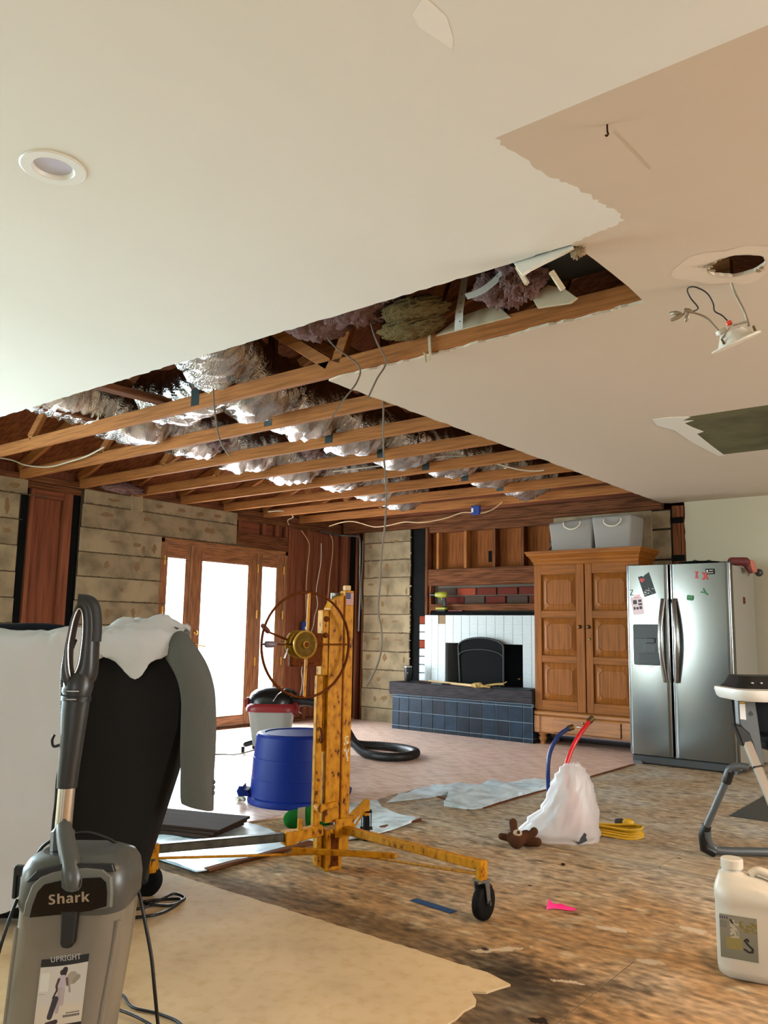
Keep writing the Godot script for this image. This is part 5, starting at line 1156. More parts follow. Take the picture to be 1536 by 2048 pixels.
func build_vacuum() -> void:
	# own axes: x right, z to the front of the dust cup; the front face lies at z 0
	var at := Vector3(-1.839, 0, -1.088)
	var t := thing("upright_vacuum", "grey upright vacuum cleaner with clear dust cup and looped handle", "vacuum cleaner", at, 38.5)
	# dust cup
	var R := []
	for s in [[0.14, 0.014, 0.228, 0.2], [0.18, 0.016, 0.232, 0.2], [0.25, 0.022, 0.236, 0.2], [0.40, 0.036, 0.246, 0.2], [0.50, 0.042, 0.248, 0.2]]:
		R.append(rrect(Vector3(s[1], s[0], -0.10), s[2], s[3], 0.055, 7))
	obj("dust_cup", G.new().loft(R), M.cup_plastic, t)
	var Rd := []
	for s in [[0.15, 0.03], [0.3, 0.038], [0.455, 0.043]]: Rd.append(rrect(Vector3(s[1] - 0.015, s[0], -0.10), 0.15, 0.12, 0.05, 6))
	obj("filter_core", G.new().loft(Rd), M.cup_core, t)
	obj("cup_edge", G.new().tube([Vector3(-0.088, 0.18, -0.03), Vector3(-0.076, 0.44, -0.03)], 0.010, 8), M.cup_plastic, t)
	obj("cup_edge", G.new().tube([Vector3(0.122, 0.18, -0.025), Vector3(0.156, 0.46, -0.025)], 0.007, 8), M.cup_plastic, t)
	# lid
	R = []
	for s in [[0.478, 0.040, 0.250, 0.205], [0.49, 0.041, 0.258, 0.212], [0.535, 0.043, 0.258, 0.212], [0.568, 0.042, 0.250, 0.205], [0.588, 0.042, 0.226, 0.19], [0.60, 0.042, 0.18, 0.15]]:
		R.append(rrect(Vector3(s[1], s[0], -0.10), s[2], s[3], 0.06, 7))
	obj("lid", G.new().loft(R), M.vac_grey, t)
	obj("lid_recess", G.new().prism(v2([-0.055, 0.548, -0.03, 0.575, 0.03, 0.592, 0.145, 0.592, 0.152, 0.575, 0.03, 0.575, -0.025, 0.555]), 0.01, Transform3D(Basis(), Vector3(0, 0, -0.003)), 0.002), M.black, t)
	obj("arch_trim", G.new().prism(v2([-0.052, 0.478, -0.049, 0.505, -0.036, 0.545, -0.018, 0.562, 0.010, 0.573, 0.04, 0.579, 0.085, 0.584, 0.125, 0.581, 0.146, 0.566, 0.150, 0.53, 0.150, 0.499, 0.137, 0.495, -0.035, 0.476]), 0.012, Transform3D(), 0.003), M.vac_trim, t)
	var bp := obj("badge_panel", G.new().prism(v2([-0.034, 0.476, -0.030, 0.50, -0.02, 0.532, -0.006, 0.548, 0.031, 0.557, 0.033, 0.541, 0.043, 0.534, 0.058, 0.531, 0.074, 0.536, 0.080, 0.546, 0.081, 0.563, 0.122, 0.565, 0.135, 0.554, 0.139, 0.53, 0.1395, 0.503, 0.105, 0.493, 0.075, 0.4885, 0.03, 0.483]), 0.016, Transform3D(), 0.0015), M.gloss_black, t)
	var tx := obj("lettering", text("Shark", 0.021, 0.003, true), M.chrome, bp, Vector3(0.008, 0.498, 0.0165))
	tx.rotation.z = 0.09
	tx.scale = Vector3(1.18, 1.0, 1.0)
	obj("latch", G.new().prism(v2([0.038, 0.489, 0.040, 0.42, 0.046, 0.413, 0.056, 0.411, 0.066, 0.414, 0.071, 0.422, 0.075, 0.491]), 0.02, Transform3D(), 0.004), M.black, t)
	# knuckle that joins the wand
	obj("knuckle", G.new().tube([Vector3(-0.006, 0.655, -0.080), Vector3(0.010, 0.632, -0.055), Vector3(0.042, 0.588, -0.012), Vector3(0.057, 0.558, 0.008), Vector3(0.058, 0.543, 0.005)], [0.0185, 0.021, 0.023, 0.0235, 0.019], 14, false, true, 1.0), M.vac_grey, t)
	obj("knuckle_back", G.new().bar(Vector3(-0.014, 0.65, -0.10), Vector3(-0.005, 0.585, -0.08), 0.05, 0.05, Vector3.BACK, 0.012), M.dark_grey, t)
	# wand and handle (they stand some 10 cm behind the front face)
	obj("wand", G.new().tube([Vector3(-0.014, 0.625, -0.10), Vector3(-0.012, 0.745, -0.10)], 0.0205, 18), M.steel_bright, t)
	obj("wand_rib", G.new().tube([Vector3(-0.014, 0.640, -0.0795), Vector3(-0.012, 0.742, -0.0795)], 0.004, 8), M.steel, t)
	var H := []
	for s in [[0.742, -0.012, 0.024, 0.023], [0.80, -0.010, 0.026, 0.025], [0.857, -0.007, 0.0285, 0.026], [0.93, -0.005, 0.033, 0.027], [0.955, -0.004, 0.034, 0.027]]:
		var r := PackedVector3Array()
		for k in 22:
			var a := TAU * k / 22
			r.append(Vector3(s[1] + cos(a) * s[2], s[0], -0.10 - sin(a) * s[3]))
		H.append(r)
	var hd := obj("handle", G.new().loft(H), M.vac_dark, t)
	for y in [0.958, 0.978]:
		obj("collar", G.new().tube([Vector3(-0.004, y - 0.006, -0.10), Vector3(-0.0035, y + 0.006, -0.10)], 0.036, 22), M.black, hd)
	var n := G.new()
	var cy := 0.0
	obj("marking", G.new().box(Vector3(0.0, 0.978, -0.0635), Vector3(0.03, 0.0025, 0.001)).box(Vector3(-0.003, 0.958, -0.0635), Vector3(0.025, 0.002, 0.001)), M.print_grey, hd)
	# loop: swept round the finger hole, thick at the right and the foot, thin at the left
	var L := []
	var trim := []
	var hole := [[0.0005, 1.0376], [0.005, 1.0822], [0.0058, 1.1316], [0.002, 1.1692], [-0.0071, 1.181], [-0.0162, 1.1563], [-0.0223, 1.1118], [-0.0245, 1.0772], [-0.02, 1.0326], [-0.0124, 1.0108]]
	var outer := [[0.0338, 1.0029], [0.0368, 1.0822], [0.0338, 1.1613], [0.0217, 1.1989], [-0.0025, 1.2059], [-0.0192, 1.1663], [-0.0268, 1.1167], [-0.0321, 1.0722], [-0.0352, 1.0128], [-0.0071, 0.9683]]
	for k in 10:
		for q in 5:
			var k2 := (k + 1) % 10
			var k0 := (k + 9) % 10
			var k3 := (k + 2) % 10
			var f := q / 5.0
			var a := Vector2(hole[k][0], hole[k][1]).cubic_interpolate(Vector2(hole[k2][0], hole[k2][1]), Vector2(hole[k0][0], hole[k0][1]), Vector2(hole[k3][0], hole[k3][1]), f)
			var b := Vector2(outer[k][0], outer[k][1]).cubic_interpolate(Vector2(outer[k2][0], outer[k2][1]), Vector2(outer[k0][0], outer[k0][1]), Vector2(outer[k3][0], outer[k3][1]), f)
			a = a
			var m := (a + b) / 2
			var d := (b - a) / 2
			var r := PackedVector3Array()
			for j in 14:
				var an := TAU * j / 14
				var dz := signf(sin(an)) * pow(absf(sin(an)), 0.7) * 0.028
				var dd := signf(cos(an)) * pow(absf(cos(an)), 0.7)
				r.append(Vector3(m.x + d.x * dd, m.y + d.y * dd, -0.10 - 0.35 * (m.x + d.x * dd + 0.008) + dz))
			L.append(r)
			trim.append(Vector3(a.x, a.y, -0.10 - 0.35 * (a.x + 0.008) + 0.019))
	obj("loop", G.new().loft(L, false, true), M.vac_dark, hd)
	obj("neck", G.new().tube([Vector3(-0.004, 0.965, -0.10), Vector3(0.0, 0.995, -0.10), Vector3(0.004, 1.02, -0.10)], [0.034, 0.037, 0.024], 18), M.vac_dark, hd)
	obj("loop_trim", G.new().tube(trim, 0.0028, 8, true), M.chrome, hd)
	var gp := []
	for q in [[-0.0041, 1.2029], [0.0119, 1.2019], [0.0247, 1.19], [0.0316, 1.1692], [0.0343, 1.1415], [0.035, 1.1167], [0.0346, 1.0999]]:
		gp.append(Vector3(q[0] - 0.012, q[1] - 0.006 if q[1] > 1.20 else q[1], -0.098 - 0.35 * (q[0] - 0.004)))
	obj("grip_pad", G.new().tube(curve(gp, 4), 0.0225, 12), M.grip_dark, hd)
	obj("hose_bracket", G.new().tube(curve([Vector3(-0.034, 0.845, -0.10), Vector3(-0.052, 0.84, -0.10), Vector3(-0.057, 0.855, -0.10), Vector3(-0.052, 0.868, -0.10)], 4), 0.0035, 8), M.black, hd)
	# ribbed hose behind the handle, and the cord that follows the wand
	var hp := curve(v3s([-0.030, 1.105, -0.125, -0.044, 1.06, -0.128, -0.049, 1.01, -0.13, -0.048, 0.96, -0.135, -0.044, 0.90, -0.14, -0.040, 0.80, -0.15, -0.038, 0.70, -0.155, -0.03, 0.58, -0.17]), 14)
	var hr := []
	for i in hp.size(): hr.append(0.0105 if i % 2 else 0.0088)
	obj("hose", G.new().tube(hp, hr, 10), M.black, t)
	obj("side_hook", G.new().span(Vector3(-0.104, 0.545, -0.07), Vector3(-0.075, 0.568, -0.05), 0.003).span(Vector3(-0.108, 0.494, -0.07), Vector3(-0.096, 0.568, -0.05), 0.003), M.black, t)
	# foot of the machine, below the picture
	obj("body", G.new().box(Vector3(0.02, 0.24, -0.21), Vector3(0.17, 0.36, 0.10), Basis(), 0.03), M.vac_dark, t)
	obj("nozzle", G.new().box(Vector3(0.02, 0.06, -0.10), Vector3(0.29, 0.09, 0.26), Basis(), 0.03).box(Vector3(0.02, 0.13, -0.14), Vector3(0.14, 0.10, 0.14), Basis(), 0.03), M.vac_dark, t)
	for x in [-0.09, 0.13]:
		obj("wheel", G.new().tube([Vector3(x - 0.015, 0.04, -0.25), Vector3(x + 0.015, 0.04, -0.25)], 0.04, 18), M.rubber, t)
	# printed label: black heading, a woman vacuuming a pale room
	var W := 216
	var Hh := 300
	var im := Image.create(W, Hh, false, Image.FORMAT_RGB8)
	im.fill(Color(0.78, 0.75, 0.71))
	im.fill_rect(Rect2i(0, 0, W, 34), Color(0.08, 0.07, 0.08))
	im.fill_rect(Rect2i(0, 286, W, 14), Color(0.10, 0.07, 0.10))
	im.fill_rect(Rect2i(0, 200, W, 86), Color(0.80, 0.75, 0.68))
	im.fill_rect(Rect2i(0, 150, 34, 3), Color(0.62, 0.59, 0.56))
	im.fill_rect(Rect2i(6, 60, 40, 80), Color(0.83, 0.81, 0.78))
	for s in [[150, 88, 150, 100, 24, 20, Color(0.62, 0.58, 0.52)], [176, 92, 160, 110, 12, 9, Color(0.57, 0.53, 0.47)], [140, 120, 146, 150, 4, 5, Color(0.60, 0.55, 0.5)], [110, 72, 102, 62, 12, 11, Color(0.24, 0.15, 0.15)], [112, 60, 114, 52, 13, 12, Color(0.15, 0.09, 0.10)], [106, 96, 104, 136, 22, 18, Color(0.71, 0.66, 0.70)], [90, 92, 82, 120, 6, 5, Color(0.30, 0.18, 0.17)], [82, 120, 88, 140, 5, 5, Color(0.30, 0.18, 0.17)], [126, 92, 132, 120, 6, 5, Color(0.42, 0.28, 0.25)], [102, 140, 96, 230, 14, 8, Color(0.66, 0.60, 0.60)], [112, 140, 116, 200, 12, 7, Color(0.69, 0.63, 0.62)], [86, 138, 72, 170, 4, 4, Color(0.15, 0.12, 0.16)], [84, 176, 66, 250, 14, 12, Color(0.20, 0.18, 0.22)], [96, 272, 56, 280, 10, 9, Color(0.22, 0.13, 0.17)]]:
		var a := Vector2(s[0], s[1])
		var b := Vector2(s[2], s[3])
		for y in range(maxi(0, int(minf(a.y, b.y)) - 26), mini(Hh, int(maxf(a.y, b.y)) + 26)):
			for x in range(maxi(0, int(minf(a.x, b.x)) - 26), mini(W, int(maxf(a.x, b.x)) + 26)):
				var p := Vector2(x, y)
				var f := clampf((p - a).dot(b - a) / maxf((b - a).length_squared(), 1.0), 0, 1)
				if p.distance_to(a.lerp(b, f)) < lerpf(s[4], s[5], f): im.set_pixel(x, y, s[6])
	for q in [[140, 238, 60, 5], [128, 248, 76, 10]]:
		for x in range(q[0], q[0] + q[2], 7): im.fill_rect(Rect2i(x, q[1], 5, q[3]), Color(0.22, 0.19, 0.19))
	var lm := mat(Color(1, 1, 1), 0.5)
	lm.albedo_texture = ImageTexture.create_from_image(im)
	var lg := G.new()
	var gr := []
	for k in 9:
		var u := k / 8.0
		for v in 2: gr.append(Vector3(lerpf(-0.0125 if v == 0 else -0.005, 0.094 if v == 0 else 0.103, u), lerpf(0.232 if v == 0 else 0.381, 0.245 if v == 0 else 0.396, u) - 0.002 * sin(PI * u), 0.0012))
	for k in 8:
		lg.uvquad(gr[k * 2], gr[k * 2 + 2], gr[k * 2 + 3], gr[k * 2 + 1], Vector2(k / 8.0, 1), Vector2((k + 1) / 8.0, 0))
	var lb := obj("label", lg, lm, t)
	var lt := obj("lettering", text("UPRIGHT", 0.0115, 0.0008), M.print_grey, lb, Vector3(0.016, 0.3715, 0.0014))
	lt.rotation.z = 0.125
	lt.scale = Vector3(1.06, 1.0, 1.0)
	# cords
	var b38 := Basis.from_euler(Vector3(0, deg_to_rad(38.5), 0))
	var co := []
	for p in v3s([-0.083, 0.575, -0.12, -0.065, 0.60, -0.12, -0.03, 0.62, -0.12, 0.0, 0.624, -0.13, 0.04, 0.625, -0.14, 0.09, 0.607, -0.15, 0.13, 0.575, -0.16]): co.append(p)
	obj("lid_cord", G.new().tube(curve(co, 6), 0.0042, 8), M.black, t)
	obj("wand_cord", G.new().tube(curve(v3s([-0.04, 0.80, -0.13, -0.048, 0.76, -0.13, -0.048, 0.70, -0.13, -0.054, 0.66, -0.14, -0.056, 0.58, -0.14]), 6), 0.0042, 8), M.black, t)
	obj("left_cord", G.new().tube(curve(v3s([-0.085, 0.50, -0.03, -0.088, 0.46, 0.0, -0.10, 0.40, 0.01, -0.112, 0.34, 0.0, -0.125, 0.25, -0.03, -0.12, 0.12, -0.08, -0.09, 0.09, -0.12]), 6), 0.0042, 8), M.black, t)
	# power cord: from the lid to the floor and over it in loops
	var pc := []
	for p in v3s([0.15, 0.52, -0.16, 0.172, 0.48, -0.14, 0.192, 0.42, -0.13, 0.212, 0.34, -0.13, 0.225, 0.26, -0.13, 0.235, 0.16, -0.15, 0.245, 0.06, -0.18, 0.25, 0.013, -0.25]): pc.append(at + b38 * p)
	pc.append_array(v3s([-1.88, 0.012, -1.50, -1.99, 0.012, -1.62, -2.10, 0.012, -1.63, -2.20, 0.014, -1.60, -2.30, 0.012, -1.63, -2.34, 0.012, -1.58, -2.24, 0.022, -1.55, -2.12, 0.022, -1.56, -2.02, 0.012, -1.56, -1.93, 0.012, -1.49, -2.0, 0.012, -1.44, -2.12, 0.012, -1.46, -2.2, 0.012, -1.42]))
	cable("power_cord", "black power cord falling from the vacuum onto the cream floor beside it", "cord", pc, 0.0045, M.black)
	cable("black_cord", "black cord bunched on the cream floor behind the vacuum near the armchair", "cord", v3s([-2.97, 0.012, -2.08, -2.92, 0.012, -2.14, -2.93, 0.02, -2.24, -2.95, 0.02, -2.32, -2.89, 0.012, -2.33, -2.86, 0.012, -2.24, -2.93, 0.02, -2.17, -2.98, 0.012, -2.20, -2.93, 0.012, -2.28, -2.86, 0.02, -2.29, -2.82, 0.012, -2.19, -2.80, 0.02, -2.10, -2.86, 0.012, -2.04]), 0.006, M.black)


func cable(called: String, label: String, category: String, P: Array, r: float, m: Material, group := "") -> MeshInstance3D:
	var o := obj(called, G.new().tube(curve(P, 8), r, 8), m)
	tag(o, label, category, group)
	return o


func build_tub_and_shopvac() -> void:
	var t := thing("plastic_tub", "upturned blue plastic tub on the old flooring behind the lift", "tub", Vector3(-3.95, 0.009, -4.065), 38.5)
	obj("shell", G.new().edgelathe([Vector2(0.312, 0.0), Vector2(0.316, 0.012), Vector2(0.314, 0.04), Vector2(0.298, 0.046), Vector2(0.294, 0.16), Vector2(0.2915, 0.162), Vector2(0.284, 0.29), Vector2(0.2815, 0.292), Vector2(0.272, 0.425), Vector2(0.262, 0.44), Vector2(0.245, 0.446), Vector2(0.215, 0.446), Vector2(0.205, 0.440), Vector2(0.001, 0.440)], 56), M.tub_blue, t)
	obj("handle", G.new().prism(v2([-0.375, 0.075, -0.36, 0.105, -0.335, 0.105, -0.33, 0.085, -0.30, 0.08, -0.27, 0.045, -0.36, 0.04]), 0.13, Transform3D(Basis(), Vector3(0, 0, -0.02)), 0.006).prism(v2([0.30, 0.045, 0.30, 0.08, 0.34, 0.10, 0.375, 0.075, 0.36, 0.04]), 0.13, Transform3D(Basis(), Vector3(0, 0, -0.065)), 0.006), M.tub_blue, t)
	obj("rope_knot", G.new().blob([[Vector3(-0.365, 0.018, 0.05), Vector3(-0.33, 0.018, 0.075), 0.018, 0.016], [Vector3(-0.38, 0.018, 0.065), Vector3(-0.36, 0.016, 0.09), 0.012, 0.01]], 0.006, 0.008), M.rope_white, t)
	var s := thing("shop_vacuum", "grey and black wet-dry shop vacuum with red rim by the glass doors", "vacuum cleaner", Vector3(-5.66, 0.009, -5.48), 38.5)
	var R := []
	for q in [[0.06, 0.30, 0.30, 0.07], [0.08, 0.32, 0.32, 0.08], [0.36, 0.41, 0.37, 0.10], [0.375, 0.425, 0.385, 0.10]]: R.append(rrect(Vector3(0, q[0], 0), q[1], q[2], q[3], 6))
	obj("drum", G.new().loft(R), M.vac_drum, s)
	R = []
	for q in [[0.372, 0.47, 0.42, 0.12], [0.40, 0.48, 0.43, 0.13], [0.43, 0.455, 0.41, 0.13], [0.445, 0.42, 0.38, 0.13]]: R.append(rrect(Vector3(0.01, q[0], 0), q[1], q[2], q[3], 6))
	obj("rim", G.new().loft(R), M.vac_red, s)
	R = []
	for q in [[0.43, 0.41, 0.36, 0.14], [0.47, 0.42, 0.36, 0.15], [0.52, 0.39, 0.33, 0.15], [0.555, 0.32, 0.26, 0.12], [0.575, 0.22, 0.18, 0.085], [0.583, 0.10, 0.10, 0.045]]: R.append(rrect(Vector3(-0.005, q[0], 0), q[1], q[2], q[3], 6))
	obj("motor_head", G.new().loft(R), M.vac_black, s)
	obj("latch", G.new().box(Vector3(-0.225, 0.44, 0.03), Vector3(0.05, 0.10, 0.10), Basis(), 0.015).box(Vector3(0.225, 0.40, 0.05), Vector3(0.06, 0.11, 0.10), Basis(), 0.015), M.vac_red, s)
	obj("handle", G.new().tube(curve(v3s([0.08, 0.52, 0.12, 0.13, 0.565, 0.13, 0.20, 0.56, 0.10, 0.24, 0.50, 0.06]), 5), 0.022, 10, false, true, 0.6), M.vac_black, s)
	obj("port", G.new().tube([Vector3(0.18, 0.46, 0.02), Vector3(0.28, 0.465, 0.02), Vector3(0.30, 0.465, 0.02)], [0.05, 0.05, 0.04], 16), M.vac_black, s)
	obj("trim_line", G.new().tube(curve(v3s([0.03, 0.47, 0.18, 0.07, 0.53, 0.16, 0.13, 0.57, 0.13]), 5), 0.005, 6), M.chrome, s)
	for c in [[-0.24, 0.10], [0.22, 0.12], [-0.18, -0.16], [0.18, -0.16]]:
		var k := obj("caster", G.new().tube([Vector3(c[0] - 0.012, 0.027, c[1]), Vector3(c[0] + 0.012, 0.027, c[1])], 0.027, 14), M.black, s)
		obj("caster_bracket", G.new().bar(Vector3(c[0], 0.07, c[1]), Vector3(c[0] * 0.55, 0.10, c[1] * 0.6), 0.07, 0.045, Vector3.UP, 0.012), M.black, k)
	var P := curve(v3s([-5.43, 0.472, -5.62, -5.33, 0.45, -5.72, -5.2, 0.36, -5.82, -5.12, 0.22, -5.92, -5.14, 0.10, -6.05, -5.18, 0.052, -6.18, -5.0, 0.047, -6.28, -4.75, 0.047, -6.30, -4.52, 0.047, -6.20, -4.42, 0.047, -6.0, -4.46, 0.047, -5.82, -4.62, 0.047, -5.76, -4.80, 0.055, -5.80, -5.0, 0.12, -5.86, -5.12, 0.13, -5.84, -5.22, 0.09, -5.66, -5.35, 0.05, -5.50]), 16)
	var rad := []
	for i in P.size(): rad.append(0.040 if i % 2 else 0.0355)
	tag(obj("suction_hose", G.new().tube(P, rad, 14), M.hose_black), "thick black suction hose looping over the old flooring from the shop vacuum", "hose")
	cable("grey_cord", "thin grey cord lying from the shop vacuum across the bright floor to the left", "cord", v3s([-5.62, 0.05, -5.25, -5.72, 0.014, -5.1, -5.85, 0.014, -5.0, -6.0, 0.014, -4.6, -6.05, 0.014, -4.2]), 0.005, M.cable_grey)


func ripple_sheet(poly: PackedVector2Array, y: float, amp: float, sd: int, cell := 0.035) -> G:     # a limp sheet on the floor, its surface lifted in soft waves
	var nz := FastNoiseLite.new()
	nz.seed = sd
	nz.frequency = 2.6
	var lo := Vector2.INF
	var hi := -Vector2.INF
	for p in poly:
		lo = lo.min(p); hi = hi.max(p)
	var g := G.new()
	g.smooth(1)
	var T := []
	var x := lo.x
	while x < hi.x:
		var z := lo.y
		while z < hi.y:
			var sq := PackedVector2Array([Vector2(x, z), Vector2(x + cell, z), Vector2(x + cell, z + cell), Vector2(x, z + cell)])
			for piece in Geometry2D.intersect_polygons(poly, sq):
				var ids := Geometry2D.triangulate_polygon(piece)
				for i in range(0, ids.size(), 3):
					T.append([piece[ids[i]], piece[ids[i + 1]], piece[ids[i + 2]]])
			z += cell
		x += cell
	var up := func(p: Vector2) -> Vector3:
		return Vector3(p.x, y + amp * maxf(0.0, 0.35 + 1.5 * nz.get_noise_2dv(p)), p.y)
	for tr in T:
		var a: Vector3 = up.call(tr[0])
		var b: Vector3 = up.call(tr[1])
		var c: Vector3 = up.call(tr[2])
		if (b - a).cross(c - a).y > 0: g.tri(a, b, c)
		else: g.tri(a, c, b)
	g.flat()
	for i in poly.size():
		var p := poly[i]
		var q := poly[(i + 1) % poly.size()]
		var n := maxi(1, int(p.distance_to(q) / cell))
		for k in n:
			var u := p.lerp(q, float(k) / n)
			var v := p.lerp(q, float(k + 1) / n)
			g.quad(xz(u, y - 0.004), xz(v, y - 0.004), up.call(v), up.call(u))
	return g


func build_floor_things() -> void:
	# blue-white underlayment left along the torn edge
	var sheets := [
		[[-3.60, -4.98, -3.50, -5.20, -3.38, -5.36, -3.26, -5.56, -3.16, -5.80, -3.04, -6.06, -2.93, -6.02, -2.88, -5.72, -2.92, -5.2, -2.90, -4.72, -2.93, -4.62, -3.12, -4.60, -3.30, -4.92, -3.40, -4.60, -3.46, -4.42], 0.013, 0.03, 3, "long strip of crumpled pale blue underlayment along the torn floor edge"],
		[[-3.57, -4.46, -3.40, -4.30, -3.20, -4.22, -3.02, -4.19, -2.985, -3.9, -3.0, -3.60, -3.12, -3.34, -3.62, -3.72, -3.60, -4.1], 0.010, 0.012, 8, "piece of pale underlayment behind the mast of the lift"],
		[[-3.70, -3.42, -3.50, -3.40, -3.17, -3.30, -3.13, -2.70, -3.16, -2.61, -3.46, -2.62, -3.80, -2.66, -3.84, -2.9], 0.011, 0.010, 12, "glossy sheet of underlayment under the left leg of the lift"]]
	for s in sheets:
		tag(obj("underlayment_sheet", ripple_sheet(v2(s[0]), s[1], s[2], s[3]), M.underlay), s[4], "underlayment", "pale underlayment sheets on the floor")
	var brown := G.new()
	tag(obj("floor_edge_strip", G.new().bar(Vector3(-3.60, 0.006, -4.98), Vector3(-2.93, 0.006, -4.60 - 0.02), 0.03, 0.012, Vector3.UP, 0.002).bar(Vector3(-2.90, 0.006, -4.72), Vector3(-2.86, 0.006, -7.18), 0.03, 0.014, Vector3.UP, 0.003), M.dark_fir_z), "brown wooden edging strip left along the torn flooring towards the fridge", "strip")
	for s in [[-3.05, -3.86, -3.02, -4.19, "short brown board strip at the right end of the middle underlayment piece"], [-3.15, -2.66, -3.13, -3.36, "brown board strip along the near edge of the glossy underlayment"]]:
		tag(obj("board_strip", G.new().bar(Vector3(s[0], 0.010, s[1]), Vector3(s[2], 0.010, s[3]), 0.04, 0.014, Vector3.UP, 0.002), M.dark_fir_z), s[4], "strip")
	# stack of dark boards
	var labels := ["dark brown board at the bottom of the stack under the lift leg", "dark brown board in the middle of the stack under the lift leg", "dark brown board on top of the stack under the lift leg"]
	for k in 3:
		var b := obj("dark_board", G.new().box(Vector3.ZERO, Vector3(0.70, 0.014, 0.36), Basis(), 0.002), M.board_brown, self, Vector3(-3.93 + 0.01 * k, 0.028 + 0.0145 * k, -3.07 - 0.012 * k))
		b.rotation.y = deg_to_rad(38.5 - 22.0 + 2.0 * k)
		tag(b, labels[k], "board", "stacked dark brown boards")
	# soft toy with a band, on the leg of the lift
	var gt := thing("plush_toy", "green plush toy with a tan band lying behind the lift mast", "toy", Vector3(-3.33, 0.012, -3.55), 38.5)
	obj("body", G.new().blob([[Vector3(-0.10, 0.052, 0.0), Vector3(0.02, 0.065, 0.0), 0.05, 0.062], [Vector3(0.02, 0.065, 0.0), Vector3(0.085, 0.05, 0.0), 0.06, 0.045]], 0.009, 0.015), M.plush_green, gt)
	obj("band", G.new().tube([Vector3(-0.062, 0.056, 0), Vector3(-0.018, 0.06, 0)], [0.059, 0.062], 22), M.plush_tan, gt)
	obj("nose", G.new().ball(Vector3(0.118, 0.025, 0.005), Vector3(0.022, 0.028, 0.022), Basis(), 8), M.dark_red, gt)
	obj("patch", G.new().ball(Vector3(0.03, 0.035, 0.048), Vector3(0.03, 0.018, 0.015), Basis(), 8), M.dark_wood, gt)
	# teddy
	var b := thing("teddy_bear", "small brown teddy bear lying on its back on the plywood by the white bag", "toy", Vector3(-2.25, 0.0, -4.05), 38.5)
	obj("body", G.new().blob([
		[Vector3(-0.025, 0.045, 0.015), Vector3(-0.025, 0.047, 0.01), 0.045, 0.045],
		[Vector3(0.025, 0.04, -0.03), Vector3(0.04, 0.038, -0.06), 0.038, 0.04],
		[Vector3(-0.03, 0.07, -0.03), Vector3(-0.032, 0.118, -0.05), 0.020, 0.022],
		[Vector3(-0.05, 0.045, -0.01), Vector3(-0.10, 0.052, -0.02), 0.020, 0.018],
		[Vector3(0.05, 0.045, -0.02), Vector3(0.078, 0.078, -0.03), 0.020, 0.022],
		[Vector3(0.04, 0.03, 0.0), Vector3(0.085, 0.035, 0.02), 0.022, 0.024],
		[Vector3(-0.055, 0.065, 0.02), Vector3(-0.062, 0.07, 0.02), 0.014, 0.013],
		[Vector3(0.015, 0.065, 0.0), Vector3(0.018, 0.07, 0.0), 0.014, 0.013]], 0.006, 0.012), M.plush_brown, b)
	obj("snout", G.new().ball(Vector3(-0.022, 0.083, 0.035), Vector3(0.024, 0.018, 0.02), Basis(), 10), M.plush_cream, b)
	obj("nose", G.new().ball(Vector3(-0.02, 0.090, 0.05), Vector3(0.010, 0.009, 0.008), Basis(), 8), M.black, b)
	# plastic bag with two pipes standing in it
	var bag := thing("plastic_bag", "crumpled white plastic bag standing open on the plywood before the armoire", "bag", Vector3(-2.1, 0.0, -4.4), 38.5)
	var nz := FastNoiseLite.new()
	nz.seed = 91
	nz.frequency = 1.0
	var R := []
	for s in [[0.005, -0.045, 0.17, 0.13], [0.03, -0.045, 0.175, 0.135], [0.09, -0.035, 0.163, 0.13], [0.16, -0.025, 0.152, 0.125], [0.22, -0.022, 0.135, 0.115], [0.28, -0.018, 0.118, 0.095], [0.33, -0.014, 0.098, 0.075], [0.37, -0.012, 0.072, 0.055], [0.40, -0.012, 0.048, 0.035], [0.412, -0.010, 0.042, 0.03]]:
		for h in 2:
			var r := PackedVector3Array()
			for k in 44:
				var a := TAU * k / 44
				var crease: float = 1.0 + nz.get_noise_3d(cos(a) * 4.5, sin(a) * 4.5, s[0] * 7.0) * 0.16 + 0.05 * sin(a * 9.0 + s[0] * 6.0) * smoothstep(0.18, 0.4, s[0]) + nz.get_noise_3d(cos(a) * 12.0, sin(a) * 12.0, s[0] * 9.0) * 0.07
				var foot: float = smoothstep(0.2, 0.0, s[0]) * 0.10 * maxf(0.0, cos(a - PI * 1.02))
				r.append(Vector3(s[1] + cos(a) * (s[2] * crease + foot), s[0] + (0.02 * h if s[0] < 0.4 else 0.004 * h) + nz.get_noise_2d(a * 3.0, s[0]) * 0.012, -sin(a) * s[3] * crease))
			R.append(r)
	obj("film", G.new().loft(R, false), M.bag_film, bag)
	var hole := PackedVector2Array()
	for i in 14:
		var a := TAU * i / 14
		hole.append(Vector2(cos(a) * 0.042 * rng.randf_range(0.75, 1.1), sin(a) * 0.036 * rng.randf_range(0.75, 1.1)))
	obj("dark_print", G.new().prism(hole, 0.003, Transform3D(Basis.from_euler(Vector3(-0.25, 0.05, 0)), Vector3(-0.008, 0.045, 0.128))), M.black, bag)
	obj("contents", G.new().blob([[Vector3(0.0, 0.07, -0.03), Vector3(-0.01, 0.22, -0.02), 0.07, 0.04], [Vector3(-0.02, 0.2, 0.0), Vector3(0.03, 0.10, 0.03), 0.03, 0.03]], 0.012, 0.02), M.pink_skin, bag)
	var rp := thing("water_pipe", "red plastic water pipe curving up out of the white bag", "pipe", Vector3(-2.1, 0.0, -4.4), 38.5, "coloured pipes in the white bag")
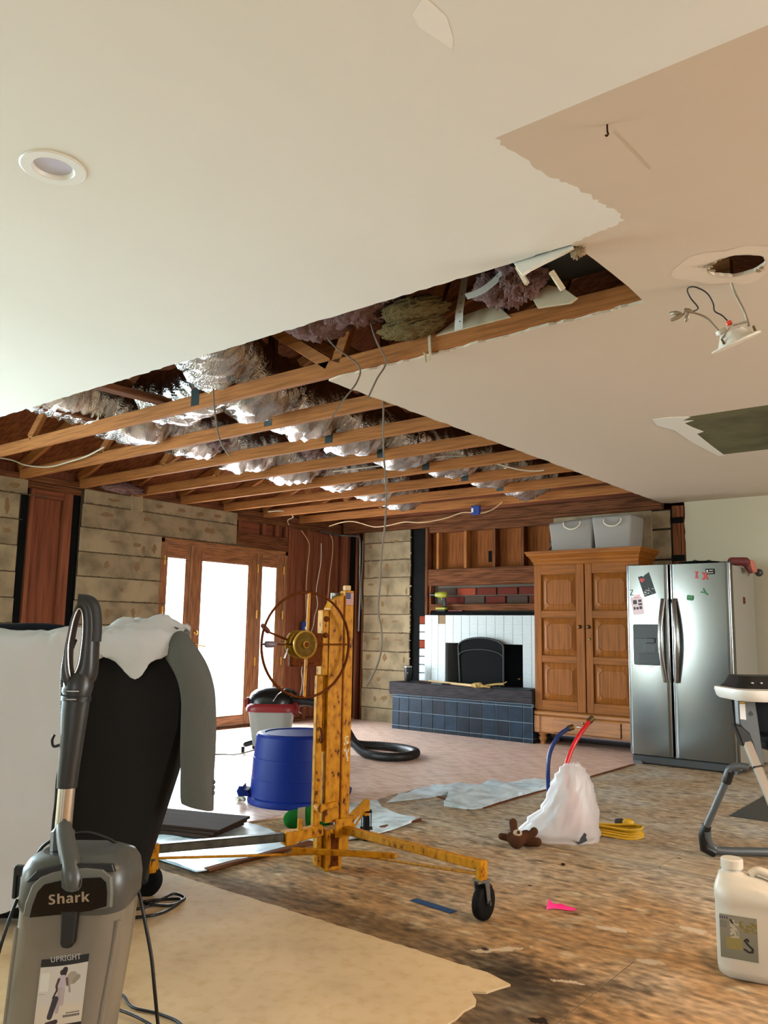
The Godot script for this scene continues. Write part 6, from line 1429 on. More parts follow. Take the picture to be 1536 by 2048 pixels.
	obj("tube", G.new().tube(curve(v3s([0.02, 0.05, 0.0, -0.02, 0.25, 0.0, -0.045, 0.38, 0.0, -0.02, 0.46, -0.02, 0.035, 0.55, -0.05, 0.115, 0.635, -0.10]), 7), 0.0125, 12), M.pipe_red, rp)
	obj("fitting", G.new().tube([Vector3(0.112, 0.633, -0.10), Vector3(0.138, 0.655, -0.115)], 0.017, 12), M.dark_brass, rp)
	var bp := thing("water_pipe", "blue plastic water pipe curving up behind the white bag", "pipe", Vector3(-2.1, 0.0, -4.4), 38.5, "coloured pipes in the white bag")
	obj("tube", G.new().tube(curve(v3s([-0.09, 0.03, -0.10, -0.115, 0.20, -0.14, -0.12, 0.36, -0.14, -0.102, 0.46, -0.15, -0.05, 0.545, -0.16, 0.012, 0.585, -0.18]), 7), 0.0125, 12), M.pipe_blue, bp)
	obj("fitting", G.new().tube([Vector3(0.008, 0.583, -0.18), Vector3(0.04, 0.593, -0.19)], 0.018, 12), M.dark_brass, bp)
	# yellow extension cord in a hank
	var ec := thing("extension_cord", "yellow extension cord coiled in a hank behind the white bag", "cord", Vector3(-1.99, 0.0, -4.60), 20.0)
	for i in 7:
		var o := rng.randf_range(-0.02, 0.02)
		var y := 0.012 + 0.008 * i
		obj("loop", G.new().tube(curve(v3s([-0.20, y, 0.03 + o, -0.05, y + 0.01, 0.045 + o, 0.10, y, 0.05 + o, 0.165 + o * 0.4, y + 0.004, 0.03, 0.175 + o * 0.5, y + 0.008, -0.02, 0.12, y + 0.01, -0.055 + o, 0.0, y, -0.05 + o, -0.2, y, -0.05 + o]), 5), 0.006, 8), M.cord_yellow, ec)
	obj("plug", G.new().box(Vector3(0.055, 0.075, -0.07), Vector3(0.05, 0.03, 0.03), Basis.from_euler(Vector3(0, 0.3, 0.1)), 0.006), M.dark_grey, ec)
	obj("connector", G.new().ball(Vector3(0.105, 0.075, -0.06), Vector3(0.035, 0.022, 0.022), Basis(), 8), M.cord_yellow, ec)
	# odds and ends
	var pk := []
	for q in [[-0.07, 0.02, 0.05], [-0.04, 0.008, 0.018], [0.0, 0.012, 0.012], [0.05, 0.006, 0.02], [0.09, 0.003, 0.012]]:
		pk.append(PackedVector3Array([Vector3(q[0], 0.004, q[2]), Vector3(q[0] + 0.01, q[1] * 2.2 + 0.006, 0.0), Vector3(q[0] + 0.012, 0.004, -q[2])]))
	var ribbon := obj("ribbon_scrap", G.new().grid(pk, 0.002), M.hot_pink, self, Vector3(-1.65, 0.0, -3.29))
	ribbon.rotation.y = 0.35
	ribbon.scale = Vector3.ONE * 0.7
	tag(ribbon, "hot pink ribbon scrap lying on the plywood", "ribbon")
	tag(obj("tape_strip", G.new().bar(Vector3(-2.18, 0.001, -2.985), Vector3(-1.96, 0.001, -2.965), 0.045, 0.0016), M.tape_blue), "strip of blue masking tape over a plywood seam by the lift caster", "tape")
	for d in [[-2.02, -3.33, 0.022, "small dark curled scrap on the plywood under the lift leg"], [-1.93, -3.9, 0.01, "tiny dark crumb on the plywood near the teddy bear"]]:
		tag(obj("debris_scrap", G.new().lump(Vector3(d[0], d[2] * 0.45, d[1]), Vector3(d[2], d[2] * 0.5, d[2] * 0.8), 5, 0.6, 20.0, 8), M.dark_wood), d[3], "debris")
	tag(obj("cable_staple", G.new().box(Vector3(-3.60, 0.03, -2.57), Vector3(0.10, 0.05, 0.07), Basis.from_euler(Vector3(0, 0.5, 0)), 0.012), M.black), "black plug lying on the cream floor beside the left caster", "plug")


func build_highchair() -> void:
	var t := thing("high_chair", "folding high chair with white tray and grey metal legs at the right", "high chair", Vector3(-1.2, 0, -4.45), 38.5)
	var w := 0.50
	# white tray and dark insert
	var R := []
	for s in [[0.825, -0.012], [0.835, -0.002], [0.868, 0.006], [0.880, 0.004]]: R.append(rrect(Vector3(0.185, s[0], 0.02), 0.55 + s[1] * 2, 0.40 + s[1] * 2, 0.10, 7))
	obj("tray", G.new().loft(R), M.tray_white, t)
	R = []
	for s in [[0.878, 0.02], [0.90, 0.0], [0.935, -0.015], [0.94, -0.02]]: R.append(rrect(Vector3(0.205, s[0], -0.05), 0.47 + s[1] * 2, 0.24 + s[1] * 2, 0.05, 6))
	obj("tray_insert", G.new().loft(R), M.black, t)
	for x in [0.075, 0.12]:
		obj("rivet", G.new().ball(Vector3(x - 0.05, 0.908, 0.075), Vector3(0.008, 0.006, 0.006), Basis(), 6), M.steel, t)
	for sx in [0.0, 1.0]:
		var m := func(x: float) -> float: return x if sx == 0.0 else 0.34 - x
		# side hub with warning label
		var ho := v2([-0.024, 0.83, 0.062, 0.83, 0.074, 0.72, 0.083, 0.62, 0.095, 0.50, 0.07, 0.50, 0.035, 0.62, -0.022, 0.70])
		if sx: for i in ho.size(): ho[i].x = 0.34 - ho[i].x
		obj("side_post", G.new().prism(ho, 0.045, Transform3D(Basis(), Vector3(0, 0, -0.03)), 0.006), M.chair_grey, t)
		if sx == 0.0:
			obj("warning_label", G.new().prism(v2([-0.018, 0.725, 0.012, 0.722, 0.010, 0.80, -0.018, 0.80]), 0.001, Transform3D(Basis(), Vector3(0, 0, 0.0152))), M.white, t)
			obj("warning_stripe", G.new().box(Vector3(-0.004, 0.806, 0.0157), Vector3(0.026, 0.008, 0.001)), M.cord_yellow, t)
			var em := v2([0.028, 0.742, 0.045, 0.742, 0.050, 0.752, 0.037, 0.768, 0.024, 0.752])
			obj("emblem", G.new().prism(em, 0.001, Transform3D(Basis(), Vector3(0, 0, 0.0152))), M.black, t)
		# front leg: pale tube in a dark cap, running down towards the viewer's right
		var a := Vector3(m.call(-0.005), 0.63, 0.04)
		var b := Vector3(m.call(0.105), 0.03, 0.34)
		obj("front_leg", G.new().bar(a, b, 0.046, 0.024, Vector3.BACK, 0.008), M.leg_tan, t)
		obj("leg_band", G.new().bar(a.lerp(b, 0.20), a.lerp(b, 0.215), 0.048, 0.026, Vector3.BACK, 0.002), M.black, t)
		var cp := v2([-0.068, 0.708, -0.03, 0.697, 0.012, 0.66, 0.03, 0.595, -0.028, 0.598, -0.045, 0.65])
		if sx: for i in cp.size(): cp[i].x = 0.34 - cp[i].x
		obj("leg_cap", G.new().prism(cp, 0.04, Transform3D(Basis(), Vector3(0, 0, 0.018)), 0.006), M.black, t)
		# rear leg
		var c := [Vector3(m.call(0.03), 0.485, -0.02), Vector3(m.call(-0.02), 0.488, -0.04), Vector3(m.call(-0.055), 0.465, -0.06), Vector3(m.call(-0.066), 0.40, -0.08), Vector3(m.call(-0.10), 0.28, -0.13), Vector3(m.call(-0.135), 0.16, -0.18)]
		obj("rear_leg", G.new().tube(curve(c, 4), 0.022, 10, false, true, 0.8), M.chair_grey, t)
		obj("leg_joint", G.new().tube([Vector3(m.call(-0.05), 0.46, -0.06), Vector3(m.call(-0.064), 0.40, -0.08)], 0.0245, 10), M.black, t)
		obj("foot_cap", G.new().tube([Vector3(m.call(-0.133), 0.165, -0.178), Vector3(m.call(-0.145), 0.115, -0.195), Vector3(m.call(-0.14), 0.05, -0.20), Vector3(m.call(-0.09), 0.026, -0.20)], [0.024, 0.027, 0.027, 0.024], 10), M.black, t)
		obj("front_foot", G.new().tube([Vector3(m.call(0.10), 0.035, 0.325), Vector3(m.call(0.108), 0.03, 0.37)], 0.03, 12), M.black, t)
	obj("rear_bar", G.new().tube(curve(v3s([-0.135, 0.14, -0.178, -0.125, 0.085, -0.19, -0.095, 0.05, -0.20, -0.05, 0.036, -0.20, 0.17, 0.035, -0.20, 0.40, 0.036, -0.20, 0.46, 0.07, -0.19]), 4), 0.022, 10), M.chair_grey, t)
	obj("seat", G.new().box(Vector3(0.22, 0.60, -0.12), Vector3(0.22, 0.06, 0.30), Basis(), 0.02).box(Vector3(0.20, 0.74, -0.28), Vector3(0.26, 0.26, 0.05), Basis.from_euler(Vector3(-0.2, 0, 0)), 0.02), M.chair_pad, t)
	tag(obj("floor_grille", G.new().span(Vector3(-1.62, 0.0, -6.9), Vector3(-1.0, 0.012, -5.6), 0.003), M.dark_grey), "dark ribbed mat on the plywood behind the high chair", "mat")


func build_jug() -> void:
	var t := thing("plastic_jug", "large white plastic jug with side handle on the plywood floor", "jug", Vector3(-0.842, 0, -3.132), 12.0)
	var R := []
	for s in [[0.0, 0.0, 0.20, 0.155, 0.05], [0.008, 0.0, 0.222, 0.175, 0.06], [0.03, 0.0, 0.230, 0.182, 0.062], [0.215, 0.0, 0.232, 0.184, 0.062], [0.235, 0.0, 0.230, 0.182, 0.062], [0.245, 0.0, 0.236, 0.188, 0.064], [0.275, -0.002, 0.232, 0.184, 0.066], [0.295, -0.012, 0.200, 0.165, 0.066], [0.312, -0.032, 0.146, 0.13, 0.058], [0.322, -0.056, 0.095, 0.095, 0.045], [0.33, -0.058, 0.066, 0.066, 0.032], [0.345, -0.058, 0.062, 0.062, 0.0305]]:
		R.append(rrect(Vector3(s[1], s[0], 0), s[2], s[3], s[4], 8))
	obj("bottle", G.new().loft(R), M.jug_white, t)
	obj("handle", G.new().tube(curve(v3s([0.0, 0.322, 0.0, 0.022, 0.338, 0.0, 0.055, 0.332, 0.0, 0.09, 0.312, 0.0, 0.108, 0.285, 0.0, 0.108, 0.25, 0.0]), 6), [0.018, 0.018, 0.0175, 0.017, 0.017, 0.017, 0.017, 0.017, 0.017, 0.017, 0.017, 0.017, 0.017, 0.017, 0.017, 0.017, 0.017, 0.017, 0.017, 0.017, 0.0175, 0.0175, 0.018, 0.018, 0.018, 0.018, 0.018, 0.018, 0.018, 0.018, 0.018], 14, false, true, 0.8), M.jug_white, t)
	obj("cap", G.new().edgelathe([Vector2(0.034, 0.336), Vector2(0.037, 0.338), Vector2(0.037, 0.366), Vector2(0.034, 0.370), Vector2(0.001, 0.370)], 32, Transform3D(Basis(), Vector3(-0.058, 0, 0))), M.jug_white, t)
	var W := 128
	var H := 192
	var im := Image.create(W, H, false, Image.FORMAT_RGB8)
	im.fill(Color(0.45, 0.44, 0.40))
	var nz := FastNoiseLite.new()
	nz.seed = 4
	nz.frequency = 0.05
	for y in H:
		for x in W:
			var c := Color(0.50, 0.48, 0.42).lerp(Color(0.42, 0.42, 0.36), float(y) / H)
			var v := nz.get_noise_2d(x, y)
			if x > 60 and y > 20 and y < 70 and v > -0.05: c = Color(0.46, 0.40, 0.18)
			if x > 20 and x < 76 and y > 96 and y < 150 and v > -0.3: c = Color(0.52, 0.47, 0.24)
			if x > 34 and x < 66 and y > 20 and y < 100 and v > -0.12: c = Color(0.66, 0.62, 0.54)
			if x < 30 and y > 8 and y < 20 and (x / 4) % 2 == 0: c = Color(0.14, 0.18, 0.34)
			if x < 26 and y > 26 and y < 60 and (y / 3) % 2 == 0 and (x + y) % 9 != 0: c = Color(0.36, 0.36, 0.33)
			for s in [[92, 96, 96, 104], [92, 96, 84, 104], [84, 104, 96, 122], [96, 122, 110, 136], [110, 136, 108, 150], [108, 150, 96, 152], [96, 152, 82, 142], [38, 22, 44, 34]]:
				var a := Vector2(s[0], s[1])
				var b := Vector2(s[2], s[3])
				var f := clampf((Vector2(x, y) - a).dot(b - a) / (b - a).length_squared(), 0, 1)
				if Vector2(x, y).distance_to(a.lerp(b, f)) < 4.0: c = Color(0.05, 0.05, 0.05)
			im.set_pixel(x, y, c)
	var lm := mat(Color(1, 1, 1), 0.5)
	lm.albedo_texture = ImageTexture.create_from_image(im)
	var g := G.new()
	g.uvquad(Vector3(-0.098, 0.068, 0.0922), Vector3(0.018, 0.068, 0.0926), Vector3(0.018, 0.206, 0.0926), Vector3(-0.098, 0.206, 0.0922))
	obj("label", g, lm, t)


func build_ceiling_things() -> void:
	var down := Basis(Vector3.RIGHT, Vector3.DOWN, Vector3.FORWARD)
	# fitted downlight, switched off
	var d := thing("downlight", "round white recessed downlight fitted in the ceiling at the left", "ceiling light", Vector3(-2.142, CEIL, -1.118))
	obj("trim_ring", G.new().edgelathe([Vector2(0.092, 0.0), Vector2(0.092, 0.002), Vector2(0.088, 0.0045), Vector2(0.060, 0.0045), Vector2(0.057, 0.002), Vector2(0.053, -0.008)], 48, Transform3D(down, Vector3.ZERO)), M.trim_white, d)
	obj("lens", G.new().lathe([Vector2(0.0535, -0.008), Vector2(0.03, -0.0065), Vector2(0.001, -0.006)], 40, Transform3D(down, Vector3.ZERO)), M.lens, d)
	obj("can", G.new().lathe([Vector2(0.06, -0.08), Vector2(0.06, -0.005)], 24, Transform3D(down, Vector3.ZERO), false), M.galv, d)
	# fitting hanging from the open hole
	var f := thing("hanging_downlight", "loose LED downlight hanging by its spring from the hole in the ceiling", "ceiling light", Vector3(-0.811, 2.246, -3.150))
	var tilt := Basis.from_euler(Vector3(0, deg_to_rad(38.5), 0)) * Basis.from_euler(Vector3(0.10, 0, 0.42))
	var tx := Transform3D(tilt * down, Vector3.ZERO)
	obj("trim_ring", G.new().edgelathe([Vector2(0.060, -0.004), Vector2(0.093, 0.0), Vector2(0.094, 0.004), Vector2(0.088, 0.007), Vector2(0.06, 0.008), Vector2(0.001, 0.006)], 48, tx), M.trim_gloss, f)
	obj("housing", G.new().edgelathe([Vector2(0.001, -0.048), Vector2(0.036, -0.047), Vector2(0.044, -0.042), Vector2(0.062, -0.012), Vector2(0.068, -0.002)], 40, tx), M.trim_gloss, f)
	obj("terminal_box", G.new().box(tilt * Vector3(-0.03, 0.058, -0.01), Vector3(0.035, 0.02, 0.03), tilt, 0.004), M.trim_gloss, f)
	obj("bracket", G.new().bar(tilt * Vector3(-0.055, 0.032, 0.02), tilt * Vector3(0.0, 0.062, 0.02), 0.014, 0.005, Vector3.UP, 0.001).bar(tilt * Vector3(0.0, 0.062, 0.02), tilt * Vector3(0.062, 0.052, 0.02), 0.014, 0.005, Vector3.UP, 0.001), M.steel, f)
	for x in [-0.06, 0.07]:
		obj("spring_clip", G.new().box(tilt * Vector3(x, 0.018, 0.03), Vector3(0.008, 0.022, 0.006), tilt, 0.001), M.dark_brass, f)
	var S := func(px: float, y: float, z: float) -> Vector3: return Vector3(px, y, z) - Vector3(-0.811, 2.246, -3.150)
	obj("spring_arm", G.new().tube(curve([S.call(-0.765, 2.302, -3.165), S.call(-0.775, 2.36, -3.14), S.call(-0.797, 2.43, -3.10), S.call(-0.808, 2.50, -3.07)], 5), 0.0065, 8, false, true, 0.4), M.spring, f)
	obj("spring_arm", G.new().tube(curve([S.call(-0.845, 2.258, -3.125), S.call(-0.868, 2.30, -3.10), S.call(-0.892, 2.335, -3.07), S.call(-0.925, 2.352, -3.04), S.call(-0.955, 2.358, -3.015)], 5), 0.0065, 8, false, true, 0.4), M.spring, f)
	var wn := G.new()
	for q in [[-0.965, 2.352, -3.01, -0.045, 0.010, 0.0], [-0.955, 2.352, -3.02, -0.05, -0.025, 0.02], [-0.94, 2.352, -3.02, -0.015, -0.035, 0.0], [-0.93, 2.356, -3.03, -0.03, 0.016, 0.0]]:
		var p: Vector3 = S.call(q[0], q[1], q[2])
		wn.tube([p, p + Vector3(q[3], q[4], q[5]) * 0.45, p + Vector3(q[3], q[4], q[5]) * 0.95, p + Vector3(q[3], q[4], q[5])], [0.003, 0.009, 0.006, 0.002], 7)
	obj("wire_nut", wn, M.spring, f)
	obj("lead", G.new().tube(curve([S.call(-0.938, 2.355, -3.03), S.call(-0.915, 2.372, -3.05), S.call(-0.935, 2.41, -3.03), S.call(-0.940, 2.44, -3.01), S.call(-0.92, 2.452, -3.03), S.call(-0.885, 2.43, -3.06), S.call(-0.868, 2.39, -3.08), S.call(-0.865, 2.36, -3.085), S.call(-0.845, 2.345, -3.105), S.call(-0.83, 2.325, -3.12)], 5), 0.0028, 8), M.black, f)
	obj("connector", G.new().box(S.call(-0.826, 2.316, -3.125), Vector3(0.018, 0.018, 0.018), tilt, 0.003), M.orange, f)
	# compound ring round that hole, paler than the board
	var hk := thing("ceiling_hook", "small dark screw hook in the tan ceiling", "hook", Vector3(-0.778, CEIL, -1.888))
	obj("shank", G.new().tube(curve(v3s([0, 0.004, 0, 0, -0.02, 0, 0.003, -0.028, 0.002, 0.0, -0.034, 0.004, -0.004, -0.030, 0.003]), 4), 0.0026, 8), M.dark_wood, hk)
	# recessed lamps that light the near room, out of view
	for i in LAMPS.size():
		var p: Array = LAMPS[i]
		var r := thing("recessed_lamp", ["lit recessed ceiling lamp over the jug corner, out of view", "lit recessed ceiling lamp by the right wall, far one", "lit recessed ceiling lamp by the right wall, near one"][i], "ceiling light", Vector3(p[0], CEIL, p[1]))
		obj("trim_ring", G.new().edgelathe([Vector2(0.092, 0.0), Vector2(0.092, 0.003), Vector2(0.086, 0.008), Vector2(0.066, 0.009)], 32, Transform3D(down, Vector3.ZERO)), M.trim_white, r)
		obj("lamp_disc", G.new().lathe([Vector2(0.066, 0.006), Vector2(0.001, 0.006)], 32, Transform3D(down, Vector3.ZERO)), M.lamp_glow, r)


func build_wires() -> void:
	cable("hanging_wire", "thin brown wire hanging from the slot in front of the ducts at the left", "wire", v3s([-3.76, 2.90, -3.05, -3.75, 2.70, -3.04, -3.735, 2.55, -3.04, -3.72, 2.40, -3.05, -3.68, 2.26, -3.05, -3.63, 2.18, -3.05, -3.57, 2.12, -3.05]), 0.0045, M.cable_grey)
	cable("hanging_wire", "brown wire kinked in its middle hanging below the slot, left of its straight neighbour", "wire", v3s([-2.78, 2.78, -2.88, -2.74, 2.68, -2.90, -2.67, 2.56, -2.92, -2.60, 2.47, -3.04, -2.60, 2.38, -3.03, -2.62, 2.27, -2.95, -2.66, 2.18, -2.92, -2.70, 2.10, -2.90]), 0.0045, M.cable_grey)
	cable("hanging_wire", "brown wire hanging straight from the slot in front of the white ceiling corner", "wire", v3s([-2.40, 2.76, -2.88, -2.42, 2.66, -2.9, -2.415, 2.54, -2.95, -2.43, 2.46, -3.05, -2.445, 2.36, -3.0, -2.46, 2.25, -2.95]), 0.0045, M.cable_grey)
	cable("hanging_wire", "long grey cable dangling from the joists in front of the lath wall", "wire", v3s([-2.95, 2.56, -3.69, -2.95, 2.40, -3.685, -2.955, 2.2, -3.70, -2.93, 1.95, -3.7, -2.935, 1.75, -3.7, -2.955, 1.6, -3.7, -2.965, 1.42, -3.7, -2.975, 1.25, -3.7, -2.95, 1.15, -3.7, -2.945, 1.04, -3.7, -2.98, 0.93, -3.7, -3.05, 0.82, -3.7]), 0.0055, M.cable_grey)
	cable("romex_cable", "cream cable strung along the last truss towards the blue box", "cable", v3s([-6.75, 2.40, -7.40, -6.50, 2.43, -7.37, -6.30, 2.42, -7.36, -6.05, 2.35, -7.36, -5.92, 2.335, -7.36, -5.75, 2.345, -7.36, -5.55, 2.365, -7.36, -5.35, 2.345, -7.36, -5.15, 2.35, -7.36, -4.95, 2.375, -7.36, -4.75, 2.415, -7.36, -4.55, 2.39, -7.365, -4.40, 2.42, -7.37, -4.28, 2.49, -7.37]), 0.007, M.cable_tan)
	var bb := thing("junction_box", "blue plastic junction box fixed to the last truss above the fireplace", "electrical box", Vector3(-4.60, 2.425, -7.36))
	obj("box", G.new().box(Vector3.ZERO, Vector3(0.10, 0.095, 0.04), Basis(), 0.004), M.blue_box, bb)
	obj("printed_label", G.new().box(Vector3(-0.032, 0.0, 0.021), Vector3(0.024, 0.045, 0.001)), M.white, bb)
	cable("romex_cable", "white cable sagging under the nearest truss at the far left", "cable", v3s([-7.2, 2.60, -3.15, -7.10, 2.60, -3.5, -6.95, 2.545, -3.58, -6.75, 2.51, -3.62, -6.55, 2.495, -3.63, -6.3, 2.505, -3.63, -6.05, 2.525, -3.64, -5.8, 2.57, -3.64]), 0.007, M.cable_white)
	cable("romex_cable", "white cable looping through the trusses over the middle of the room", "cable", v3s([-4.9, 2.56, -5.4, -4.4, 2.575, -5.5, -4.0, 2.58, -5.5, -3.6, 2.575, -5.6, -3.3, 2.50, -6.05, -3.05, 2.52, -6.2, -2.95, 2.57, -6.4]), 0.006, M.cable_white)
	cable("romex_cable", "cream cable hooking over the wall plate right of the glass doors", "cable", v3s([-7.0, 2.50, -6.6, -6.9, 2.52, -6.75, -6.98, 2.49, -7.0, -7.12, 2.46, -7.05, -7.2, 2.42, -7.15]), 0.006, M.cable_white)
	# cables down the studs right of the doors
	var x := WX - 0.005
	cable("stud_cable", "cream cable down the red stud to the blue outlet box right of the doors", "cable", v3s([x, 2.38, -7.42, x, 2.26, -7.55, x, 2.15, -7.58, x, 1.9, -7.55, x, 1.6, -7.54, x, 1.42, -7.55, x, 1.28, -7.56, x, 1.22, -7.53]), 0.006, M.cable_tan, "cables down the red sheathing")
	cable("stud_cable", "wavy cream cable between the two others right of the doors", "cable", v3s([x, 2.25, -7.80, x, 2.0, -7.80, x, 1.8, -7.76, x, 1.62, -7.73, x, 1.45, -7.76, x, 1.30, -7.71, x, 1.18, -7.69, x, 1.05, -7.62, x, 0.97, -7.54]), 0.006, M.cable_white, "cables down the red sheathing")
	cable("stud_cable", "cream cable nearest the dark corner right of the doors", "cable", v3s([x, 2.39, -7.96, x, 2.30, -8.02, x, 2.1, -8.02, x, 1.85, -7.98, x, 1.6, -7.96, x, 1.4, -7.94, x, 1.2, -7.93, x, 1.0, -7.93]), 0.006, M.cable_tan, "cables down the red sheathing")
	cable("stud_cable", "cream cable from below the crank wheel down to the floor plate", "cable", v3s([x, 0.86, -7.50, x, 0.75, -7.53, x, 0.62, -7.50, x, 0.5, -7.52, x, 0.36, -7.50, x, 0.2, -7.45, x, 0.12, -7.48, x, 0.10, -7.52]), 0.006, M.cable_white, "cables down the red sheathing")
	var ob := thing("outlet_box", "blue plastic outlet box on the stud behind the crank wheel", "electrical box", Vector3(WX + 0.012, 1.13, -7.52))
	obj("box", G.new().box(Vector3.ZERO, Vector3(0.045, 0.20, 0.09), Basis(), 0.006), M.blue_box, ob)
	obj("printed_label", G.new().box(Vector3(0.023, 0.02, 0.01), Vector3(0.001, 0.035, 0.03)), M.white, ob)
	var pp := thing("conduit", "old grey conduit along the top plate and down the dark corner", "conduit", Vector3.ZERO)
	obj("pipe", G.new().tube(curve(v3s([-7.19, 2.40, -7.72, -7.18, 2.385, -8.0, -7.15, 2.38, -8.12, -6.95, 2.365, -8.15, -6.90, 2.34, -8.16, -6.885, 2.2, -8.16, -6.89, 1.9, -8.17, -6.87, 1.6, -8.16, -6.885, 1.3, -8.17, -6.88, 1.12, -8.16]), 6), 0.014, 10), M.galv, pp)
	obj("pipe", G.new().tube(curve(v3s([-6.85, 2.3, -8.175, -6.845, 2.0, -8.17, -6.86, 1.7, -8.17, -6.84, 1.4, -8.175]), 6), 0.010, 8), M.cable_grey, pp)


func materials_more() -> void:
	M.galv_dark = tri_mat(Color(0.22, 0.25, 0.25), M.t_fine, Vector3.ONE * 8.0, 0.5, null, 0.0, 0.7)
	M.white_metal = mat(Color(0.80, 0.79, 0.76), 0.5)
	M.iron = mat(Color(0.20, 0.21, 0.21), 0.5, 0.6)
	M.soot_mesh = mat(Color(0.035, 0.04, 0.04), 0.8)
	M.pale_wood = mat(Color(0.76, 0.64, 0.47), 0.7)
	M.rope = tri_mat(Color(0.70, 0.58, 0.36), M.t_fine, Vector3.ONE * 14.0, 0.95)
	M.dark_wood = mat(Color(0.22, 0.13, 0.08), 0.8)
	M.drill_yellow = mat(Color(0.62, 0.62, 0.20), 0.4)
	M.dark_red = mat(Color(0.36, 0.11, 0.10), 0.6)
	M.dark_brass = mat(Color(0.42, 0.36, 0.24), 0.4, 0.9)
	M.pine_light = tri_mat(Color(0.70, 0.45, 0.22), M.t_soft, Vector3(0.35, 5, 5), 0.4, M.t_bump, 0.02)
	M.bin_cloth = tri_mat(Color(0.62, 0.60, 0.575), M.t_fine, Vector3.ONE * 12.0, 0.95, M.t_bump, 0.05)
	M.rope_white = mat(Color(0.80, 0.77, 0.70), 0.9)
	M.pewter = mat(Color(0.55, 0.54, 0.50), 0.4, 0.8)
	M.fridge_side = mat(Color(0.60, 0.585, 0.54), 0.5)
	M.inox = mat(Color(0.48, 0.485, 0.48), 0.18, 1.0)
	M.inox_bright = mat(Color(0.80, 0.80, 0.79), 0.25, 1.0)
	M.inox_handle = mat(Color(0.56, 0.545, 0.53), 0.22, 1.0)
	M.niche = mat(Color(0.045, 0.05, 0.05), 0.35)
	M.gloss_black = mat(Color(0.02, 0.02, 0.022), 0.12)
	M.plastic_grey = mat(Color(0.33, 0.34, 0.35), 0.5)
	M.plastic_dark = mat(Color(0.10, 0.105, 0.105), 0.4)
	M.flyer_dark = tri_mat(Color(0.17, 0.18, 0.18), M.t_blot, Vector3.ONE * 12.0, 0.5)
	M.magnet_red = mat(Color(0.72, 0.06, 0.06), 0.35)
	M.magnet_green = mat(Color(0.04, 0.40, 0.16), 0.35)
	M.green_light = mat(Color(0.35, 0.62, 0.42), 0.5)
	M.print_grey = mat(Color(0.72, 0.72, 0.72), 0.5)
	M.print_dark = mat(Color(0.22, 0.17, 0.18), 0.5)
	M.flyer_pink = mat(Color(0.87, 0.78, 0.80), 0.5)
	M.pink_print = mat(Color(0.85, 0.28, 0.36), 0.5)
	M.navy = mat(Color(0.10, 0.13, 0.28), 0.5)
	M.pink_skin = mat(Color(0.76, 0.46, 0.40), 0.7)
	M.mark_white = mat(Color(0.80, 0.76, 0.66), 0.8)
	M.grip = mat(Color(0.42, 0.36, 0.40), 0.35)
	M.drum_dark = tri_mat(Color(0.40, 0.30, 0.10), M.t_blot, Vector3.ONE * 9.0, 0.85)
	M.dark_steel = tri_mat(Color(0.32, 0.31, 0.27), M.t_blot, Vector3.ONE * 4.0, 0.4, null, 0.0, 0.85)
	M.brassy = tri_mat(Color(0.72, 0.55, 0.18), M.t_fine, Vector3.ONE * 8.0, 0.35, null, 0.0, 0.6)
	M.leather = tri_mat(Color(0.105, 0.095, 0.088), M.t_fine, Vector3.ONE * 8.0, 0.75, M.t_bump, 0.04)
	M.navy_cloth = mat(Color(0.05, 0.06, 0.085), 0.9)
	M.sheet = tri_mat(Color(0.71, 0.705, 0.70), M.t_fine, Vector3.ONE * 9.0, 0.95)
	M.sheet.albedo_texture = null
	M.sheet.backlight_enabled = true
	M.sheet.backlight = Color(0.25, 0.25, 0.24)
	M.wool = tri_mat(Color(0.40, 0.40, 0.38), noise_tex(0.25, 71, [[0.0, grey(0.6)], [0.5, grey(0.9)], [1.0, grey(1.0)]], 256), Vector3.ONE * 6.0, 1.0, M.t_bump, 0.03)
	M.cup_plastic = mat(Color(0.52, 0.485, 0.43, 0.80), 0.3)
	M.cup_plastic.transparency = BaseMaterial3D.TRANSPARENCY_ALPHA
	M.cup_core = mat(Color(0.42, 0.37, 0.30), 0.8)
	M.vac_grey = mat(Color(0.28, 0.285, 0.27), 0.35)
	M.vac_trim = mat(Color(0.40, 0.40, 0.365), 0.4)
	M.vac_dark = mat(Color(0.125, 0.13, 0.13), 0.38)
	M.grip_dark = mat(Color(0.085, 0.09, 0.09), 0.65)
	M.chrome = mat(Color(0.86, 0.86, 0.88), 0.15, 1.0)
	M.steel_bright = mat(Color(0.80, 0.80, 0.79), 0.22, 1.0)
	M.tub_blue = mat(Color(0.03, 0.125, 0.41), 0.45)
	M.tub_blue.metallic_specular = 0.3
	M.vac_drum = mat(Color(0.60, 0.61, 0.59), 0.5)
	M.vac_red = mat(Color(0.50, 0.11, 0.12), 0.4)
	M.vac_black = mat(Color(0.045, 0.055, 0.055), 0.3)
	M.hose_black = mat(Color(0.05, 0.052, 0.055), 0.5)
	M.underlay = tri_mat(Color(0.90, 0.97, 1.0), M.t_blot, Vector3.ONE * 2.0, 0.32)
	M.board_brown = tri_mat(Color(0.24, 0.175, 0.135), M.t_soft, Vector3(0.5, 6, 6), 0.85)
	M.plush_green = tri_mat(Color(0.07, 0.36, 0.10), M.t_fine, Vector3.ONE * 20.0, 1.0, M.t_bump, 0.3)
	M.plush_tan = tri_mat(Color(0.60, 0.50, 0.38), M.t_fine, Vector3.ONE * 20.0, 1.0)
	M.plush_brown = tri_mat(Color(0.36, 0.22, 0.14), M.t_fine, Vector3.ONE * 25.0, 1.0, M.t_bump, 0.3)
	M.plush_cream = mat(Color(0.72, 0.62, 0.50), 1.0)
	M.bag_film = mat(Color(0.88, 0.855, 0.845, 0.70), 0.35)
	M.bag_film.transparency = BaseMaterial3D.TRANSPARENCY_ALPHA
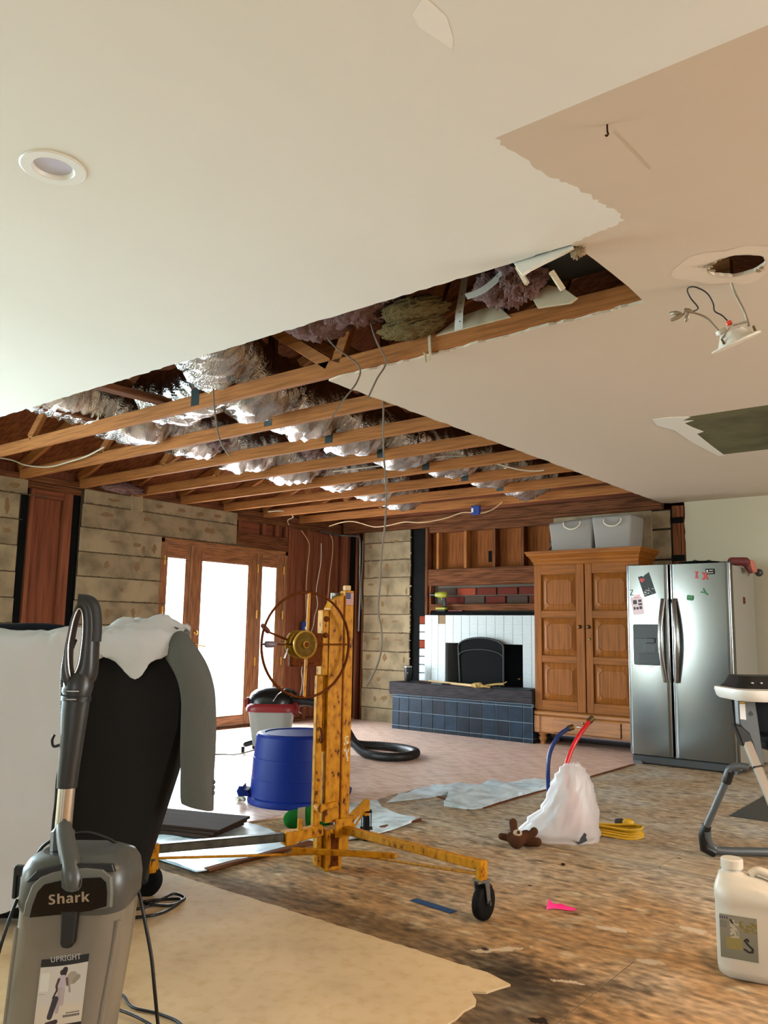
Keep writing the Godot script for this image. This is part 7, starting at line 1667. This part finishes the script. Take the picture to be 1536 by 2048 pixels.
	M.bag_film.backlight_enabled = true
	M.bag_film.backlight = Color(0.6, 0.58, 0.57)
	M.pipe_red = mat(Color(0.80, 0.05, 0.07), 0.3)
	M.pipe_blue = mat(Color(0.06, 0.17, 0.42), 0.3)
	M.cord_yellow = mat(Color(0.80, 0.62, 0.10), 0.45)
	M.hot_pink = mat(Color(0.93, 0.16, 0.50), 0.6)
	M.tape_blue = mat(Color(0.20, 0.29, 0.43), 0.9)
	M.tray_white = mat(Color(0.86, 0.84, 0.80), 0.4)
	M.chair_grey = mat(Color(0.33, 0.345, 0.35), 0.4, 0.2)
	M.chair_pad = mat(Color(0.10, 0.10, 0.11), 0.8)
	M.leg_tan = mat(Color(0.64, 0.60, 0.55), 0.35, 0.5)
	M.jug_white = mat(Color(0.77, 0.74, 0.68), 0.4)
	M.jug_white.subsurf_scatter_enabled = true
	M.jug_white.subsurf_scatter_strength = 0.15
	M.trim_white = mat(Color(0.88, 0.88, 0.86), 0.4)
	M.trim_gloss = mat(Color(0.85, 0.83, 0.78), 0.12)
	M.lens = mat(Color(0.78, 0.78, 0.86), 0.3)
	M.spring = mat(Color(0.58, 0.52, 0.44), 0.4, 0.5)
	M.orange = mat(Color(0.85, 0.22, 0.07), 0.4)
	M.lamp_glow = mat(Color(0.9, 0.85, 0.75), 0.5)
	M.lamp_glow.emission_enabled = true
	M.lamp_glow.emission = Color(1.0, 0.76, 0.50)
	M.lamp_glow.emission_energy_multiplier = 3.0


# ---------------------------------------------------------------- mesh builder
class G:
	var st := SurfaceTool.new()
	func _init() -> void:
		st.begin(Mesh.PRIMITIVE_TRIANGLES)
		flat()
	func flat() -> G:
		st.set_smooth_group(4294967295)
		return self
	func smooth(n := 1) -> G:
		st.set_smooth_group(n)
		return self
	func tri(a: Vector3, b: Vector3, c: Vector3) -> void:   # counter-clockwise seen from outside
		st.set_uv(Vector2.ZERO); st.add_vertex(a)
		st.set_uv(Vector2.ZERO); st.add_vertex(c)
		st.set_uv(Vector2.ZERO); st.add_vertex(b)
	func quad(a: Vector3, b: Vector3, c: Vector3, d: Vector3) -> void:
		tri(a, b, c); tri(a, c, d)
	func uvquad(a: Vector3, b: Vector3, c: Vector3, d: Vector3, u0 := Vector2(0, 1), u1 := Vector2(1, 0)) -> void:  # a lower left, counter-clockwise
		var P := [a, b, c, d]
		var U := [u0, Vector2(u1.x, u0.y), u1, Vector2(u0.x, u1.y)]
		for i in [0, 2, 1, 0, 3, 2]:
			st.set_uv(U[i]); st.add_vertex(P[i])
	func otri(a: Vector3, b: Vector3, c: Vector3, o: Vector3) -> void:
		if (b - a).cross(c - a).dot((a + b + c) / 3.0 - o) < 0.0: tri(a, c, b)
		else: tri(a, b, c)
	func oquad(a: Vector3, b: Vector3, c: Vector3, d: Vector3, o: Vector3) -> void:
		if (b - a).cross(c - a).dot((a + b + c + d) / 4.0 - o) < 0.0: quad(a, d, c, b)
		else: quad(a, b, c, d)
	func box(c: Vector3, s: Vector3, bas := Basis(), bev := 0.0) -> G:
		var h := s / 2.0
		var b: float = minf(bev, minf(h.x, minf(h.y, h.z)) * 0.9)
		var V := func(ax: int, sg: Vector3) -> Vector3:
			var p := Vector3(sg.x * (h.x - b), sg.y * (h.y - b), sg.z * (h.z - b))
			p[ax] = sg[ax] * h[ax]
			return c + bas * p
		for ax in 3:
			var u := (ax + 1) % 3
			var v := (ax + 2) % 3
			for sg in [-1.0, 1.0]:
				var q := []
				for k in [[-1, -1], [1, -1], [1, 1], [-1, 1]]:
					var s3 := Vector3.ZERO
					s3[ax] = sg; s3[u] = k[0]; s3[v] = k[1]
					q.append(V.call(ax, s3))
				oquad(q[0], q[1], q[2], q[3], c)
		if b > 0.0:
			for ax in 3:
				var u := (ax + 1) % 3
				var v := (ax + 2) % 3
				for su in [-1.0, 1.0]:
					for sv in [-1.0, 1.0]:
						var lo := Vector3.ZERO
						lo[ax] = -1.0; lo[u] = su; lo[v] = sv
						var hi := lo
						hi[ax] = 1.0
						oquad(V.call(u, lo), V.call(u, hi), V.call(v, hi), V.call(v, lo), c)
			for x in [-1.0, 1.0]:
				for y in [-1.0, 1.0]:
					for z in [-1.0, 1.0]:
						var s3 := Vector3(x, y, z)
						otri(V.call(0, s3), V.call(1, s3), V.call(2, s3), c)
		return self
	func span(lo: Vector3, hi: Vector3, bev := 0.0) -> G:      # box between two corners
		return box((lo + hi) / 2.0, (hi - lo).abs(), Basis(), bev)
	func bar(a: Vector3, b: Vector3, w: float, t: float, up := Vector3.UP, bev := 0.0) -> G:   # length a-b, w across, t along up
		var x := (b - a).normalized()
		var z := x.cross(up).normalized()
		var y := z.cross(x)
		return box((a + b) / 2.0, Vector3(a.distance_to(b), t, w), Basis(x, y, z), bev)
	func ring(c: Vector3, u: Vector3, v: Vector3, n: int) -> PackedVector3Array:
		var r := PackedVector3Array()
		for i in n:
			var a := TAU * i / n
			r.append(c + u * cos(a) + v * sin(a))
		return r
	func loft(R: Array, caps := true, wrap := false, sg := 1) -> G:   # rings of equal count, counter-clockwise about the way they go
		smooth(sg)
		var n: int = R[0].size()
		var m := R.size()
		for i in (m if wrap else m - 1):
			var A: PackedVector3Array = R[i]
			var B: PackedVector3Array = R[(i + 1) % m]
			for k in n:
				var k2 := (k + 1) % n
				quad(A[k], A[k2], B[k2], B[k])
		if caps and not wrap:
			flat()
			cap(R[0], true); cap(R[m - 1], false)
		return self
	func cap(r: PackedVector3Array, back: bool) -> void:
		var c := Vector3.ZERO
		for p in r: c += p
		c /= r.size()
		for k in r.size():
			var k2 := (k + 1) % r.size()
			if back: tri(c, r[k2], r[k])
			else: tri(c, r[k], r[k2])
	func tube(P: Array, rad, sides := 8, closed := false, caps := true, flatten := 1.0, up := Vector3.UP) -> G:
		var R := []
		var n := P.size()
		var t0: Vector3 = (P[1] - P[0]).normalized()
		var u := up.cross(t0)
		if u.length() < 0.05: u = Vector3.RIGHT.cross(t0)
		u = u.normalized()
		for i in n:
			var a: Vector3 = P[(i - 1 + n) % n] if closed or i > 0 else P[0]
			var b: Vector3 = P[(i + 1) % n] if closed or i < n - 1 else P[n - 1]
			var t := (b - a).normalized()
			u = (u - t * u.dot(t)).normalized()
			var v := t.cross(u)
			var r: float = rad if rad is float else rad[i]
			R.append(ring(P[i], u * r, v * r * flatten, sides))
		return loft(R, caps, closed)
	func lathe(prof: Array, segs := 24, xf := Transform3D(), caps := true, sg := 1) -> G:   # profile of Vector2(radius, height) from the bottom up
		var R := []
		for p in prof:
			var r := PackedVector3Array()
			for i in segs:
				var a := TAU * i / segs
				r.append(xf * Vector3(p.x * cos(a), p.y, -p.x * sin(a)))
			R.append(r)
		return loft(R, caps, false, sg)
	func edgelathe(prof: Array, segs := 24, xf := Transform3D()) -> G:      # each band of the profile smooth on its own
		for i in prof.size() - 1:
			lathe([prof[i], prof[i + 1]], segs, xf, false, i + 2)
		return self
	func prism(poly: PackedVector2Array, d: float, xf := Transform3D(), bev := 0.0) -> G:   # polygon in xy, from z 0 to d
		var p := poly
		if not Geometry2D.is_polygon_clockwise(p):
			pass
		else:
			p = p.duplicate(); p.reverse()
		var q := p
		if bev > 0.0:
			var off := Geometry2D.offset_polygon(p, -bev, Geometry2D.JOIN_MITER)
			if off.size() == 1 and off[0].size() == p.size():
				q = off[0]
				if Geometry2D.is_polygon_clockwise(q): q.reverse()
				var best := 0
				for i in q.size():
					if q[i].distance_to(p[0]) < q[best].distance_to(p[0]): best = i
				var q2 := PackedVector2Array()
				for i in q.size(): q2.append(q[(best + i) % q.size()])
				q = q2
		var n := p.size()
		flat()
		var has := q != p
		var T := Geometry2D.triangulate_polygon(q)
		var B := Geometry2D.triangulate_polygon(p)
		for i in range(0, T.size(), 3):
			face(q, T[i], T[i + 1], T[i + 2], d, xf, true)
		for i in range(0, B.size(), 3):
			face(p, B[i], B[i + 1], B[i + 2], 0.0, xf, false)
		var zt := d - bev if has else d
		for i in n:
			var j := (i + 1) % n
			quad(xf * v3(p[i], 0), xf * v3(p[j], 0), xf * v3(p[j], zt), xf * v3(p[i], zt))
			if has: quad(xf * v3(p[i], zt), xf * v3(p[j], zt), xf * v3(q[j], d), xf * v3(q[i], d))
		return self
	func v3(p: Vector2, z: float) -> Vector3:
		return Vector3(p.x, p.y, z)
	func face(p: PackedVector2Array, a: int, b: int, c: int, z: float, xf: Transform3D, front: bool) -> void:
		var ccw := (p[b] - p[a]).cross(p[c] - p[a]) > 0.0
		if ccw == front: tri(xf * v3(p[a], z), xf * v3(p[b], z), xf * v3(p[c], z))
		else: tri(xf * v3(p[a], z), xf * v3(p[c], z), xf * v3(p[b], z))
	func grid(R: Array, thick := 0.0) -> G:     # rows of points; with a thickness both skins and the rim
		var m := R.size()
		var n: int = R[0].size()
		smooth(1)
		var B := []
		if thick > 0.0:
			for i in m:
				var row := PackedVector3Array()
				for k in n:
					var du: Vector3 = R[i][mini(k + 1, n - 1)] - R[i][maxi(k - 1, 0)]
					var dv: Vector3 = R[mini(i + 1, m - 1)][k] - R[maxi(i - 1, 0)][k]
					row.append(R[i][k] - du.cross(dv).normalized() * thick)
				B.append(row)
		for i in m - 1:
			for k in n - 1:
				quad(R[i][k], R[i][k + 1], R[i + 1][k + 1], R[i + 1][k])
		if thick > 0.0:
			smooth(2)
			for i in m - 1:
				for k in n - 1:
					quad(B[i][k], B[i + 1][k], B[i + 1][k + 1], B[i][k + 1])
			flat()
			for k in n - 1:
				quad(R[0][k + 1], R[0][k], B[0][k], B[0][k + 1])
				quad(R[m - 1][k], R[m - 1][k + 1], B[m - 1][k + 1], B[m - 1][k])
			for i in m - 1:
				quad(R[i][0], R[i + 1][0], B[i + 1][0], B[i][0])
				quad(R[i + 1][n - 1], R[i][n - 1], B[i][n - 1], B[i + 1][n - 1])
		return self
	func ball(c: Vector3, r: Vector3, bas := Basis(), n := 12) -> G:
		var P := []
		for i in range(0, n + 1):
			var a := -PI / 2 + PI * i / n
			P.append(Vector2(maxf(cos(a), 0.001), sin(a)))
		return lathe(P, n + 4, Transform3D(bas * Basis.from_scale(r), c), false)
	func blob(parts: Array, cell: float, k: float) -> G:      # tapered capsules [a, b, ra, rb] joined smoothly; surface nets
		var lo := Vector3.INF
		var hi := -Vector3.INF
		for p in parts:
			var r: float = maxf(p[2], p[3]) + cell * 2.5
			lo = lo.min(p[0] - Vector3.ONE * r).min(p[1] - Vector3.ONE * r)
			hi = hi.max(p[0] + Vector3.ONE * r).max(p[1] + Vector3.ONE * r)
		var n := Vector3i(((hi - lo) / cell).ceil()) + Vector3i.ONE
		var f := PackedFloat32Array()
		f.resize(n.x * n.y * n.z)
		var i := 0
		for z in n.z:
			for y in n.y:
				for x in n.x:
					var q := lo + Vector3(x, y, z) * cell
					var d := 1e9
					for p in parts:
						var ab: Vector3 = p[1] - p[0]
						var t := clampf((q - p[0]).dot(ab) / maxf(ab.length_squared(), 1e-9), 0.0, 1.0)
						var e: float = q.distance_to(p[0] + ab * t) - lerpf(p[2], p[3], t)
						var h := clampf(0.5 + 0.5 * (d - e) / k, 0.0, 1.0)
						d = lerpf(d, e, h) - k * h * (1.0 - h)
					f[i] = d
					i += 1
		var at := {}
		var sx := 1
		var sy := n.x
		var sz := n.x * n.y
		for z in n.z - 1:
			for y in n.y - 1:
				for x in n.x - 1:
					var b := x + y * sy + z * sz
					var neg := 0
					for c in 8:
						if f[b + (c & 1) * sx + ((c >> 1) & 1) * sy + (c >> 2) * sz] < 0.0: neg += 1
					if neg == 0 or neg == 8: continue
					var s := Vector3.ZERO
					var m := 0
					for c in 8:
						for ax in 3:
							if c & (1 << ax): continue
							var c2 := c | (1 << ax)
							var fa := f[b + (c & 1) * sx + ((c >> 1) & 1) * sy + (c >> 2) * sz]
							var fb := f[b + (c2 & 1) * sx + ((c2 >> 1) & 1) * sy + (c2 >> 2) * sz]
							if (fa < 0.0) == (fb < 0.0): continue
							var t := fa / (fa - fb)
							s += Vector3(c & 1, (c >> 1) & 1, c >> 2).lerp(Vector3(c2 & 1, (c2 >> 1) & 1, c2 >> 2), t)
							m += 1
					at[b] = lo + (Vector3(x, y, z) + s / m) * cell
		smooth(1)
		var st3 := [sx, sy, sz]
		for b in at:
			for ax in 3:
				var u: int = st3[(ax + 1) % 3]
				var v: int = st3[(ax + 2) % 3]
				var e: int = b + st3[ax]
				if e >= f.size() or (f[b] < 0.0) == (f[e] < 0.0): continue
				if not (at.has(b - u) and at.has(b - v) and at.has(b - u - v)): continue
				if f[b] < 0.0: quad(at[b - u - v], at[b - v], at[b], at[b - u])
				else: quad(at[b - u - v], at[b - u], at[b], at[b - v])
		return self
	func quad_slab(a: Vector3, b: Vector3, t: float) -> G:      # sloping along x from a to b, level along z
		var P := []
		for y in [-t, 0.0]:
			P.append_array([Vector3(a.x, a.y + y, a.z), Vector3(b.x, b.y + y, a.z), Vector3(b.x, b.y + y, b.z), Vector3(a.x, a.y + y, b.z)])
		var o := (a + b) / 2.0 - Vector3(0, t / 2.0, 0)
		for q in [[0, 1, 2, 3], [4, 5, 6, 7], [0, 1, 5, 4], [1, 2, 6, 5], [2, 3, 7, 6], [3, 0, 4, 7]]:
			oquad(P[q[0]], P[q[1]], P[q[2]], P[q[3]], o)
		return self
	func lump(c: Vector3, r: Vector3, sd: int, rough := 0.35, freq := 2.2, n := 14) -> G:     # a ball with a torn, tufty skin
		var nz := FastNoiseLite.new()
		nz.seed = sd
		nz.frequency = freq
		nz.fractal_octaves = 4
		var R := []
		for i in n + 1:
			var a := -PI / 2 + PI * i / n
			var row := PackedVector3Array()
			for k in n * 2:
				var b := TAU * k / (n * 2)
				var d := Vector3(maxf(cos(a), 0.001) * cos(b), sin(a), -maxf(cos(a), 0.001) * sin(b))
				row.append(c + d * r * (1.0 + rough * 2.0 * nz.get_noise_3dv(d + c)))
			R.append(row)
		return loft(R, false)
	func mesh() -> ArrayMesh:
		st.generate_normals()
		return st.commit()


# ---------------------------------------------------------------- naming
func obj(called: String, g, m: Material, parent: Node = self, at := Vector3.ZERO) -> MeshInstance3D:
	var o := MeshInstance3D.new()
	o.name = called if parent != self else numbered(called)
	o.mesh = g.mesh() if g is G else g
	o.material_override = m
	o.position = at
	parent.add_child(o, true)
	if parent != self: _fix(o, called, parent)
	return o


func _fix(o: Node, called: String, parent: Node) -> void:
	var key := "%d/%s" % [parent.get_instance_id(), called]
	var k: int = taken.get(key, 0)
	taken[key] = k + 1
	if k: o.name = "%s_%03d" % [called, k]


func numbered(called: String) -> String:
	var k: int = taken.get(called, 0)
	taken[called] = k + 1
	return called if k == 0 else "%s_%03d" % [called, k]


func thing(called: String, label: String, category: String, at := Vector3.ZERO, turn := 0.0, group := "") -> Node3D:
	var o := Node3D.new()
	o.name = numbered(called)
	add_child(o)
	o.position = at
	o.rotation.y = deg_to_rad(turn)
	return tag(o, label, category, group)


func tag(o: Node3D, label: String, category: String, group := "") -> Node3D:
	o.set_meta("label", label)
	o.set_meta("category", category)
	if group: o.set_meta("group", group)
	return o


func frame(called: String) -> Node3D:      # a piece of the setting
	var o := Node3D.new()
	o.name = called
	add_child(o)
	o.set_meta("kind", "structure")
	return o


func curve(P: Array, per := 6) -> Array:
	var out := []
	for i in P.size() - 1:
		var a: Vector3 = P[maxi(i - 1, 0)]
		var d: Vector3 = P[mini(i + 2, P.size() - 1)]
		for k in per:
			out.append(P[i].cubic_interpolate(P[i + 1], a, d, float(k) / per))
	out.append(P[-1])
	return out


func patch(R: Array, nu: int, nv: int) -> Array:     # control rows to a fine grid
	var fine := []
	for r in R: fine.append(curve(r, nu))
	var out := []
	for i in R.size() - 1:
		var a: Array = fine[maxi(i - 1, 0)]
		var d: Array = fine[mini(i + 2, R.size() - 1)]
		for k in (nv + 1 if i == R.size() - 2 else nv):
			var row := PackedVector3Array()
			for j in fine[0].size():
				row.append(fine[i][j].cubic_interpolate(fine[i + 1][j], a[j], d[j], float(k) / nv))
			out.append(row)
	return out


func v2(a: Array) -> PackedVector2Array:
	var p := PackedVector2Array()
	for i in range(0, a.size(), 2): p.append(Vector2(a[i], a[i + 1]))
	return p


func v3s(a: Array) -> Array:
	var p := []
	for i in range(0, a.size(), 3): p.append(Vector3(a[i], a[i + 1], a[i + 2]))
	return p


func rrect(c: Vector3, w: float, d: float, r: float, n := 5) -> PackedVector3Array:   # rounded rectangle in xz, for lofts going up
	var out := PackedVector3Array()
	for q in 4:
		var cx: float = [1, -1, -1, 1][q] * (w / 2 - r)
		var cz: float = [-1, -1, 1, 1][q] * (d / 2 - r)
		for k in n:
			var a := PI / 2 * (q + float(k) / (n - 1))
			out.append(c + Vector3(cx + r * cos(a), 0, cz - r * sin(a)))
	return out


func rr2(w: float, h: float, r: float, n := 5) -> PackedVector2Array:
	var out := PackedVector2Array()
	for p in rrect(Vector3.ZERO, w, h, r, n): out.append(Vector2(p.x, -p.z))
	return out


func xz(p: Vector2, y := 0.0) -> Vector3:
	return Vector3(p.x, y, p.y)


func rough_line(a: Vector2, b: Vector2, step: float, amp: float) -> PackedVector2Array:   # a torn edge from a up to, not with, b
	var out := PackedVector2Array([a])
	var n := int(a.distance_to(b) / step)
	var side := (b - a).orthogonal().normalized()
	for i in range(1, n):
		out.append(a.lerp(b, (i + rng.randf_range(-0.3, 0.3)) / n) + side * rng.randf_range(-amp, amp))
	return out


func slab(poly: PackedVector2Array, y0: float, y1: float) -> G:     # polygon in xz between two heights
	return G.new().prism(_flip(poly), y1 - y0, Transform3D(Basis(Vector3.RIGHT, Vector3.FORWARD, Vector3.UP), Vector3(0, y0, 0)))


func _flip(poly: PackedVector2Array) -> PackedVector2Array:
	var o := PackedVector2Array()
	for p in poly: o.append(Vector2(p.x, -p.y))
	return o


# ---------------------------------------------------------------- materials
func mat(c: Color, rough := 0.8, metal := 0.0) -> StandardMaterial3D:
	var m := StandardMaterial3D.new()
	m.albedo_color = c
	m.roughness = rough
	m.metallic = metal
	if rough >= 0.7: m.metallic_specular = 0.25
	return m


func noise_tex(freq: float, seed_: int, ramp: Array, size := 512, kind := FastNoiseLite.TYPE_SIMPLEX_SMOOTH, oct := 5) -> NoiseTexture2D:
	var n := FastNoiseLite.new()
	n.noise_type = kind
	n.frequency = freq
	n.seed = seed_
	n.fractal_octaves = oct
	var t := NoiseTexture2D.new()
	t.width = size
	t.height = size
	t.seamless = true
	t.noise = n
	if ramp:
		var g := Gradient.new()
		var offs := PackedFloat32Array()
		var cols := PackedColorArray()
		for r in ramp:
			offs.append(r[0]); cols.append(r[1])
		g.offsets = offs
		g.colors = cols
		t.color_ramp = g
	return t


func tri_mat(c: Color, tex: Texture2D, scale: Vector3, rough := 0.8, bump: Texture2D = null, bump_cm := 0.1, metal := 0.0) -> StandardMaterial3D:
	var m := mat(c, rough, metal)
	m.albedo_texture = tex
	m.uv1_triplanar = true
	m.uv1_scale = scale
	if bump:
		m.heightmap_enabled = true
		m.heightmap_texture = bump
		m.heightmap_scale = bump_cm
	return m


func grey(a: float) -> Color:
	return Color(a, a, a)
